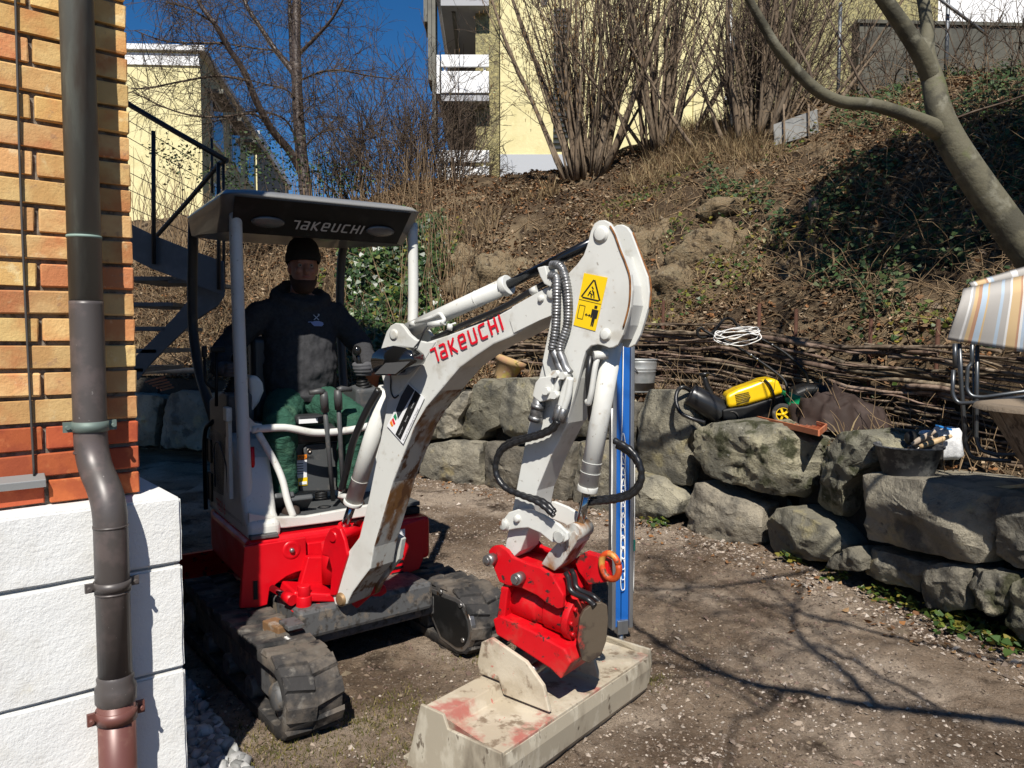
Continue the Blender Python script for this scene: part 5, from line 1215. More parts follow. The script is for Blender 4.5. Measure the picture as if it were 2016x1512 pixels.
class Bld:
    """a box building: near corner c (plan), direction a along the sunny face, b along the other face"""
    def __init__(s, name, c, a, b, la, lb, z0, z1, ma, mb_, label, cat='building'):
        s.e = empty(name, c, label, cat); s.c = V((c[0], c[1], 0)); s.a = V((*a, 0)).normalized(); s.b = V((*b, 0)).normalized()
        m = MB(); p = [s.c, s.c + s.a * la, s.c + s.a * la + s.b * lb, s.c + s.b * lb]
        lo = [q_ + ZV * z0 for q_ in p]; hi = [q_ + ZV * z1 for q_ in p]
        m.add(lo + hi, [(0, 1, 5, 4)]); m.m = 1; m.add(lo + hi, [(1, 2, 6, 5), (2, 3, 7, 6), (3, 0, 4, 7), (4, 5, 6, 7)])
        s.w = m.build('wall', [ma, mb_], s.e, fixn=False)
    def P(s, u, v, h): return s.c + s.a * u + s.b * v + ZV * h
    def slab(s, u0, u1, v0, v1, h0, h1, name, mt, parent=None, bev=0):
        m = MB(); m.box(s.P((u0 + u1) / 2, (v0 + v1) / 2, (h0 + h1) / 2), (abs(u1 - u0), abs(v1 - v0), abs(h1 - h0)), (s.a, s.b, ZV)); return m.build(name, mt, parent or s.e, bevel=bev)
# far yellow block on the left: sunny gable towards us, shaded long side receding right
cL = U(398, 300, 26)
zt_ = U(398, 100, 26).z
bl = Bld('yellow_apartment_block', cL, (-1, -.06), (-.165, 1), 9, 11, 2.5, zt_, M_yel, mat('shade-darkened stucco', (.5, .44, .24), .9, var=[((.44, .4, .22), 3, .4, .6)]), 'pale yellow apartment block with flat white roof edge behind the steel stairs')  # side shade put into a darker copy of the yellow stucco
bl.slab(-.2, 9.2, -.2, 11.2, zt_ - .05, zt_ + .12, 'roof_edge', M_wht)
bl.slab(.0, 9, -.06, 0, zt_ - .5, zt_ - .12, 'fascia_board', M_wht)
for k in range(3):
    for lvl in range(2):
        u0 = 1.4 + k * 3.4; h0 = zt_ - 2.6 - lvl * 3
        f = bl.slab(-.06, .02, u0, u0 + 1.9, h0, h0 + 1.6, 'window', M_frame); bl.slab(-.075, -.05, u0 + .12, u0 + 1.78, h0 + .12, h0 + 1.48, 'pane', M_glass, f)
    bl.slab(-.5, .0, 1.2 + k * 3.4, 3.5 + k * 3.4, zt_ - 1.0, zt_ - .85, 'awning_box', M_greyst)
cL2 = U(506, 330, 42); z2 = U(506, 272, 42).z
b2 = Bld('second_yellow_block', cL2, (-1, -.06), (-.165, 1), 8, 14, 2.5, z2, M_yel, M_greyst, 'smaller pale yellow block with white parapet far behind the first')  # grey on the long side stands in for its shade
b2.slab(-.2, 8.2, -.2, 14.2, z2 - .1, z2 + .35, 'roof_edge', M_wht)
# yellow block above the bank with the balconies
cM = U(985, 330, 17.5); zb = U(985, 345, 17.5).z - .6
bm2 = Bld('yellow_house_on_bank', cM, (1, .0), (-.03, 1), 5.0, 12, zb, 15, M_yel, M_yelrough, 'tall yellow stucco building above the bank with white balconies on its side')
g = bm2.slab(0, 5, -.05, 0, zb, zb + 1.05, 'base_plinth', mat('grey base course', (.4, .42, .45), .9)); 
xr = (U(1372, 200, 17.5) - cM).x
# set-back roughcast bay on the right
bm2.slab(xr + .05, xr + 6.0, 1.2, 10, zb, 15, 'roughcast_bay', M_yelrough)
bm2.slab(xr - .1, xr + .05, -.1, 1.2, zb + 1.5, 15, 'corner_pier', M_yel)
f = bm2.slab(xr + .3, xr + 1.1, 1.1, 1.22, zb + 2.6, zb + 5.2, 'window', M_frame); bm2.slab(xr + .38, xr + 1.02, 1.07, 1.1, zb + 2.7, zb + 5.1, 'pane', M_glass, f)
for u0, h0, w_, h_ in ((.9, zb + 4.3, .14, .3),):
    f = bm2.slab(u0, u0 + w_, -.03, .02, h0, h0 + h_, 'vent_grille', M_darkm)
mbx = MB(); 
for k in range(26): mbx.box(bm2.P(1.3 + .05, -.03, zb + 1.2 + k * .12), (.34, .05, .05), (bm2.a, bm2.b, ZV))
mbx.build('shutter_louvres', M_darkm, bm2.e)
# side strip with tall windows between balconies and front
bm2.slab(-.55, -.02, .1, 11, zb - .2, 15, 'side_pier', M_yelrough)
# balcony tower, set to the left
bx0, bx1 = (U(868, 200, 17.2) - cM).x, (U(962, 200, 17.2) - cM).x
def zpx(py, y=17.2): return U(900, py, y).z
for k, (t1, t0, b1, b0) in enumerate(((108, 132, 141, 184), (296, 320, 328, 372), (-80, -56, -47, -4))):
    bal = empty('balcony', V((0, 0, 0))); bal.parent = bm2.e
    bm2.slab(bx0, bx1, -.32, -.26, zpx(t0), zpx(t1), 'top_board', M_wht, bal, .01); bm2.slab(bx0, bx1, -.34, -.28, zpx(b0), zpx(b1), 'front_board', M_wht, bal, .01)
    for u in (bx0 + .08, bx1 - .1): bm2.slab(u - .025, u + .025, -.27, -.22, zpx(b0), zpx(t1), 'rail_post', M_wht, bal)
    bm2.slab(bx0 - .0, bx1, -.3, 6, zpx(b0) - .16, zpx(b0) - .02, 'floor_slab', M_soffit, bal)
    bm2.slab(bx0 - .1, bx0 - .03, -.3, 6, zpx(b0), zpx(t1), 'side_board', M_wht, bal)
    bm2.slab((bx0 + bx1) / 2 - .3, (bx0 + bx1) / 2 - .22, 0, 5, zpx(b0) - .2, zpx(b0) - .165, 'drain_rail', M_greyst, bal)
bm2.slab(bx1 - .25, bx1 - .1, 6, 6.4, zb, 15, 'rear_window', M_glass)
bm2.slab(bx0 - .15, bx1, 6.2, 6.3, zb - 1, 15, 'rear_wall', M_yelrough)
for k in range(3): bm2.slab(bx0 - .2 - .08 * k, bx0 - .12 - .08 * k, -.3 - .1 * k, .4, 6 + k * 1.2, 15, 'edge_board', M_greyst)
# grey garage and white house on the right crest
M_garage = mat('concrete wall', (.09, .085, .066), .9, var=[((.06, .058, .047), 2, .45, .6)], bump=[(20, .3, .02)])
cG = U(1690, 140, 13.2)
gz1 = U(1690, 47, 13.2).z
bg_ = Bld('concrete_garden_wall', cG, (1, .05), (0, 1), 9, .3, 3.8, gz1, M_garage, M_garage, 'grey concrete wall on the crest below the white house', 'wall')
bg_.slab(-.05, 9, -.04, .34, gz1 + .003, gz1 + .06, 'coping', M_garage)
cW = U(1700, 0, 24)
bw = Bld('white_house', cW, (1, .05), (0, 1), 16, 10, 3, 16, M_wht, M_wht, 'bright white house wall beyond the chain-link fence at the top right')
for k in range(3):
    f = bw.slab(2 + k * 4, 3.4 + k * 4, -.05, .02, 9.5, 11.2, 'window', M_frame); bw.slab(2.1 + k * 4, 3.3 + k * 4, -.07, -.05, 9.6, 11.1, 'pane', M_glass, f)
# chain-link fence on the crest
fe = empty('chain_link_fence', U(1862, 130, 10.6), 'chain-link fence with grey steel posts along the crest at the right', 'fence')
M_galv = mat('galvanised post', (.16, .17, .18), .5, .6)
fpx = [(1440, 250, 120, 11.6), (1650, 190, 60, 11.2), (1862, 140, -30, 10.6), (2080, 130, -60, 10)]
tops = []
for (px, yb, yt, d) in fpx:
    p0 = U(px, yb, d); p1 = U(px, yt, d); p1 = V((p0.x, p0.y, max(p1.z, p0.z + 1.3))); p0.z -= .3
    m = MB(); m.tube([p0, p1], .026, 10); m.build('post', M_galv, fe); tops.append((p0, p1))
m = MB(); m.tube([U(1800, -40, 10.6), U(1945, 70, 10.4)], .022, 8); m.build('brace', M_galv, fe)
wires = MB()
for i in range(len(tops) - 1):
    a0, a1 = tops[i]; b0, b1 = tops[i + 1]; n = int((b0 - a0).length / .09)
    for k in range(n):
        for sg in (1, -1):
            t0 = k / n; hN = 1.35; t1 = t0 + sg * hN / (b0 - a0).length
            if t1 < 0 or t1 > 1: continue
            pa = a0.lerp(b0, t0) + ZV * .25; pb = a0.lerp(b0, t1) + ZV * (.25 + hN); wires.tube([pa, pb], .0022, 3, cap=False)
wires.build('mesh_wire', M_galv, fe)
# ------------------------------------------------------------------ steel stairs on the left
stair = empty('steel_staircase', U(350, 700, 6.6), 'dark grey galvanised steel staircase with cable railing behind the brick house', 'staircase')
M_stair = mat('dull galvanised steel', (.15, .155, .16), .6, .3, var=[((.2, .205, .21), 5, .45, .65)])
SY = 6.4
def st_pl(poly, y, th, name, m=M_stair):
    mb = MB(); mb.prism([U(a, b, y) for a, b in poly], V((0, th, 0))); return mb.build(name, m, stair, bevel=.003)
st_pl([(215, 420), (265, 445), (300, 462), (365, 488), (440, 515), (442, 582), (372, 556), (300, 530), (250, 505), (215, 490)], SY, .012, 'stringer')
st_pl([(215, 420), (265, 445), (300, 462), (365, 488), (440, 515), (442, 582), (372, 556), (300, 530), (250, 505), (215, 490)], SY + .85, .012, 'stringer')
st_pl([(372, 556), (442, 582), (430, 600), (382, 632), (340, 672), (300, 712), (272, 748), (240, 752), (250, 718), (300, 668), (345, 622), (372, 590)], SY + .1, .012, 'stringer')
st_pl([(372, 566), (442, 582), (430, 602), (382, 634), (340, 674), (300, 714), (272, 748), (255, 748), (265, 728), (300, 684), (345, 638), (372, 606)], SY + .95, .012, 'stringer')
for k, (px, py, w_) in enumerate(((400, 560, 60), (330, 555, 100), (330, 603, 100), (320, 648, 90), (310, 690, 80), (295, 725, 60))):
    c = U(px, py, SY + .5); mb = MB(); mb.box(c, (w_ / 1514 * SY * 1.05, .8, .035), None); mb.build('tread', M_stair, stair, bevel=.003)
for (px, y0, y1, dd, r_) in ((302, 258, 520, 0, .017), (430, 320, 570, 0, .016), (440, 322, 575, .12, .012), (417, 272, 380, .9, .012)):
    mb = MB(); mb.tube([U(px, y0, SY - .02 + dd), U(px + 1, y1, SY - .02 + dd)], r_, 10); mb.build('rail_post', M_darkm, stair)
mb = MB(); mb.tube([U(200, 172, SY - .03), U(258, 208, SY - .03), U(350, 262, SY - .03), U(446, 316, SY - .03)], .022, 12); mb.build('handrail', M_darkm, stair)
mb = MB(); mb.tube([U(446, 316, SY - .03), U(432, 322, SY + .2), U(375, 390, SY + .5), U(300, 474, SY + .8)], .02, 12); mb.build('handrail', M_darkm, stair)
for k in range(6):
    f = (k + 1) / 7
    mb = MB(); mb.tube([U(205, 172 + 250 * f, SY - .03), U(302, 235 + 225 * f, SY - .03), U(432, 315 + 200 * f, SY - .03)], .0035, 6); mb.build('rail_cable', M_darkm, stair)
# ------------------------------------------------------------------ woody plants
M_bark = mat('brown bark', (.17, .125, .085), .9, var=[((.18, .14, .1), 9, .46, .62), ((.03, .022, .016), 16, .52, .66)], bump=[(40, .6, .01)], stretch=(1, 1, .25), spec=.2)
M_barkg = mat('smooth grey green bark', (.11, .1, .066), .75, var=[((.06, .055, .038), 5, .46, .6), ((.16, .15, .11), 11, .55, .7), ((.09, .1, .035), 4, .6, .7, .7)], bump=[(16, .4, .02), (70, .4, .005)], spec=.3)
M_cherry = mat('glossy cherry bark', (.06, .042, .035), .45, var=[((.14, .11, .09), 8, .55, .66)], bump=[(30, .5, .008)], stretch=(.5, .5, 3), spec=.5)
M_twig = mat('twigs', (.07, .05, .037), .9, var=[((.12, .09, .065), 6, .45, .62)], spec=.15)
M_twigl = mat('pale dry stems', (.2, .135, .075), .9, var=[((.28, .2, .12), 7, .45, .62), ((.1, .065, .038), 4, .5, .65)], spec=.15)
class Twigs:
    """collects thin 3-sided tapering tubes into one numpy mesh"""
    def __init__(s): s.v = []; s.f = []; s.n = 0
    def add(s, pts, r0, r1):
        pts = np.asarray(pts, float); k = len(pts); d = np.gradient(pts, axis=0); d /= (np.linalg.norm(d, axis=1, keepdims=True) + 1e-9)
        up = np.where(np.abs(d[:, 2:3]) < .9, np.array([[0, 0, 1.]]), np.array([[1., 0, 0]])); x = np.cross(d, up); x /= (np.linalg.norm(x, axis=1, keepdims=True) + 1e-9); y = np.cross(d, x)
        r_ = np.linspace(r0, r1, k)[:, None]
        vs_ = np.stack([pts + (x * math.cos(t) + y * math.sin(t)) * r_ for t in (0, 2.094, 4.189)], 1).reshape(-1, 3)
        i = np.arange(k - 1)[:, None] * 3 + s.n; j = np.array([[0, 1, 2]]); jn = np.array([[1, 2, 0]])
        s.f.append(np.stack([i + j, i + jn, i + 3 + jn, i + 3 + j], -1).reshape(-1, 4)); s.v.append(vs_); s.n += len(vs_)
    def build(s, name, m, parent=None, smooth=True):
        return npmesh(name, np.concatenate(s.v), np.concatenate(s.f), m, parent, smooth)
def wander(rng, p, d, L, n, wob, grav=0.0):
    pts = [np.array(p, float)]; d = np.array(d, float); d /= np.linalg.norm(d)
    for _ in range(n):
        d = d + rng.normal(0, wob, 3) + np.array([0, 0, grav]); d /= np.linalg.norm(d); pts.append(pts[-1] + d * L / n)
    return np.array(pts), d
def ramify(rng, tw, p, d, L, r, depth, n_kids, wob=.12, grav=.02, spread=.7, shrink=.62, minr=.0015):
    pts, de = wander(rng, p, d, L, 5, wob, grav); tw.add(pts, r, max(minr, r * .45))
    if depth <= 0: return
    for _ in range(n_kids):
        t = rng.uniform(.25, 1); i = min(4, int(t * 5)); q_ = pts[i] + (pts[i + 1] - pts[i]) * (t * 5 - i)
        nd = de + rng.normal(0, spread, 3) * .8; ramify(rng, tw, q_, nd, L * shrink * rng.uniform(.6, 1.1), max(minr, r * .5), depth - 1, n_kids, wob, grav, spread, shrink, minr)
def ground_at(x, y): return float(hill(np.array([x]), np.array([y]))[0])
# cherry tree in front of the blue sky
rng = np.random.default_rng(3)
DT = 15.0
tb_ = U(606, 380, DT); tree = empty('bare_cherry_tree', (tb_.x, tb_.y, tb_.z - .6), 'bare cherry tree with glossy trunk and drooping twigs against the blue sky', 'tree')
trunk = MB()
def limb(mb, pts, r0, r1, n=10): P_ = spline([U(a, b, DT + dz) for a, b, dz in pts], 5); k = len(P_); mb.tube(P_, [r0 + (r1 - r0) * i / (k - 1) for i in range(k)], n)
limb(trunk, [(606, 420, 0), (600, 355, 0), (592, 290, 0), (586, 200, 0), (584, 140, 0), (583, 60, 0), (586, -60, 0)], .13, .075)
limb(trunk, [(596, 345, 0), (572, 300, -.2), (535, 255, -.5), (505, 200, -.8), (480, 140, -1), (450, 95, -1.2), (425, 50, -1.4), (395, 10, -1.5), (370, -50, -1.6)], .085, .03)
limb(trunk, [(584, 150, 0), (560, 120, .1), (540, 95, .2), (510, 50, .3), (485, 10, .4), (470, -40, .5)], .065, .03)
limb(trunk, [(586, 200, 0), (576, 140, .3), (572, 60, .3), (568, -50, .4)], .05, .035)
limb(trunk, [(590, 105, 0), (625, 70, -.2), (655, 35, -.4), (680, -10, -.6)], .04, .018)
trunk.build('trunk', M_cherry, tree)
tw = Twigs()
secs = [([(594, 156, 0), (630, 142, -.3), (670, 138, -.6), (720, 148, -.9), (775, 155, -1.1)], .028), ([(535, 255, -.5), (500, 225, -.8), (440, 230, -1.2), (380, 228, -1.6), (320, 210, -2), (260, 180, -2.3)], .03),
        ([(490, 160, -1), (430, 150, -1.3), (360, 160, -1.7), (300, 172, -2), (258, 175, -2.2)], .028), ([(440, 85, -1.2), (380, 85, -1.6), (320, 80, -2), (265, 60, -2.4)], .026), ([(590, 290, 0), (560, 235, -.3), (500, 220, -.5), (440, 235, -.8), (400, 245, -1)], .026),
        ([(588, 200, 0), (560, 175, -.3), (520, 165, -.6), (470, 152, -.9)], .024), ([(545, 100, .2), (500, 95, 0), (450, 88, -.3), (400, 86, -.5)], .022), ([(425, 50, -1.4), (380, 20, -1.8), (330, 5, -2)], .022), ([(600, 290, 0), (630, 262, -.4), (670, 258, -.8), (700, 300, -1)], .018), ([(575, 240, 0), (620, 200, -.4), (610, 175, -.6)], .016)]
allp = []
for pts, r_ in secs:
    P_ = np.array([tuple(p) for p in spline([U(a, b, DT + dz) for a, b, dz in pts], 6)]); tw.add(P_, r_, r_ * .35); allp.append((P_, r_))
for P_, r_ in allp + [(np.array([tuple(p) for p in spline([U(a, b, DT) for a, b in q_], 6)]), .03) for q_ in ([(480, 140), (425, 50), (370, -50)], [(540, 95), (485, 10), (470, -40)], [(584, 140), (586, -60)], [(625, 70), (680, -10)], [(572, 60), (568, -50)])]:
    for k in range(34):
        i = rng.integers(0, len(P_) - 1); d = P_[min(i + 1, len(P_) - 1)] - P_[i]; d = d / (np.linalg.norm(d) + 1e-9)
        nd = d * .5 + rng.normal(0, .7, 3) + np.array([0, -.1, .1])
        ramify(rng, tw, P_[i], nd, rng.uniform(.5, 1.15), .007, 2, 3, .16, -.05, .9, .6, .0026)
tw.build('twigs', M_twig, tree)
# buds
# hazel stools on the crest
def hazel(name, px, py, d, n, hgt, label, seed, spreadx=.34, catk=True, tilt=0):
    rg_ = np.random.default_rng(seed); b = hill_hit(px, py + 12, d - 3.5); e = empty(name, b, label, 'shrub')
    st = MB(); tw_ = Twigs(); ck = []
    for k in range(n):
        a = rg_.uniform(0, 6.28); rr = abs(rg_.normal(0, .2)) + .02; base = np.array([b.x + rr * math.cos(a) * 1.3, b.y + rr * math.sin(a), b.z - .12])
        dirv = np.array([math.cos(a) * rr * 1.3 * spreadx / .34 + rg_.normal(0, .13) + tilt, math.sin(a) * rr * .9 + rg_.normal(0, .08), 1.0]); L = hgt * rg_.uniform(.5, 1.2)
        pts, de = wander(rg_, base, dirv, L, 9, .055, .01); r0 = rg_.uniform(.012, .032) if k % 4 else rg_.uniform(.035, .065)
        st.tube([V(p) for p in pts], [r0 * (1 - .75 * i / 9) for i in range(10)], 7)
        for _ in range(7):
            i = rg_.integers(3, 9); nd = (pts[i] - pts[i - 1]); nd = nd / np.linalg.norm(nd) * .9 + rg_.normal(0, .45, 3); ramify(rg_, tw_, pts[i], nd, rg_.uniform(.4, 1.1), .007, 1, 3, .12, .02, .7, .6, .0025)
            if catk:
                for _c in range(5): ck.append(pts[i] + nd / np.linalg.norm(nd) * rg_.uniform(.1, .9) + rg_.normal(0, .12, 3))
    st.build('stems', M_bark, e); tw_.build('twigs', M_twig, e)
    if catk:
        ct = Twigs()
        for c in ck: ct.add([c, c - np.array([0, 0, .05])], .006, .004)
        ct.build('catkins', mat('catkins ' + name, (.3, .17, .06), .9), e)
    return e
hazel('hazel_bush', 1160, 330, 12.6, 70, 4.2, 'large many-stemmed hazel bush with brown catkins before the yellow wall, left of two', 11, .36)
hazel('hazel_bush', 1298, 285, 12.4, 40, 4.2, 'slimmer hazel bush with leaning stems before the yellow wall, just right of the largest', 12, .36, False)
hazel('hazel_bush', 1490, 262, 11.4, 80, 2.6, 'dense cut-back hazel stool with crowded upright rods above the grey board', 13, .42, False, .1)
# tree leaning in from the right
DR = 4.7
rt = empty('leaning_tree', (4.05, 4.9, .8), 'smooth grey-green leaning tree trunk forking above the bank at the right edge', 'tree')
tk = MB()
def limbR(pts, n=18, sub=6):
    C_ = [U(a, b, y) for a, b, y, w_ in pts]; rr = [w_ * .78 / 2 / 1514 * y for a, b, y, w_ in pts]
    P_ = spline(C_, sub); r2 = np.interp(np.linspace(0, len(rr) - 1, len(P_)), range(len(rr)), rr); tk.tube(P_, [float(x) * (1 + .04 * mnoise.noise(P_[i] * 5)) for i, x in enumerate(r2)], n)
limbR([(2230, 760, 4.75, 92), (2120, 610, 4.75, 88), (2020, 492, 4.75, 82), (1960, 410, 4.75, 78), (1905, 330, 4.75, 72), (1868, 268, 4.75, 68), (1848, 215, 4.75, 58), (1838, 165, 4.8, 52), (1822, 110, 4.85, 46), (1825, 50, 4.9, 30), (1806, -60, 4.95, 24)])
limbR([(1832, 150, 4.8, 44), (1812, 105, 4.75, 44), (1780, 55, 4.7, 40), (1745, 5, 4.65, 36), (1700, -60, 4.6, 32)])
limbR([(1850, 258, 4.75, 50), (1825, 244, 4.7, 40), (1780, 225, 4.6, 33), (1720, 207, 4.5, 31), (1655, 200, 4.4, 29), (1605, 175, 4.35, 29), (1560, 130, 4.3, 27), (1530, 95, 4.25, 25), (1500, 45, 4.2, 22), (1470, -10, 4.15, 20), (1430, -90, 4.1, 17)], 14)
tk.build('trunk', M_barkg, rt)
tw = Twigs(); rng = np.random.default_rng(21)
for (px, py, y, dx, dz, L) in ((1725, 206, 4.5, -.35, .8, 1.0), (1550, 118, 4.3, .05, 1, 1.2), (1862, 240, 4.75, .7, .3, 1.0), (1605, 178, 4.35, -.1, .6, .8)):
    ramify(rng, tw, tuple(U(px, py, y)), (dx, .1, dz), L, .009, 2, 2, .1, .03, .5, .55, .002)
# the crown goes on above the frame and throws the branch shadows on the yard
for (px, py, y) in ((1700, -60, 4.6), (1806, -60, 4.95), (1430, -90, 4.1)):
    for k in range(4): ramify(rng, tw, tuple(U(px, py, y)), (rng.normal(0, .5), rng.normal(-.35, .4), 1), rng.uniform(1.2, 2), .02, 3, 3, .12, .02, .6, .62, .003)
tw.build('twigs', M_twig, rt)
rgc = np.random.default_rng(8); nC = 8000; dC = rgc.normal(0, 1, (nC, 3)); dC /= np.linalg.norm(dC, axis=1, keepdims=True)
SHADE_CROWN_P = np.array([5.3, 4.4, 7.0]) + dC * (rgc.random((nC, 1)) ** .4) * np.array([2.5, 1.6, 1.7]); SHADE_CROWN_S = rgc.uniform(.09, .17, nC)  # unseen leaf mass, added and sized to shade the right bank
# a second bare tree behind the camera's right shoulder: only its shadow lies on the yard
st2 = empty('yard_tree', (4.6, -1.6, 0), 'bare yard tree out of frame whose branch shadows lie across the soil', 'tree')
m = MB(); tw = Twigs(); rng = np.random.default_rng(5)
def lift(px, py, h): g_ = Gd(px, py); return g_ - LD * (h / -LD.z)
def limbS(pts, r0, r1):
    P_ = spline([V(p) for p in pts], 5); k = len(P_); m.tube(P_, [r0 + (r1 - r0) * i / (k - 1) for i in range(k)], 10); return P_
limbS([(4.6, -1.6, -.1), (4.5, -1.55, 1.2), (4.3, -1.45, 2.4), (4.15, -1.4, 3.4), (3.9, -1.2, 5.4)], .14, .07)
for pts, r_ in (([(2600, 1480, 3.0), (2200, 1448, 3.1), (2016, 1425, 3.2), (1850, 1408, 3.3), (1700, 1394, 3.4), (1540, 1360, 3.5), (1420, 1335, 3.6), (1330, 1290, 3.7), (1240, 1222, 3.8), (1160, 1130, 3.9)], .034),
                ([(1540, 1360, 3.5), (1530, 1376, 3.6), (1500, 1405, 3.7), (1440, 1420, 3.8)], .016), ([(1720, 1395, 3.4), (1650, 1320, 3.6), (1590, 1275, 3.8), (1565, 1235, 4.0), (1568, 1190, 4.2), (1580, 1150, 4.4)], .022),
                ([(2500, 1330, 3.8), (2200, 1330, 3.9), (2000, 1305, 4.0), (1830, 1270, 4.1), (1700, 1240, 4.2), (1580, 1205, 4.4), (1500, 1140, 4.6)], .026), ([(1840, 1390, 3.4), (1760, 1350, 3.7), (1680, 1310, 3.9), (1600, 1270, 4.1)], .016),
                ([(1640, 1110, 4.6), (1530, 1135, 4.5), (1440, 1152, 4.5), (1320, 1158, 4.6), (1200, 1152, 4.7)], .022), ([(1360, 1156, 4.6), (1330, 1130, 4.8), (1290, 1090, 5.0)], .012)):
    P_ = limbS([lift(*p) for p in pts], r_, r_ * .45)
    for k in range(7):
        i = rng.integers(4, len(P_) - 1); ramify(rng, tw, tuple(P_[i]), (rng.normal(-.3, .6), rng.normal(.3, .6), rng.normal(.2, .4)), rng.uniform(.4, .9), .009, 2, 2, .16, 0, .8, .6, .0025)
limbS([(4.3, -1.45, 2.5), lift(2600, 1480, 3.0)], .05, .036); limbS([(4.2, -1.4, 3.2), lift(2500, 1330, 3.8)], .04, .028); limbS([(4.0, -1.3, 4.4), (3.0, .5, 5.0), lift(1640, 1110, 4.6)], .03, .023)
m.build('trunk', M_barkg, st2); tw.build('twigs', M_twig, st2)
# ------------------------------------------------------------------ woven branch fence on the terrace
NRM = []
for i in range(len(WALL)):
    d = (WALL[min(i + 1, len(WALL) - 1)] - WALL[max(i - 1, 0)]).normalized(); NRM.append(V((d.y, -d.x, 0)))
FP = spline([WALL[i] + NRM[i] * 1.36 for i in (6, 5, 4, 3, 2, 1)], 14)
FLn = [0]
for i in range(1, len(FP)): FLn.append(FLn[-1] + (FP[i] - FP[i - 1]).length)
def fpt(s_):
    s_ = min(max(s_, 0), FLn[-1] - 1e-4); i = 0
    while FLn[i + 1] < s_: i += 1
    t = (s_ - FLn[i]) / (FLn[i + 1] - FLn[i]); p = FP[i].lerp(FP[i + 1], t); d = (FP[i + 1] - FP[i]).normalized(); return p, V((d.y, -d.x, 0))
fence = empty('wattle_fence', fpt(FLn[-1] * .5)[0] + ZV * .9, 'low woven fence of weathered brown branches holding the bank above the boulders', 'fence')
M_wat = mat('weathered branch', (.14, .1, .07), .9, var=[((.23, .175, .13), 8, .46, .62), ((.045, .03, .022), 12, .5, .64)], bump=[(50, .5, .006)], objrand=.35, spec=.15)
rng = np.random.default_rng(31)
for k in range(150):
    s0 = rng.uniform(1.2, FLn[-1] - .8); L = rng.uniform(.9, 2.6); h0 = rng.uniform(0, .74); r0 = rng.uniform(.008, .017) if k % 3 else rng.uniform(.017, .03)
    pts = []; ph = rng.uniform(0, 6.28); sl = rng.normal(0, .006); front = rng.choice([-1, 1])
    for j in range(9):
        s_ = s0 + L * j / 8; p, n = fpt(s_); base = float(wall_q(np.array([p.x]), np.array([p.y]))[1][0]) - .05
        pts.append(p + n * (front * .02 + .035 * math.sin(ph + s_ * 3.3) + rng.normal(0, .012)) + ZV * (base + h0 + sl * j + .018 * math.sin(ph * 2 + s_ * 2.1) + rng.normal(0, .006)))
    m = MB(); m.tube(spline(pts, 2), [r0 * (1 - .4 * i / 16) for i in range(17)], 7); m.build('branch', M_wat, fence)
M_rebar = mat('rusty iron rod', (.075, .03, .016), .85, .2, bump=[(90, .5, .003)])
for px, yt, yb in ((1297, 575, 745), (1483, 548, 770), (1555, 605, 800), (1700, 600, 800), (1830, 580, 800), (1180, 585, 740)):
    best = min(range(0, 400), key=lambda i: abs(math.atan2(fpt(FLn[-1] * i / 400)[0].x, fpt(FLn[-1] * i / 400)[0].y) - math.atan2(px - 1008, 1514)))
    p, n = fpt(FLn[-1] * best / 400); p = p - n * .06; bz = float(wall_q(np.array([p.x]), np.array([p.y]))[1][0]) - .05; top = min(U(px, yt, p.y).z, bz + .95)
    m = MB(); m.tube([V((p.x, p.y, bz - .2)), V((p.x + .01, p.y, max(top, bz + .6)))], .017, 8); m.build('iron_rod', M_rebar, fence)
# ------------------------------------------------------------------ things along the wall
def gz(p): return ground_at(p.x, p.y)
# galvanised pail
M_galvb = mat('dull galvanised sheet', (.36, .36, .35), .5, .55, var=[((.26, .27, .26), 7, .45, .62), ((.34, .33, .22), 5, .6, .72, .6)], bump=[(30, .1, .003)])
D = 7.15; c = U(1259, 772, D); top = U(1259, 708, D).z - c.z; rt_, rb_ = 34 / 1514 * D, 27.5 / 1514 * D
pail = empty('galvanised_pail', c, 'dented galvanised metal pail standing on the wall beside the blue pole', 'bucket')
m = MB(); m.lathe(c, [(0, .0), (rb_, 0), (rb_ + .002, .01)] + [(rb_ + (rt_ - rb_) * t + (.004 if abs(t - .72) < .015 or abs(t - .64) < .015 else 0), top * t) for t in (.1, .3, .5, .62, .64, .66, .7, .72, .74, .9, 1)] + [(rt_ - .006, top), (rb_ + .004, .02), (0, .02)], 32); m.build('shell', M_galvb, pail, fixn=False)
m = MB(); m.tube([c + V((rt_ * math.cos(t), rt_ * math.sin(t), top)) for t in [6.2832 * k / 32 for k in range(33)]], .006, 8, cap=False); m.build('rim', M_galvb, pail)
m = MB(); m.tube(fillet([U(1227, 733, D - .1), U(1234, 724, D - .14), U(1250, 724, D - .16), U(1256, 734, D - .15)], .015), .004, 6); m.build('handle', M_darkm, pail)
m = MB(); m.box(c - ZV * .02, (.2, .2, .04)); 
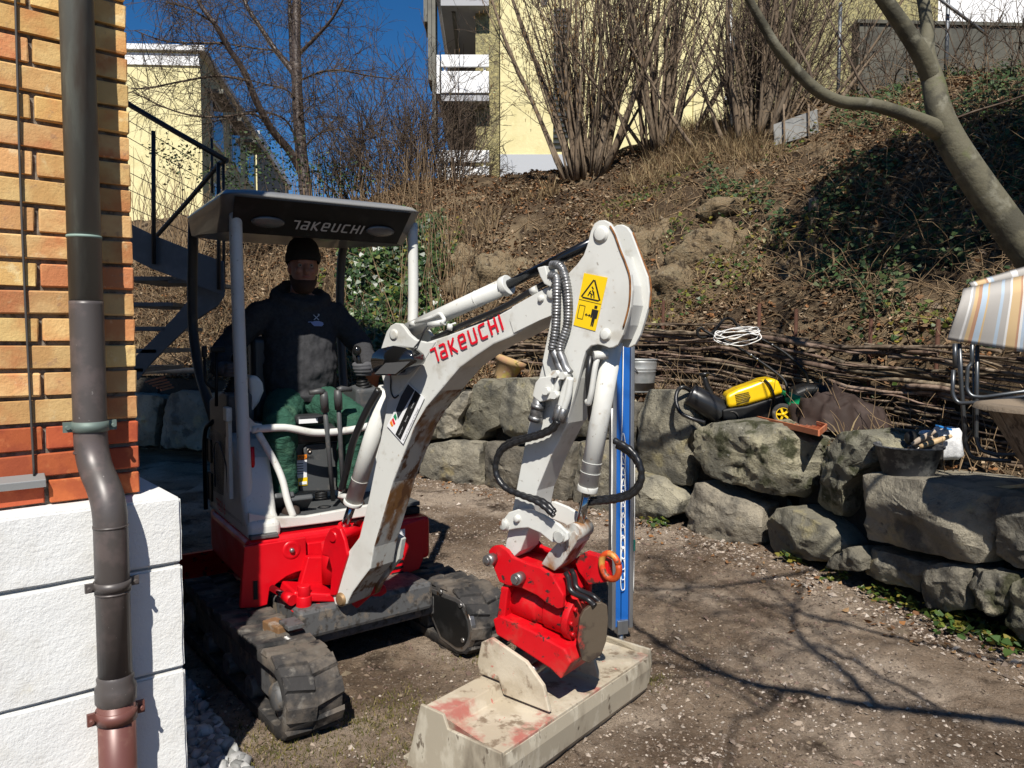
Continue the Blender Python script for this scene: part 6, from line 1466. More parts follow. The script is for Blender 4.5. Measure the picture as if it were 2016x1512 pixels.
# tipped terracotta pot
M_terra = mat('terracotta', (.4, .14, .06), .85, var=[((.3, .1, .05), 5, .45, .62)], bump=[(60, .2, .003)])
M_pot = mat('lichened terracotta', (.4, .26, .12), .9, var=[((.42, .34, .08), 5, .5, .62), ((.38, .2, .12), 8, .5, .66), ((.5, .46, .38), 14, .6, .7, .7)], bump=[(40, .3, .005)])
pa, pb = U(990, 750, 8.75), U(1007, 706, 8.75); ax_ = (pb - pa).normalized(); L = (pb - pa).length
m = MB(); m.lathe(pa, [(0, 0), (.1, 0), (.105, .02), (.155, L * .72), (.175, L * .74), (.185, L), (.165, L), (.14, L * .7), (.09, .04), (0, .04)], 28, ax_)
tag(m.build('flower_pot', M_pot, loc=pa), 'yellowed terracotta flower pot tipped over on the boulder wall behind the boom', 'flower pot')
for px, py, rr, lab in ((728, 742, .12, 'red terracotta pot on the wall just behind the joystick hand'), ):
    c = U(px, py + 26, 9.0); m = MB(); m.lathe(c, [(0, 0), (rr * .7, 0), (rr * .95, .16), (rr * 1.05, .165), (rr * 1.08, .22), (rr * .95, .22), (rr * .8, .1), (0, .05)], 24); tag(m.build('flower_pot', M_terra, loc=c), lab, 'flower pot')
# watering can lying on its side
M_can = mat('black plastic can', (.012, .012, .013), .3, var=[((.03, .03, .028), 8, .5, .7)], bump=[(12, .1, .01)])
D = 6.35; wc = empty('watering_can', U(1385, 835, D), 'black plastic watering can lying tipped on the wall beside the mower', 'watering can')
a0, a1 = U(1358, 776, D), U(1420, 812, D - .02); ax_ = (a1 - a0).normalized(); L = (a1 - a0).length
m = MB(); m.lathe(a0, [(.045, -.004), (.088, -.004), (.092, .004), (.1, L * .5), (.104, L * .97), (.104, L), (.098, L), (0, L)], 28, ax_); m.lathe(a0, [(.05, -.01), (.06, .05), (0, .06)], 28, ax_); m.build('body', M_can, wc)
m = MB(); m.tube(spline([U(1360, 770, D), U(1345, 762, D - .05), U(1334, 770, D - .05), U(1331, 790, D - .08), U(1340, 812, D - .12), U(1362, 824, D - .16), U(1388, 832, D - .17)], 6), .017, 10); m.build('handle', M_can, wc)
m = MB(); m.tube(spline([U(1408, 800, D + .1), U(1400, 778, D + .12), U(1392, 760, D + .12), U(1387, 742, D + .12)], 4), [.035, .034, .033, .032, .03, .029, .028, .027, .026, .025, .024, .023, .022], 14)
m.lathe(U(1387, 744, D + .12), [(.02, 0), (.045, .03), (.045, .045), (0, .045)], 18, (-.1, 0, 1)); m.build('spout', M_can, wc)
# lawn mower
M_yplast = mat('yellow plastic', (.72, .46, .005), .35, var=[((.6, .36, .005), 3, .5, .7)])
M_green = mat('green plastic', (.005, .23, .09), .35)
D = 6.2; mow = empty('lawn_mower', U(1520, 838, D), 'electric lawn mower with yellow hood, green deck and black folding handle', 'lawn mower')
def blk(poly, d0, th, name, mt, bev=.02, seg=4, parent=mow):
    m = MB(); m.prism([U(a, b, d0) for a, b in poly], V((.06, th, 0))); return m.build(name, mt, parent, bevel=bev, seg=seg)
hd_ = blk([(1428, 779), (1452, 766), (1478, 757), (1500, 748), (1524, 744), (1534, 751), (1545, 774), (1512, 786), (1470, 798), (1433, 805)], D, .34, 'hood', M_yplast, .035, 5)
blk([(1421, 806), (1470, 799), (1545, 776), (1549, 800), (1520, 822), (1480, 829), (1425, 830)], D + .005, .36, 'lower_body', M_black, .02)
blk([(1545, 788), (1551, 772), (1562, 775), (1598, 788), (1590, 812), (1576, 838), (1566, 832), (1562, 812)], D - .02, .4, 'deck', M_green, .015)
blk([(1554, 786), (1566, 768), (1590, 758), (1618, 757), (1642, 764), (1662, 788), (1668, 812), (1600, 806)], D + .12, .34, 'grass_box', M_black, .05, 5)
m = MB(); m.tube(spline([U(1505, 747, D - .005), U(1518, 762, D - .02), U(1526, 790, D - .015), U(1527, 820, D)], 4), .009, 8); m.build('strap', M_black, hd_)
for k in range(7): m = MB(); m.tube([U(1447 + k * .6, 778 + k * 3.2, D - .006), U(1478 - abs(k - 3) * 1.2, 772 + k * 3.0, D - .006)], .0022, 5); m.build('vent_slit', M_darkm, hd_)
wcn = U(1541, 815, D - .06); wax = V((-.25, -1, 0)).normalized(); wh = empty('wheel', V((0, 0, 0))); wh.parent = mow
m = MB(); m.lathe(wcn, [(.055, .03), (.075, .035), (.085, .02), (.085, -.03), (.06, -.035)], 28, wax); m.build('tyre', M_rubber, wh)
m = MB(); m.lathe(wcn, [(.057, .026), (.05, .032), (.048, .022)], 24, wax); x_, y_ = orth(wax)
for k in range(5): t = 6.283 * k / 5; m.bar(wcn + wax * .026, wcn + wax * .026 + (x_ * math.cos(t) + y_ * math.sin(t)) * .05, .016, .008, wax)
m.lathe(wcn, [(.014, .02), (.014, .034), (0, .034)], 14, wax); m.build('rim', M_yplast, wh)
m = MB(); m.lathe(U(1440, 822, D + .03), [(.05, .03), (.06, .02), (.06, -.02)], 20, wax); m.build('wheel', M_rubber, mow)
hn = [(1550, 782, 6.15), (1549, 762, 6.15), (1536, 741, 6.2), (1479, 700, 6.35), (1435, 675, 6.45), (1402, 659, 6.5), (1386, 650, 6.52)]
hf = [(1592, 764, 6.5), (1590, 748, 6.5), (1583, 731, 6.5), (1552, 700, 6.6), (1520, 679, 6.68), (1475, 655, 6.75), (1450, 640, 6.78)]
for q_ in (hn, hf): m = MB(); m.tube(spline([U(*p) for p in q_], 5), .0125, 10); m.build('handle_tube', M_black, mow)
m = MB(); m.tube(spline([U(1450, 640, 6.78), U(1440, 628, 6.78), U(1425, 629, 6.75), U(1412, 645, 6.65), U(1395, 662, 6.55), U(1378, 664, 6.52), U(1373, 652, 6.52), U(1380, 645, 6.52), U(1386, 650, 6.52)], 4), .0125, 10); m.build('grip_bar', M_black, mow)
for p in ((1478, 699, 6.34), (1490, 707, 6.32), (1520, 679, 6.66)): m = MB(); m.sphere(U(*p) - V((0, .012, 0)), .012, 8, 6); m.build('knob', M_steel, mow)
M_cordw = mat('white cord', (.7, .69, .66), .6)
rngc = random.Random(4); P_ = []
for k in range(46):
    t = k * .62; P_.append(U(1452 + 44 * math.cos(t) + rngc.uniform(-5, 5), 656 + 8 * math.sin(t) - 5 * math.cos(t) + rngc.uniform(-5, 5) + (k > 30) * 14 * (1 + math.sin(t)) * .5, 6.36 + .03 * math.sin(t * .7) + (.06 if math.sin(t) < 0 else -.02)))
m = MB(); m.tube(spline(P_, 5), .0042, 6); tag(m.build('extension_cord', M_cordw, loc=U(1452, 656, 6.4)), 'white electric cord looped over the mower handle', 'cord')
# brown jacket thrown over the mower
M_jack = mat('dark brown jacket cloth', (.03, .019, .015), .75, var=[((.05, .034, .028), 6, .45, .65)], bump=[(220, .15, .001)], spec=.25)
jc = U(1652, 842, 5.95); rg = []
for i in range(27):
    f = i / 26; row = []
    for k in range(72):
        t = 6.2832 * k / 72; rad = 1 - f; cx = math.cos(t); sx = math.sin(t)
        x = .345 * cx * rad ** .75; y = .24 * sx * rad ** .75; z = .2 * (1 - rad ** 3.2) * (1 - .35 * max(0, cx)) * (1 + .3 * mnoise.noise(V((x * 6, y * 6, 3))))
        p = V((x, y, z)); rd = 1 - abs(mnoise.noise(V((x * 5 + 3, y * 5, z * 4)))) * 2; r2 = 1 - abs(mnoise.noise(V((x * 11, y * 11 + 5, z * 9)))) * 2
        amp = .075 * rd + .045 * r2 + (.03 * math.sin(t * 7 + 2) * rad ** 3)
        row.append(jc + p * (1 + amp * 2.2) + ZV * (amp * .5 * (f > .05)))
    rg.append(row)
m = MB(); m.rings(rg, cap=(False, True)); jk = m.build('jacket', M_jack, loc=jc, fixn=True); tag(jk, 'crumpled dark brown jacket heaped over the green mower deck', 'jacket')
# terracotta tray
hT = U(1555, 842, 5.75).z; cs = [Gd(a, b, hT) for a, b in ((1489, 829), (1531, 818), (1627, 846), (1612, 859))]
try_ = empty('plant_tray', sum(cs, V()) / 4, 'shallow terracotta plant tray tilted on the mossy boulder', 'tray')
M_tray = mat('terracotta plastic', (.42, .13, .055), .6, var=[((.5, .22, .13), 4, .5, .7)])
m = MB(); m.prism(cs, ZV * .008); m.build('base', M_tray, try_)
for i in range(4): m = MB(); a, b = cs[i], cs[(i + 1) % 4]; m.bar(a + ZV * .022, b + ZV * .022, .012, .044); m.build('side', M_tray, try_, bevel=.003)
m = MB()
for k in range(6): f = (k + 1) / 7; a = cs[0].lerp(cs[1], f); b = cs[3].lerp(cs[2], f); m.bar(a + ZV * .011, b + ZV * .011, .008, .006)
m.build('ribs', M_tray, try_)
# mortar tub with tools
M_tub = mat('cement-smeared tub', (.03, .032, .037), .7, var=[((.17, .17, .16), 9, .5, .62), ((.09, .09, .088), 22, .5, .62)], bump=[(30, .2, .004)])
D = 4.7; c = U(1787, 934, D); zt2 = U(1787, 876, D).z - c.z; tub = empty('mortar_tub', c, 'round black mortar tub smeared with dried cement on the boulder wall', 'tub')
R1, R0 = 63 / 1514 * D, 45 / 1514 * D
m = MB(); m.lathe(c, [(0, 0), (R0, 0), (R0 + .004, .006), (R1 - .006, zt2 - .012), (R1 + .004, zt2 - .01), (R1 + .006, zt2), (R1 - .004, zt2 + .002), (R1 - .012, zt2 - .012), (R0 - .004, .014), (0, .014)], 40); m.build('shell', M_tub, tub)
M_wood = mat('pale wooden handle', (.5, .36, .2), .6, var=[((.42, .28, .14), 8, .45, .65)], stretch=(3, 3, 1))
M_palew = mat('worn wooden handle', (.42, .34, .26), .65, var=[((.32, .25, .19), 8, .45, .65)])
for k, (p0, p1, mt, lab) in enumerate((((1795, 875, 4.8), (1842, 848, 4.75), M_palew, 'grey worn wooden trowel handle in the mortar tub, the upper one'), ((1810, 880, 4.76), (1874, 858, 4.72), M_wood, 'yellow wooden trowel handle in the mortar tub, the lowest'), ((1800, 878, 4.84), (1855, 852, 4.8), M_palew, 'thin worn trowel handle in the middle of the mortar tub'))):
    a, b = U(*p0), U(*p1); tr = empty('trowel', a, lab, 'trowel'); m = MB(); n_ = 9; m.tube([a.lerp(b, i / n_) for i in range(n_ + 1)], [.008 + .011 * math.sin(math.pi * (.15 + .8 * i / n_)) for i in range(n_ + 1)], 12); m.build('handle', mt, tr)
    d = (a - b).normalized(); m = MB(); m.tube([a + d * -.01, a + d * .03 - ZV * .015], .006, 8); m.prism([a + d * .03 - ZV * .015, a + d * .05 + V((.04, 0, -.02)), a + d * .14 - ZV * .05, a + d * .05 + V((-.04, 0, -.03))], ZV * .002); m.build('blade', M_steel, tr)
# white paper sack behind the tub
M_sack = mat('white paper sack', (.62, .62, .62), .75, var=[((.5, .5, .5), 20, .45, .6)], bump=[(14, .5, .015)])
c = U(1862, 902, 4.84); rg = []
for i, (f, z) in enumerate(((.75, 0), (1, .03), (1.02, .12), (.95, .17), (.7, .195), (.1, .2))):
    rg.append([c + V((.075 * f * math.copysign(abs(math.cos(t)) ** .5, math.cos(t)), .08 * f * math.copysign(abs(math.sin(t)) ** .5, math.sin(t)), z)) + V((mnoise.noise(V((t, z * 9, i))), mnoise.noise(V((t, 5, i))), mnoise.noise(V((t * 2, i, 9))))) * .016 for t in [6.2832 * k / 40 for k in range(40)]])
m = MB(); m.rings(rg); sk_ = m.build('paper_sack', M_sack, loc=c, fixn=True); tag(sk_, 'crumpled white sack with blue print leaning behind the mortar tub', 'sack')
m = MB(); m.box(U(1858, 842, 4.76), (.09, .05, .012), ((V((.9, .1, -.25))).normalized(), V((0, 1, 0)), V((.25, 0, .95)).normalized())); m.build('blue_fold', mat('blue print', (.02, .18, .5), .5), sk_, bevel=.003)
m = MB(); m.sphere(U(1824, 853, 4.9), .05, 14, 8, (1, .6, .45)); m.build('plastic_wrap', mat('crinkled wrap', (.45, .55, .65), .3, bump=[(60, 1, .01)]), sk_)
m = MB(); m.sphere(U(1793, 862, 4.82), .04, 14, 8, (1, .8, 1.1)); gl = m.build('work_glove', M_black, loc=U(1793, 862, 4.82)); tag(gl, 'crumpled black work glove lying in the mortar tub', 'glove')
# plank
m = MB(); m.bar(U(1950, 962, 4.2), U(2060, 952, 3.9), .05, .018); tag(m.build('plank', M_wood, loc=U(1990, 960, 4), bevel=.002), 'pale wooden plank lying on the boulders at the right edge', 'plank')
# folded striped lounger
D = 4.35; ch_ = empty('folding_lounger', U(1920, 905, D), 'folded camping lounger with striped cloth and grey tube legs at right', 'lounger')
m_ = bpy.data.materials.new('striped cloth'); m_.use_nodes = True; t_ = m_.node_tree; b_ = t_.nodes['Principled BSDF']; b_.inputs['Roughness'].default_value = .9; b_.inputs['Specular IOR Level'].default_value = .1
uvn = t_.nodes.new('ShaderNodeUVMap'); sp2 = t_.nodes.new('ShaderNodeSeparateXYZ'); fr2 = t_.nodes.new('ShaderNodeMath'); fr2.operation = 'FRACT'; rp = t_.nodes.new('ShaderNodeValToRGB'); rp.color_ramp.interpolation = 'CONSTANT'
t_.links.new(uvn.outputs[0], sp2.inputs[0]); t_.links.new(sp2.outputs[0], fr2.inputs[0]); t_.links.new(fr2.outputs[0], rp.inputs[0])
GREY, WHT, TAN, RUST, BLU = (.36, .34, .315), (.58, .57, .55), (.5, .36, .2), (.38, .22, .14), (.36, .43, .5)
stops = [(0, GREY), (.1, WHT), (.125, GREY), (.15, TAN), (.19, RUST), (.23, BLU), (.29, TAN), (.31, GREY), (.44, BLU), (.475, GREY), (.54, WHT), (.565, TAN), (.66, RUST), (.68, WHT), (.71, BLU), (.74, GREY), (.93, WHT)]
els = rp.color_ramp.elements
while len(els) < len(stops): els.new(.5)
for i, (p, c) in enumerate(stops): els[i].position = p; els[i].color = (*c, 1)
nzt = t_.nodes.new('ShaderNodeTexNoise'); nzt.inputs['Scale'].default_value = 400; bpn = t_.nodes.new('ShaderNodeBump'); bpn.inputs['Strength'].default_value = .4; bpn.inputs['Distance'].default_value = .002
t_.links.new(nzt.outputs[0], bpn.inputs['Height']); t_.links.new(bpn.outputs[0], b_.inputs['Normal']); t_.links.new(rp.outputs[0], b_.inputs['Base Color'])
def cloth(corners, d0, bow, name, u0, u1, nU=24, nV=14, hem=.012):
    tl, tr, br, bl_ = [V((*p, 0)) for p in corners]; vs_ = []; uv = []
    for j in range(nV + 1):
        for i in range(nU + 1):
            u, v = i / nU, j / nV; p = tl.lerp(tr, u).lerp(bl_.lerp(br, u), v)
            y = d0 - bow * math.sin(math.pi * min(1, v * 1.02)) - .02 * math.sin(v * 5 + u * 3) * (1 - v) - .05 * (1 - v) * 0 + (.09 * max(0, .12 - v) / .12)
            vs_.append(U(p.x, p.y, y)); uv.append((u0 + (u1 - u0) * u, v))
    fs = np.array([[j * (nU + 1) + i, j * (nU + 1) + i + 1, (j + 1) * (nU + 1) + i + 1, (j + 1) * (nU + 1) + i] for j in range(nV) for i in range(nU)])
    o = npmesh(name, np.array([tuple(p) for p in vs_]), fs, m_, ch_, True)
    ul = o.data.uv_layers.new(name='UVMap')
    for lp_ in o.data.loops: ul.data[lp_.index].uv = uv[lp_.vertex_index]
    s_ = o.modifiers.new('thick', 'SOLIDIFY'); s_.thickness = .012; return o
cloth(((1897, 572), (2130, 520), (2130, 712), (1864, 668)), D, .05, 'cloth_panel', 0, 1.35)
cloth(((1908, 560), (2130, 496), (2130, 522), (1915, 572)), D + .12, .0, 'cloth_fold', .5, 1.7, nV=4)
M_tube = mat('grey steel tube', (.09, .095, .1), .35, .7)
for pts, r_ in (([(1880, 676, 0), (1880, 725, 0)], .013), ([(1877, 728, 0), (1875, 776, 0), (1885, 794, -.02), (1935, 792, -.1), (2150, 762, -.4)], .0115), ([(1889, 676, .03), (1893, 760, .03), (1902, 880, .03), (1912, 902, .02), (1990, 908, -.05)], .0115),
                ([(1914, 678, .0), (1913, 715, .02), (1905, 724, .02), (1903, 766, .02), (1912, 780, .0), (1935, 782, -.03), (2150, 752, -.3)], .0115), ([(1924, 680, .08), (1923, 780, .08), (1922, 866, .08), (1930, 886, .06), (1962, 896, .02), (2150, 890, -.2)], .0115), ([(1886, 700, .1), (1898, 870, .1)], .006), ([(1916, 700, .12), (1917, 860, .12)], .006)):
    m = MB(); m.tube(fillet([U(a, b, D + z) for a, b, z in pts], .04, 5), r_, 10); m.build('leg_tube', M_tube, ch_)
# weathered wooden tub at the right edge
M_oldw = mat('weathered board', (.16, .12, .085), .85, var=[((.25, .2, .15), 6, .45, .62), ((.07, .05, .035), 9, .5, .62)], bump=[(50, .4, .005)], stretch=(4, 4, .6))
c = U(2110, 925, 3.75); ht = U(2110, 800, 3.75).z - c.z; wt = empty('wooden_planter', c, 'weathered tapered wooden planter with papery rim at the right edge', 'planter')
for k in range(14):
    t0, t1 = 6.2832 * (k + .03) / 14, 6.2832 * (k + .97) / 14; P0 = [c + V((r_ * math.cos(t), r_ * math.sin(t), z)) for r_, z, t in ((.2, 0, t0), (.2, 0, t1), (.385, ht, t1), (.385, ht, t0))]
    P1 = [c + V((r_ * math.cos(t), r_ * math.sin(t), z)) for r_, z, t in ((.18, 0, t0), (.18, 0, t1), (.362, ht, t1), (.362, ht, t0))]
    m = MB(); m.add(P0 + P1, [(0, 1, 2, 3), (7, 6, 5, 4), (0, 4, 5, 1), (1, 5, 6, 2), (2, 6, 7, 3), (3, 7, 4, 0)]); m.build('stave', M_oldw, wt)
m = MB(); m.lathe(c, [(.33, ht - .04), (.36, ht + .01), (.42, ht + .002), (.43, ht - .02)], 30); m.build('paper_rim', mat('dry papery leaf', (.17, .13, .09), .9, bump=[(40, .8, .01)]), wt)
m = MB(); m.lathe(c, [(.34, ht - .05), (0, ht - .04)], 24); m.build('soil_fill', M_soil, wt)
# blue and silver pole with cord
D = 4.02; bp0 = Gd(1222, 1268); D = bp0.y; pole = empty('blue_pole', bp0, 'tall blue panel pole with silver aluminium edges and white cord behind the stick', 'pole')
M_blue = mat('blue lacquer', (.012, .1, .36), .28, var=[((.02, .14, .5), 2, .5, .7)], stretch=(1, 1, .1)); M_alu = mat('brushed aluminium', (.42, .43, .44), .38, .85, var=[((.3, .31, .32), 6, .45, .65)], stretch=(1, 1, .1))
ptop = U(1226, 575, D); pax = (ptop - U(1222, 1225, D)).normalized(); pb_ = U(1222, 1232, D); Lp = (ptop - pb_).length; px_ = V((.94, .34, 0)); py_ = pax.cross(px_).normalized(); py_ = py_ if py_.y > 0 else -py_
def PB(u, w_, s_): return pb_ + px_ * u + py_ * w_ + pax * s_
for u, w2 in ((-.024, .032), (.017, .04)): m = MB(); m.box(PB(u, 0, Lp / 2), (w2, .03, Lp), (px_, py_, pax)); m.build('blue_panel', M_blue, pole, bevel=.004)
for u in (-.052, .049): m = MB(); m.box(PB(u, 0, Lp / 2 - .01), (.022, .05, Lp), (px_, py_, pax)); m.build('edge_rail', M_alu, pole, bevel=.004)
m = MB(); m.box(PB(0, -.004, .0), (.062, .05, .075), (px_, py_, pax)); m.build('end_bracket', M_alu, pole, bevel=.004)
m = MB(); m.tube([PB(0, 0, -.02), PB(0, 0, -.13)], .017, 14); m.build('foot', M_alu, pole)
P_ = []
for k in range(13):
    s_ = Lp * (.62 - k * .034); e_ = Lp * (.50 - k * .0315)
    P_ += [PB(-.012 + .003 * (k % 3), -.026, s_), PB(-.018, -.028, (s_ + e_) / 2), PB(-.014, -.028, e_), PB(-.004, -.03, e_ - .012), PB(.007, -.028, e_), PB(.004, -.028, (s_ + e_) / 2)]
m = MB(); m.tube([PB(-.005, -.024, Lp * .98)] + spline(P_, 3), .0024, 6); m.build('cord', M_cordw, pole)
for k in range(3):
    m = MB(); m.tube(spline([PB(-.066 - .003 * k, -.02, Lp * .66), PB(-.069 + .004 * k, -.02, Lp * .4), PB(-.064 - .002 * k, -.02, Lp * (.2 + .04 * k))], 5), .0022, 6); m.build('cord', M_cordw, pole)
m = MB(); m.tube(spline([PB(.064, -.02, Lp * .5), PB(.066, -.02, Lp * .3), PB(.063, -.02, Lp * .1)], 5), .0022, 6); m.build('cord', M_cordw, pole)
m = MB(); m.box(PB(.066, -.018, Lp * .245), (.01, .008, .06), (px_, py_, pax)); m.build('green_tag', mat('green tape', (.0, .35, .22), .5), pole)
# grey board staked on the slope
D = hill_hit(1568, 285, 7).y; bd = empty('grey_board', U(1568, 268, D), 'grey fibre board staked upright on the slope below the cut hazel', 'board')
m = MB(); m.prism([U(1523, 245, D), U(1608, 215, D), U(1611, 262, D), U(1524, 287, D)], V((.02, .03, 0))); m.build('panel', mat('grey board', (.22, .22, .21), .7, var=[((.16, .16, .155), 4, .45, .6)], bump=[(10, .2, .01)]), bd)
for px in (1543, 1592): m = MB(); p = U(px, 205, D - .05); m.tube([p, U(px + 3, 300, D - .05) - ZV * .2], .014, 7); m.build('stake', M_bark, bd)
# wooden stakes and stumps on the bank
for k, (px, py0, py1, d, r_, lab) in enumerate(((1604, 390, 432, 8.6, .06, 'split grey wooden stump standing on the bank, left of the ivy'), (1575, 495, 545, 7.9, .012, 'cut pale stem stub leaning left above the fence'), (1616, 480, 540, 7.8, .014, 'tallest cut pale stem stub above the fence'), (1637, 488, 540, 7.8, .012, 'cut pale stem stub leaning right above the fence'), (1602, 480, 530, 7.95, .012, 'cut pale stem stub behind its neighbours above the fence'))):
    d = hill_hit(px, py1, 6.5).y; a = U(px + (6 if k else 0), py1, d); b = U(px - 4 + k * 2, py0, d); m = MB(); m.tube([a - ZV * .25, a.lerp(b, .5), b], [r_ * 1.1, r_, r_ * .9], 9); tag(m.build('stem_stub' if k else 'tree_stump', M_twigl if k else M_oldw, loc=a), lab, 'stub' if k else 'stump')
# zinc gutter on the far left wall
m = MB(); ga, gb2 = U(278, 738, 10.6), U(392, 736, 10.2)
d = (gb2 - ga).normalized(); x_ = V((d.y, -d.x, 0))
pr_ = [(.07 * math.cos(t), -.07 * math.sin(t)) for t in [math.pi * k / 10 for k in range(11)]]; pr_ += [(a * .95, b * .95) for a, b in pr_[::-1]]
m.prism([ga + x_ * a + ZV * (b + .08) for a, b in pr_], gb2 - ga); tag(m.build('zinc_gutter', M_galvb, loc=ga, fixn=True), 'length of old zinc gutter lying on the wall below the stairs', 'gutter')
m = MB()
for k in range(5): m = MB(); a = U(285 + 8 * k, 752 + 4 * k, 10.4); b = U(325 + 4 * k, 742 + 5 * k, 10.5); m.bar(a, b, .09, .02); tag(m.build('roof_tile', M_terra, loc=a), 'broken red roof tile piled on the wall under the gutter', 'tile', 'red roof tiles under the gutter')
# ------------------------------------------------------------------ ground cover (nobody could count it)
rng = np.random.default_rng(77)
RHOMB = np.array([(-.5, 0), (0, -.32), (.5, 0), (0, .32)])
IVY = np.array([(-.5, 0), (-.35, -.42), (-.02, -.3), (.5, 0), (-.02, .3), (-.35, .42)])
OAK = np.array([(-.5, 0), (-.2, -.22), (.12, -.3), (.5, 0), (.12, .3), (-.2, .22)])
def leaves(P, size, shape, tilt, rng, bend=.15, face=None):
    n = len(P); k = len(shape); az = rng.uniform(0, 6.28, n); tx = rng.normal(0, tilt, n); ty = rng.normal(0, tilt, n)
    N_ = np.stack([tx, ty, np.ones(n)], 1) if face is None else face + rng.normal(0, tilt, (n, 3))
    N_ /= np.linalg.norm(N_, axis=1, keepdims=True)
    A = np.stack([np.cos(az), np.sin(az), np.zeros(n)], 1); A -= N_ * (A * N_).sum(1, keepdims=True); A /= np.linalg.norm(A, axis=1, keepdims=True) + 1e-9; B = np.cross(N_, A)
    s_ = size[:, None, None]
    Vv = P[:, None, :] + s_ * (A[:, None, :] * shape[None, :, :1] + B[:, None, :] * shape[None, :, 1:] + N_[:, None, :] * (bend * (np.abs(shape[None, :, :1]) + rng.normal(0, .3, (n, k, 1)))))
    return Vv.reshape(-1, 3), np.arange(n * k).reshape(n, k)
OCT = np.array([(1, 0, 0), (-1, 0, 0), (0, 1, 0), (0, -1, 0), (0, 0, 1), (0, 0, -1)], float); OF = np.array([(0, 2, 4), (2, 1, 4), (1, 3, 4), (3, 0, 4), (2, 0, 5), (1, 2, 5), (3, 1, 5), (0, 3, 5)])
def stones(P, size, rng, flat=.6, base=None, faces=None):
    base = OCT if base is None else base; faces = OF if faces is None else faces
    n = len(P); k = len(base); sc_ = size[:, None] * np.stack([rng.uniform(.7, 1.3, n), rng.uniform(.6, 1.1, n), rng.uniform(.4, .8, n) * flat / .6], 1); a = rng.uniform(0, 6.28, n)
    v_ = base[None] * sc_[:, None, :] * (1 + rng.normal(0, .13, (n, k, 1))); c_, s_ = np.cos(a)[:, None], np.sin(a)[:, None]
    x = v_[..., 0] * c_ - v_[..., 1] * s_; y = v_[..., 0] * s_ + v_[..., 1] * c_; t = rng.normal(0, .3, n)[:, None]; z = v_[..., 2] + x * t
    return (np.stack([x, y, z], -1) + P[:, None, :]).reshape(-1, 3), (faces[None] + (np.arange(n) * k)[:, None, None]).reshape(-1, 3)
def sample(n, x0, x1, y0, y1, qlo, qhi, dens=None):
    X_ = rng.uniform(x0, x1, n * 4); Y_ = rng.uniform(y0, y1, n * 4); q_, _ = wall_q(X_, Y_); k = (q_ > qlo) & (q_ < qhi)
    if dens is not None: k &= dens(X_, Y_)
    X_, Y_ = X_[k][:n], Y_[k][:n]; return X_, Y_, hill(X_, Y_)
def az(X_, Y_): return X_ / Y_
M_litter = leafmat('leaf litter', [(.17, .1, .055), (.23, .15, .088), (.11, .064, .036), (.33, .25, .165), (.22, .105, .045), (.075, .05, .033)], .85, .1, .15)
M_ivy = leafmat('ivy leaves', [(.02, .045, .012), (.03, .065, .016), (.045, .085, .02), (.02, .04, .014), (.07, .11, .025), (.03, .06, .02)], .36, .5, .12)
M_ivyd = leafmat('matt ivy leaves', [(.025, .05, .014), (.035, .07, .02), (.05, .085, .025), (.022, .042, .016), (.06, .075, .025)], .6, .3, .12)  # ivy greens with a less glossy surface
M_ivy2 = leafmat('yellow green leaves', [(.06, .1, .02), (.13, .15, .025), (.04, .08, .018), (.2, .17, .03)], .45, .4, .3)
M_straw = leafmat('straw', [(.3, .22, .12), (.38, .29, .16), (.22, .15, .08), (.16, .1, .055)], .8, .15, .2)
Vs, Fs, nn_ = [], [], 0
X_, Y_, Z_ = sample(62000, -9, 8, 4, 16, .3, 8.5, lambda x, y: (vnoise(x, y, 1.1) + .5 * vnoise(x, y, 3.3) > -.28 + .35 * rng.random(x.shape)))
v1, f1 = leaves(np.stack([X_, Y_, Z_ + rng.uniform(.005, .035, len(X_))], 1), rng.uniform(.03, .085, len(X_)), RHOMB, .7, rng)
X2, Y2, Z2 = sample(9000, -1, 5.5, 3.5, 10, .35, 1.5)
v2, f2 = leaves(np.stack([X2, Y2, Z2 + .01], 1), rng.uniform(.02, .05, len(X2)), RHOMB, .5, rng)
tag(npmesh('leaf_litter', np.concatenate([v1, v2]), np.concatenate([f1, f2 + len(v1)]), M_litter), 'brown fallen leaves covering the bank', 'leaf litter', kind='stuff')
# ivy: glossy mats on the bank left of the post and on the right
def ivypatch(n, x0, x1, y0, y1, q0, q1, dens, hmax, size, m, name, label):
    X_, Y_, Z_ = sample(n, x0, x1, y0, y1, q0, q1, dens); up = rng.random(len(X_)) ** 1.5 * hmax * (.4 + 1.2 * np.clip(vnoise(X_, Y_, 2.2) + .5, 0, 1))
    e_ = .15; gx = (hill(X_ + e_, Y_) - hill(X_ - e_, Y_)) / (2 * e_); gy = (hill(X_, Y_ + e_) - hill(X_, Y_ - e_)) / (2 * e_)
    N_ = np.stack([-gx, -gy - .35, np.ones(len(X_))], 1); N_ /= np.linalg.norm(N_, axis=1, keepdims=True)
    v_, f_ = leaves(np.stack([X_, Y_, Z_], 1) + N_ * up[:, None], rng.uniform(*size, len(X_)), IVY, .45, rng, .12, N_)
    tag(npmesh(name, v_, f_, m), label, 'ivy', kind='stuff')
ivypatch(9500, -2.7, .2, 8.5, 13.5, .5, 5, lambda x, y: (az(x, y) > -.225) & (az(x, y) < -.08 + .05 * vnoise(x, y, 2)) & (vnoise(x, y, 1.0) > -.32), .35, (.06, .11), M_ivy, 'ivy_thicket', 'glossy dark ivy thicket on the bank behind the canopy')
ivypatch(17000, 2.6, 9, 3.5, 11, 1.7, 7.5, lambda x, y: (vnoise(x, y, .9) + .6 * vnoise(x, y, 3) + .5 * sstep(.42, .66, az(x, y)) > .27), .2, (.035, .07), M_ivyd, 'ivy_cover', 'dark ivy covering the shaded bank under the leaning tree')
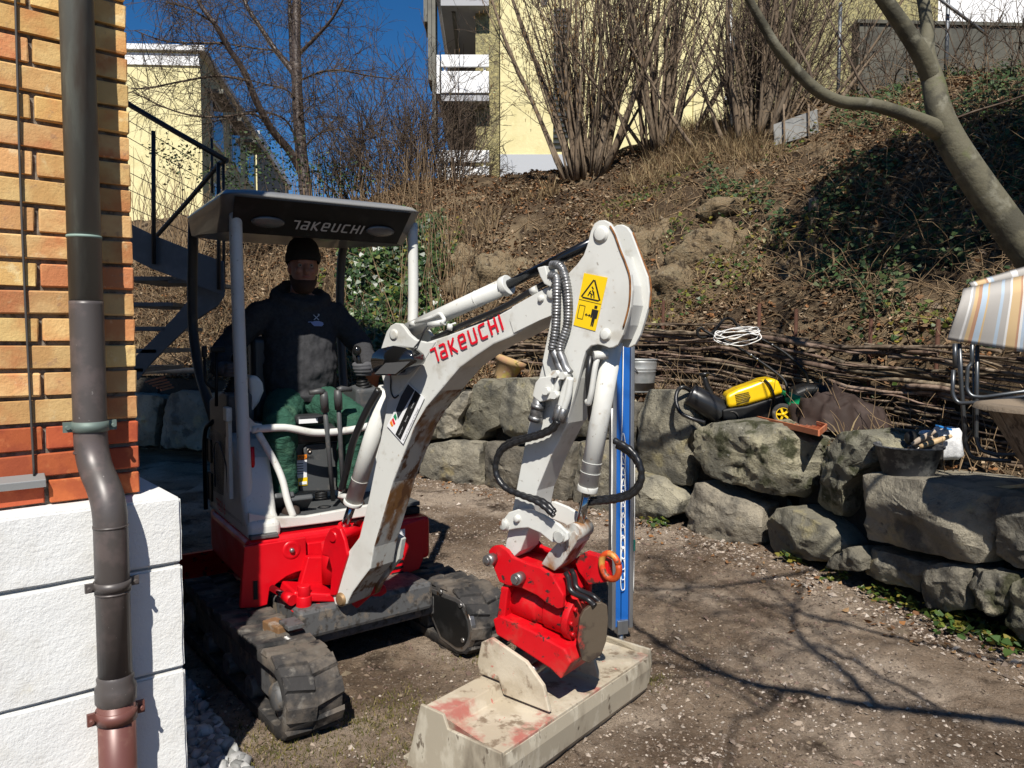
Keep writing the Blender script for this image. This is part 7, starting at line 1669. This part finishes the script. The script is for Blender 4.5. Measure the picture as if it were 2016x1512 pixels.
ivypatch(2600, -1, 6, 5, 12, .4, 6, lambda x, y: vnoise(x, y, 1.5) > .18, .12, (.035, .07), M_ivy2, 'ground_ivy', 'scattered yellow-green creeping leaves on the bank')
ivypatch(1500, -3.2, -.5, 8.8, 13, .4, 5, lambda x, y: (az(x, y) < -.06) & (vnoise(x, y, 1.7) > .1), .4, (.05, .1), M_ivy2, 'yellow_ivy', 'yellowing ivy leaves among the thicket behind the operator')
v_, f_ = leaves(SHADE_CROWN_P, SHADE_CROWN_S, IVY, 1.0, rng); npmesh('shade_crown', v_, f_, M_ivyd, rt)
# dry stems and brambles
tw = Twigs()
def stems(n, x0, x1, y0, y1, q0, q1, L, lean, grav, r, dens=None, wob=.12):
    X_, Y_, Z_ = sample(n, x0, x1, y0, y1, q0, q1, dens)
    for i in range(len(X_)):
        pts, _ = wander(rng, (X_[i], Y_[i], Z_[i] - .03), (rng.normal(0, lean), rng.normal(-.1, lean), 1), rng.uniform(*L), 6, wob, grav); tw.add(pts, r, r * .4)
stems(2200, -9, -1.6, 7, 15, .3, 6, (.3, 1.0), .6, -.09, .0065, None, .2)
stems(500, -1.9, -.2, 8, 13, .3, 5, (.3, .9), .5, -.05, .0065, None, .12)
stems(70, -1.6, -.4, 9.5, 13, 1.2, 5, (.9, 2.0), .2, .0, .007, lambda x, y: az(x, y) < -.06, .05)
stems(3600, .2, 7, 5, 12, 1.7, 7, (.15, .8), .9, -.13, .0045, None, .25)
stems(380, .3, 3.4, 4.5, 9.5, .5, 1.5, (.2, .6), .45, -.03, .0045, None, .15)
stems(500, 2.8, 6, 4.5, 10, 1.5, 5, (.4, 1.1), .8, -.15, .005, None, .2)
tag(tw.build('dry_stems', M_twigl), 'tangled dry bramble stems all over the bank', 'brambles', kind='stuff')
# straw tufts along the crest
def tufts(n, x0, x1, y0, y1, q0, q1, L, dens, blades, m, name, label, spread=.5, w_=.006):
    X_, Y_, Z_ = sample(n, x0, x1, y0, y1, q0, q1, dens); n = len(X_); B_ = blades
    X_ = np.repeat(X_, B_) + rng.normal(0, .04, n * B_); Y_ = np.repeat(Y_, B_) + rng.normal(0, .04, n * B_); Z_ = hill(X_, Y_); k = len(X_)
    d = np.stack([rng.normal(0, spread, k), rng.normal(-.15, spread, k), np.ones(k)], 1); d /= np.linalg.norm(d, axis=1, keepdims=True); LL = rng.uniform(*L, k)[:, None]
    s_ = np.stack([np.cos(rng.uniform(0, 6.28, k)), np.sin(rng.uniform(0, 6.28, k)), np.zeros(k)], 1) * w_
    p0 = np.stack([X_, Y_, Z_], 1); p1 = p0 + d * LL * .55; p2 = p0 + d * LL - np.array([0, 0, 1]) * LL * .18
    v_ = np.stack([p0 - s_, p0 + s_, p1 + s_ * .7, p1 - s_ * .7, p2], 1).reshape(-1, 3); i = np.arange(k)[:, None] * 5
    f_ = np.concatenate([i + np.array([[0, 1, 2, 3]]), i + np.array([[3, 2, 4, 4]])]);
    me = npmesh(name, v_, np.concatenate([i + np.array([[0, 1, 2]]), i + np.array([[0, 2, 3]]), i + np.array([[3, 2, 4]])]), m); tag(me, label, 'dry grass', kind='stuff')
tufts(420, -.6, 3.6, 9, 13.5, 4.2, 7.5, (.15, .5), lambda x, y: vnoise(x, y, 1.2) > -.1, 14, M_straw, 'dry_grass', 'pale dry grass tufts under the hazel bushes')
tufts(260, -8, 4, 5, 14, .4, 4, (.1, .35), lambda x, y: vnoise(x, y, 1.6) > .12, 12, M_straw, 'dry_tufts', 'scattered dry grass tufts lower on the bank')
# rough conglomerate outcrops in the bank
M_outc = mat('conglomerate outcrop', (.22, .165, .1), .95, var=[((.22, .175, .11), 3, .45, .62), ((.07, .052, .034), 9, .5, .64), ((.28, .24, .18), 24, .58, .7, .8)], bump=[(9, .9, .08), (35, .9, .03)], spec=.1)
for k, (px, py, d, rx, rz) in enumerate(((1000, 545, 9.4, .95, .42), (1270, 500, 9.2, .9, .5), (1450, 480, 8.8, .8, .38), (1370, 560, 8.3, .7, .3), (1480, 395, 9.8, .7, .25), (920, 520, 10, .5, .35))):
    c = hill_hit(px, py, 6.5); c.z -= .1; c.y += .22; m = MB(); rg = []
    for i in range(25):
        t = math.pi * (i + .02) / 24.04; row = []
        for j in range(40):
            a = 6.2832 * j / 40; dr = V((rx * math.sin(t) * math.cos(a), .34 * math.sin(t) * math.sin(a), -rz * math.cos(t))); p = c + dr
            row.append(p + dr.normalized() * (.22 * fbm(p * 1.9, 3) - .16 * abs(mnoise.noise(p * 3.1)) + .09 * fbm(p * 8, 3)))
        rg.append(row)
    m.rings(rg); tag(m.build('rock_outcrop', M_outc, loc=c, fixn=True), kind='structure')
X_, Y_, Z_ = sample(5000, -3, 7, 5, 13, 1.6, 7); sz = np.exp(rng.normal(-4.2, .6, len(X_)))
v_, f_ = stones(np.stack([X_, Y_, Z_], 1), np.clip(sz, .005, .07), rng, .7)
tag(npmesh('bank_stones', v_, f_, mat('bank stone', (.17, .13, .085), .95, rand=.35, bump=[(60, .5, .01)])), 'small stones and earth lumps on the bank', 'stones', kind='stuff')
tw = Twigs(); X_, Y_, Z_ = sample(420, -.5, 6, 5.5, 12, 1.7, 6.5)
for i in range(len(X_)):
    a = rng.uniform(0, 6.28); n_ = 7; L = rng.uniform(.3, 1.1); P_ = np.array([(X_[i] + math.cos(a) * L * t + .05 * math.sin(7 * t + i), Y_[i] + math.sin(a) * L * t + .05 * math.cos(6 * t), 0) for t in np.linspace(0, 1, n_)]); P_[:, 2] = hill(P_[:, 0], P_[:, 1]) + .015; tw.add(P_, rng.uniform(.004, .014), .003)
tag(tw.build('roots_and_sticks', M_twigl), 'fallen sticks and bare roots lying on the bank', 'sticks', kind='stuff')
# far bare thicket and evergreen shrub against the sky
tw = Twigs()
for (px, py, d, n, h) in ((770, 400, 17, 60, 3.6), (840, 420, 16, 50, 3.2), (700, 400, 18, 40, 2.4)):
    b = U(px, py, d)
    for k in range(n): ramify(rng, tw, (b.x + rng.normal(0, .5), b.y + rng.normal(0, .4), b.z - .3), (rng.normal(0, .3), rng.normal(0, .2), 1), h * rng.uniform(.4, .8), .018, 3, 3, .14, .02, .6, .6, .004)
for k in range(46):
    px = rng.uniform(1660, 2060); b = hill_hit(px, 150, 6.5); ramify(rng, tw, tuple(b - V((0, 0, .1))), (rng.normal(0, .35), rng.normal(0, .2), 1), rng.uniform(.5, 1.2), .011, 2, 3, .14, .02, .6, .62, .003)
tag(tw.build('bare_thicket', M_twig), 'hazy bare thickets of brown twigs along the crest', 'thicket', kind='stuff')
tw = Twigs()
for k in range(70):
    px = rng.uniform(560, 850); b = U(px, 420, rng.uniform(13.5, 15.5)); pts, _ = wander(rng, (b.x, b.y, b.z - .4), (rng.normal(0, .12), 0, 1), rng.uniform(.8, 1.7), 6, .06, 0); tw.add(pts, .009, .003)
for k in range(110):
    px = rng.uniform(262, 400); b = U(px, 470, rng.uniform(11, 13)); pts, _ = wander(rng, (b.x, b.y, b.z - .4), (rng.normal(0, .25), 0, 1), rng.uniform(.8, 1.9), 6, .12, 0); tw.add(pts, .008, .003)
tag(tw.build('reedy_stems', M_twigl), 'thin upright dry rods along the top of the bank behind the canopy', 'stems', kind='stuff')
sh_ = empty('evergreen_shrub', U(500, 380, 13.4), 'small dark evergreen shrub showing above the canopy roof beside the cherry trunk', 'shrub')
n = 1300; cen = rng.choice(12, n); cp_ = np.array([tuple(U(px, py, 13.4)) for px, py in ((450, 330), (480, 310), (520, 335), (560, 345), (600, 330), (640, 350), (470, 360), (420, 350), (500, 290), (345, 300), (360, 330), (680, 355))])
P_ = cp_[cen] + rng.normal(0, 1, (n, 3)) * np.array([.24, .2, .17]); v_, f_ = leaves(P_, rng.uniform(.04, .08, n), RHOMB, 1.0, rng); npmesh('foliage', v_, f_, M_ivyd, sh_)
tw = Twigs()
for c in cp_: pts, _ = wander(rng, c - np.array([rng.normal(0, .1), 0, 1.0]), (0, 0, 1), 1.1, 5, .1); tw.add(pts, .012, .004)
tw.build('stems', M_twig, sh_)
# ------------------------------------------------------------------ yard: gravel, pebbles, moss, leaves
def yard_z(x, y): return soil_h(x, y) + .018 * vnoise(x, y, 19)
M_grav = leafmat('gravel', [(.22, .175, .135), (.3, .25, .205), (.15, .115, .088), (.33, .285, .24), (.17, .13, .1), (.25, .2, .155)], .85, .2, 0)
n = 26000; Y_ = 2 + rng.random(n * 3) ** 1.6 * 7; X_ = rng.uniform(-2.2, 4, n * 3); q_, _ = wall_q(X_, Y_); dd = vnoise(X_, Y_, .9) + .6 * vnoise(X_, Y_, 2.4)
k = (q_ < .1) & (X_ / Y_ > -.42) & ((dd > rng.uniform(-.3, .45, n * 3)) | (q_ > -.4)); X_, Y_, q_ = X_[k][:n], Y_[k][:n], q_[k][:n]
sz = np.exp(rng.normal(-5.35, .5, len(X_))) * np.where(q_ > -.35, 1.7, 1)
v_, f_ = stones(np.stack([X_, Y_, yard_z(X_, Y_) + sz * .15], 1), np.clip(sz, .002, .028), rng)
tag(npmesh('gravel', v_, f_, M_grav), 'loose gravel and crumbs scattered over the yard soil', 'gravel', kind='stuff')
# soil clods
n = 12000; Y_ = 2 + rng.random(n) ** 1.4 * 4.5; X_ = rng.uniform(-1.6, 3, n); q_, _ = wall_q(X_, Y_); k = (q_ < 0) & (vnoise(X_, Y_, 1.3) > -.2); X_, Y_ = X_[k], Y_[k]; sz = np.exp(rng.normal(-4.9, .5, len(X_)))
v_, f_ = stones(np.stack([X_, Y_, yard_z(X_, Y_)], 1), np.clip(sz, .003, .03), rng, .7)
tag(npmesh('soil_clods', v_, f_, mat('soil clod', (.12, .085, .06), .95, rand=.45)), 'crumbly dark soil clods on the yard', 'soil', kind='stuff')
# rounded white pebbles in the drip strip beside the plinth
bm = bmesh.new(); bmesh.ops.create_icosphere(bm, subdivisions=2, radius=1); ib = np.array([tuple(v.co) for v in bm.verts]); bm.verts.ensure_lookup_table(); fi = np.array([[v.index for v in f.verts] for f in bm.faces]); bm.free()
PX = rng.uniform(330, 520, 900); PY = rng.uniform(1330, 1560, 900); Pp = np.array([tuple(Gd(a, b)) for a, b in zip(PX, PY)]); k = (PX < 360 + (PY - 1330) * .62); Pp = Pp[k]
Pp[:, 2] = yard_z(Pp[:, 0], Pp[:, 1]) + rng.uniform(.0, .035, len(Pp))
v_, f_ = stones(Pp, rng.uniform(.017, .034, len(Pp)), rng, .75, ib, fi)
o = npmesh('pebbles', v_, f_, leafmat('pale pebbles', [(.3, .3, .285), (.24, .235, .22), (.36, .355, .34), (.19, .19, .18)], .6, .3, 0), smooth=True); tag(o, 'rounded pale pebbles in the strip beside the plinth', 'pebbles', kind='stuff')
# moss, weeds and fallen leaves on the yard
def yard_pts(cs, n, sx):
    P_ = []
    for (px, py, s_) in cs:
        c = Gd(px, py); m_ = int(n * s_); P_.append(np.stack([c.x + rng.normal(0, sx * s_, m_), c.y + rng.normal(0, sx * s_, m_), np.zeros(m_)], 1))
    P_ = np.concatenate(P_); P_[:, 2] = yard_z(P_[:, 0], P_[:, 1]); return P_
P_ = yard_pts([(520, 1470, 1), (560, 1500, 1), (700, 1420, .8), (790, 1390, .8), (760, 1480, 1), (960, 1290, .8), (1000, 1330, .5), (1270, 1350, .5)], 480, .11)
n = len(P_); d = rng.normal(0, .5, (n, 3)); d[:, 2] = np.abs(d[:, 2]) + .5; d /= np.linalg.norm(d, axis=1, keepdims=True); L = rng.uniform(.008, .035, n)[:, None]; s_ = np.cross(d, rng.normal(0, 1, (n, 3))); s_ /= np.linalg.norm(s_, axis=1, keepdims=True); s_ *= .0022
v_ = np.stack([P_ - s_, P_ + s_, P_ + d * L], 1).reshape(-1, 3)
tag(npmesh('moss_grass', v_, np.arange(n * 3).reshape(n, 3), leafmat('moss blades', [(.12, .11, .025), (.18, .15, .045), (.24, .19, .09), (.08, .085, .02)], .7, .2, .3)), 'mossy yellow-green grass specks on the yard', 'moss', kind='stuff')
n = 520; X_ = rng.uniform(-1.5, 3.8, n * 6); Y_ = rng.uniform(2.5, 9, n * 6); q_, _ = wall_q(X_, Y_); k = ((q_ > -.45) & (q_ < .15)) | (rng.random(n * 6) < .006) & (q_ < .1); X_, Y_ = X_[k][:n], Y_[k][:n]
v_, f_ = leaves(np.stack([X_, Y_, yard_z(X_, Y_) + .012], 1), rng.uniform(.02, .055, len(X_)), OAK, .5, rng, .25)
tag(npmesh('fallen_leaves', v_, f_, leafmat('dead oak leaves', [(.2, .1, .045), (.16, .08, .04), (.26, .16, .08), (.12, .065, .035), (.26, .12, .045)], .8, .15, .2)), 'dead brown leaves gathered at the foot of the wall', 'leaves', kind='stuff')
Pw = yard_pts([(1290, 1040, .7), (1860, 1215, .9), (1880, 1240, .9), (1730, 1170, .6), (1780, 1190, .7), (1560, 1105, .5), (1930, 1240, 1), (1650, 1140, .5), (1990, 1270, 1)], 70, .09)
v_, f_ = leaves(Pw + np.array([0, 0, 1]) * rng.uniform(.01, .07, (len(Pw), 1)), rng.uniform(.02, .06, len(Pw)), IVY, .6, rng)
tag(npmesh('weeds', v_, f_, M_ivy2), 'low green weeds along the foot of the wall', 'weeds', kind='stuff')
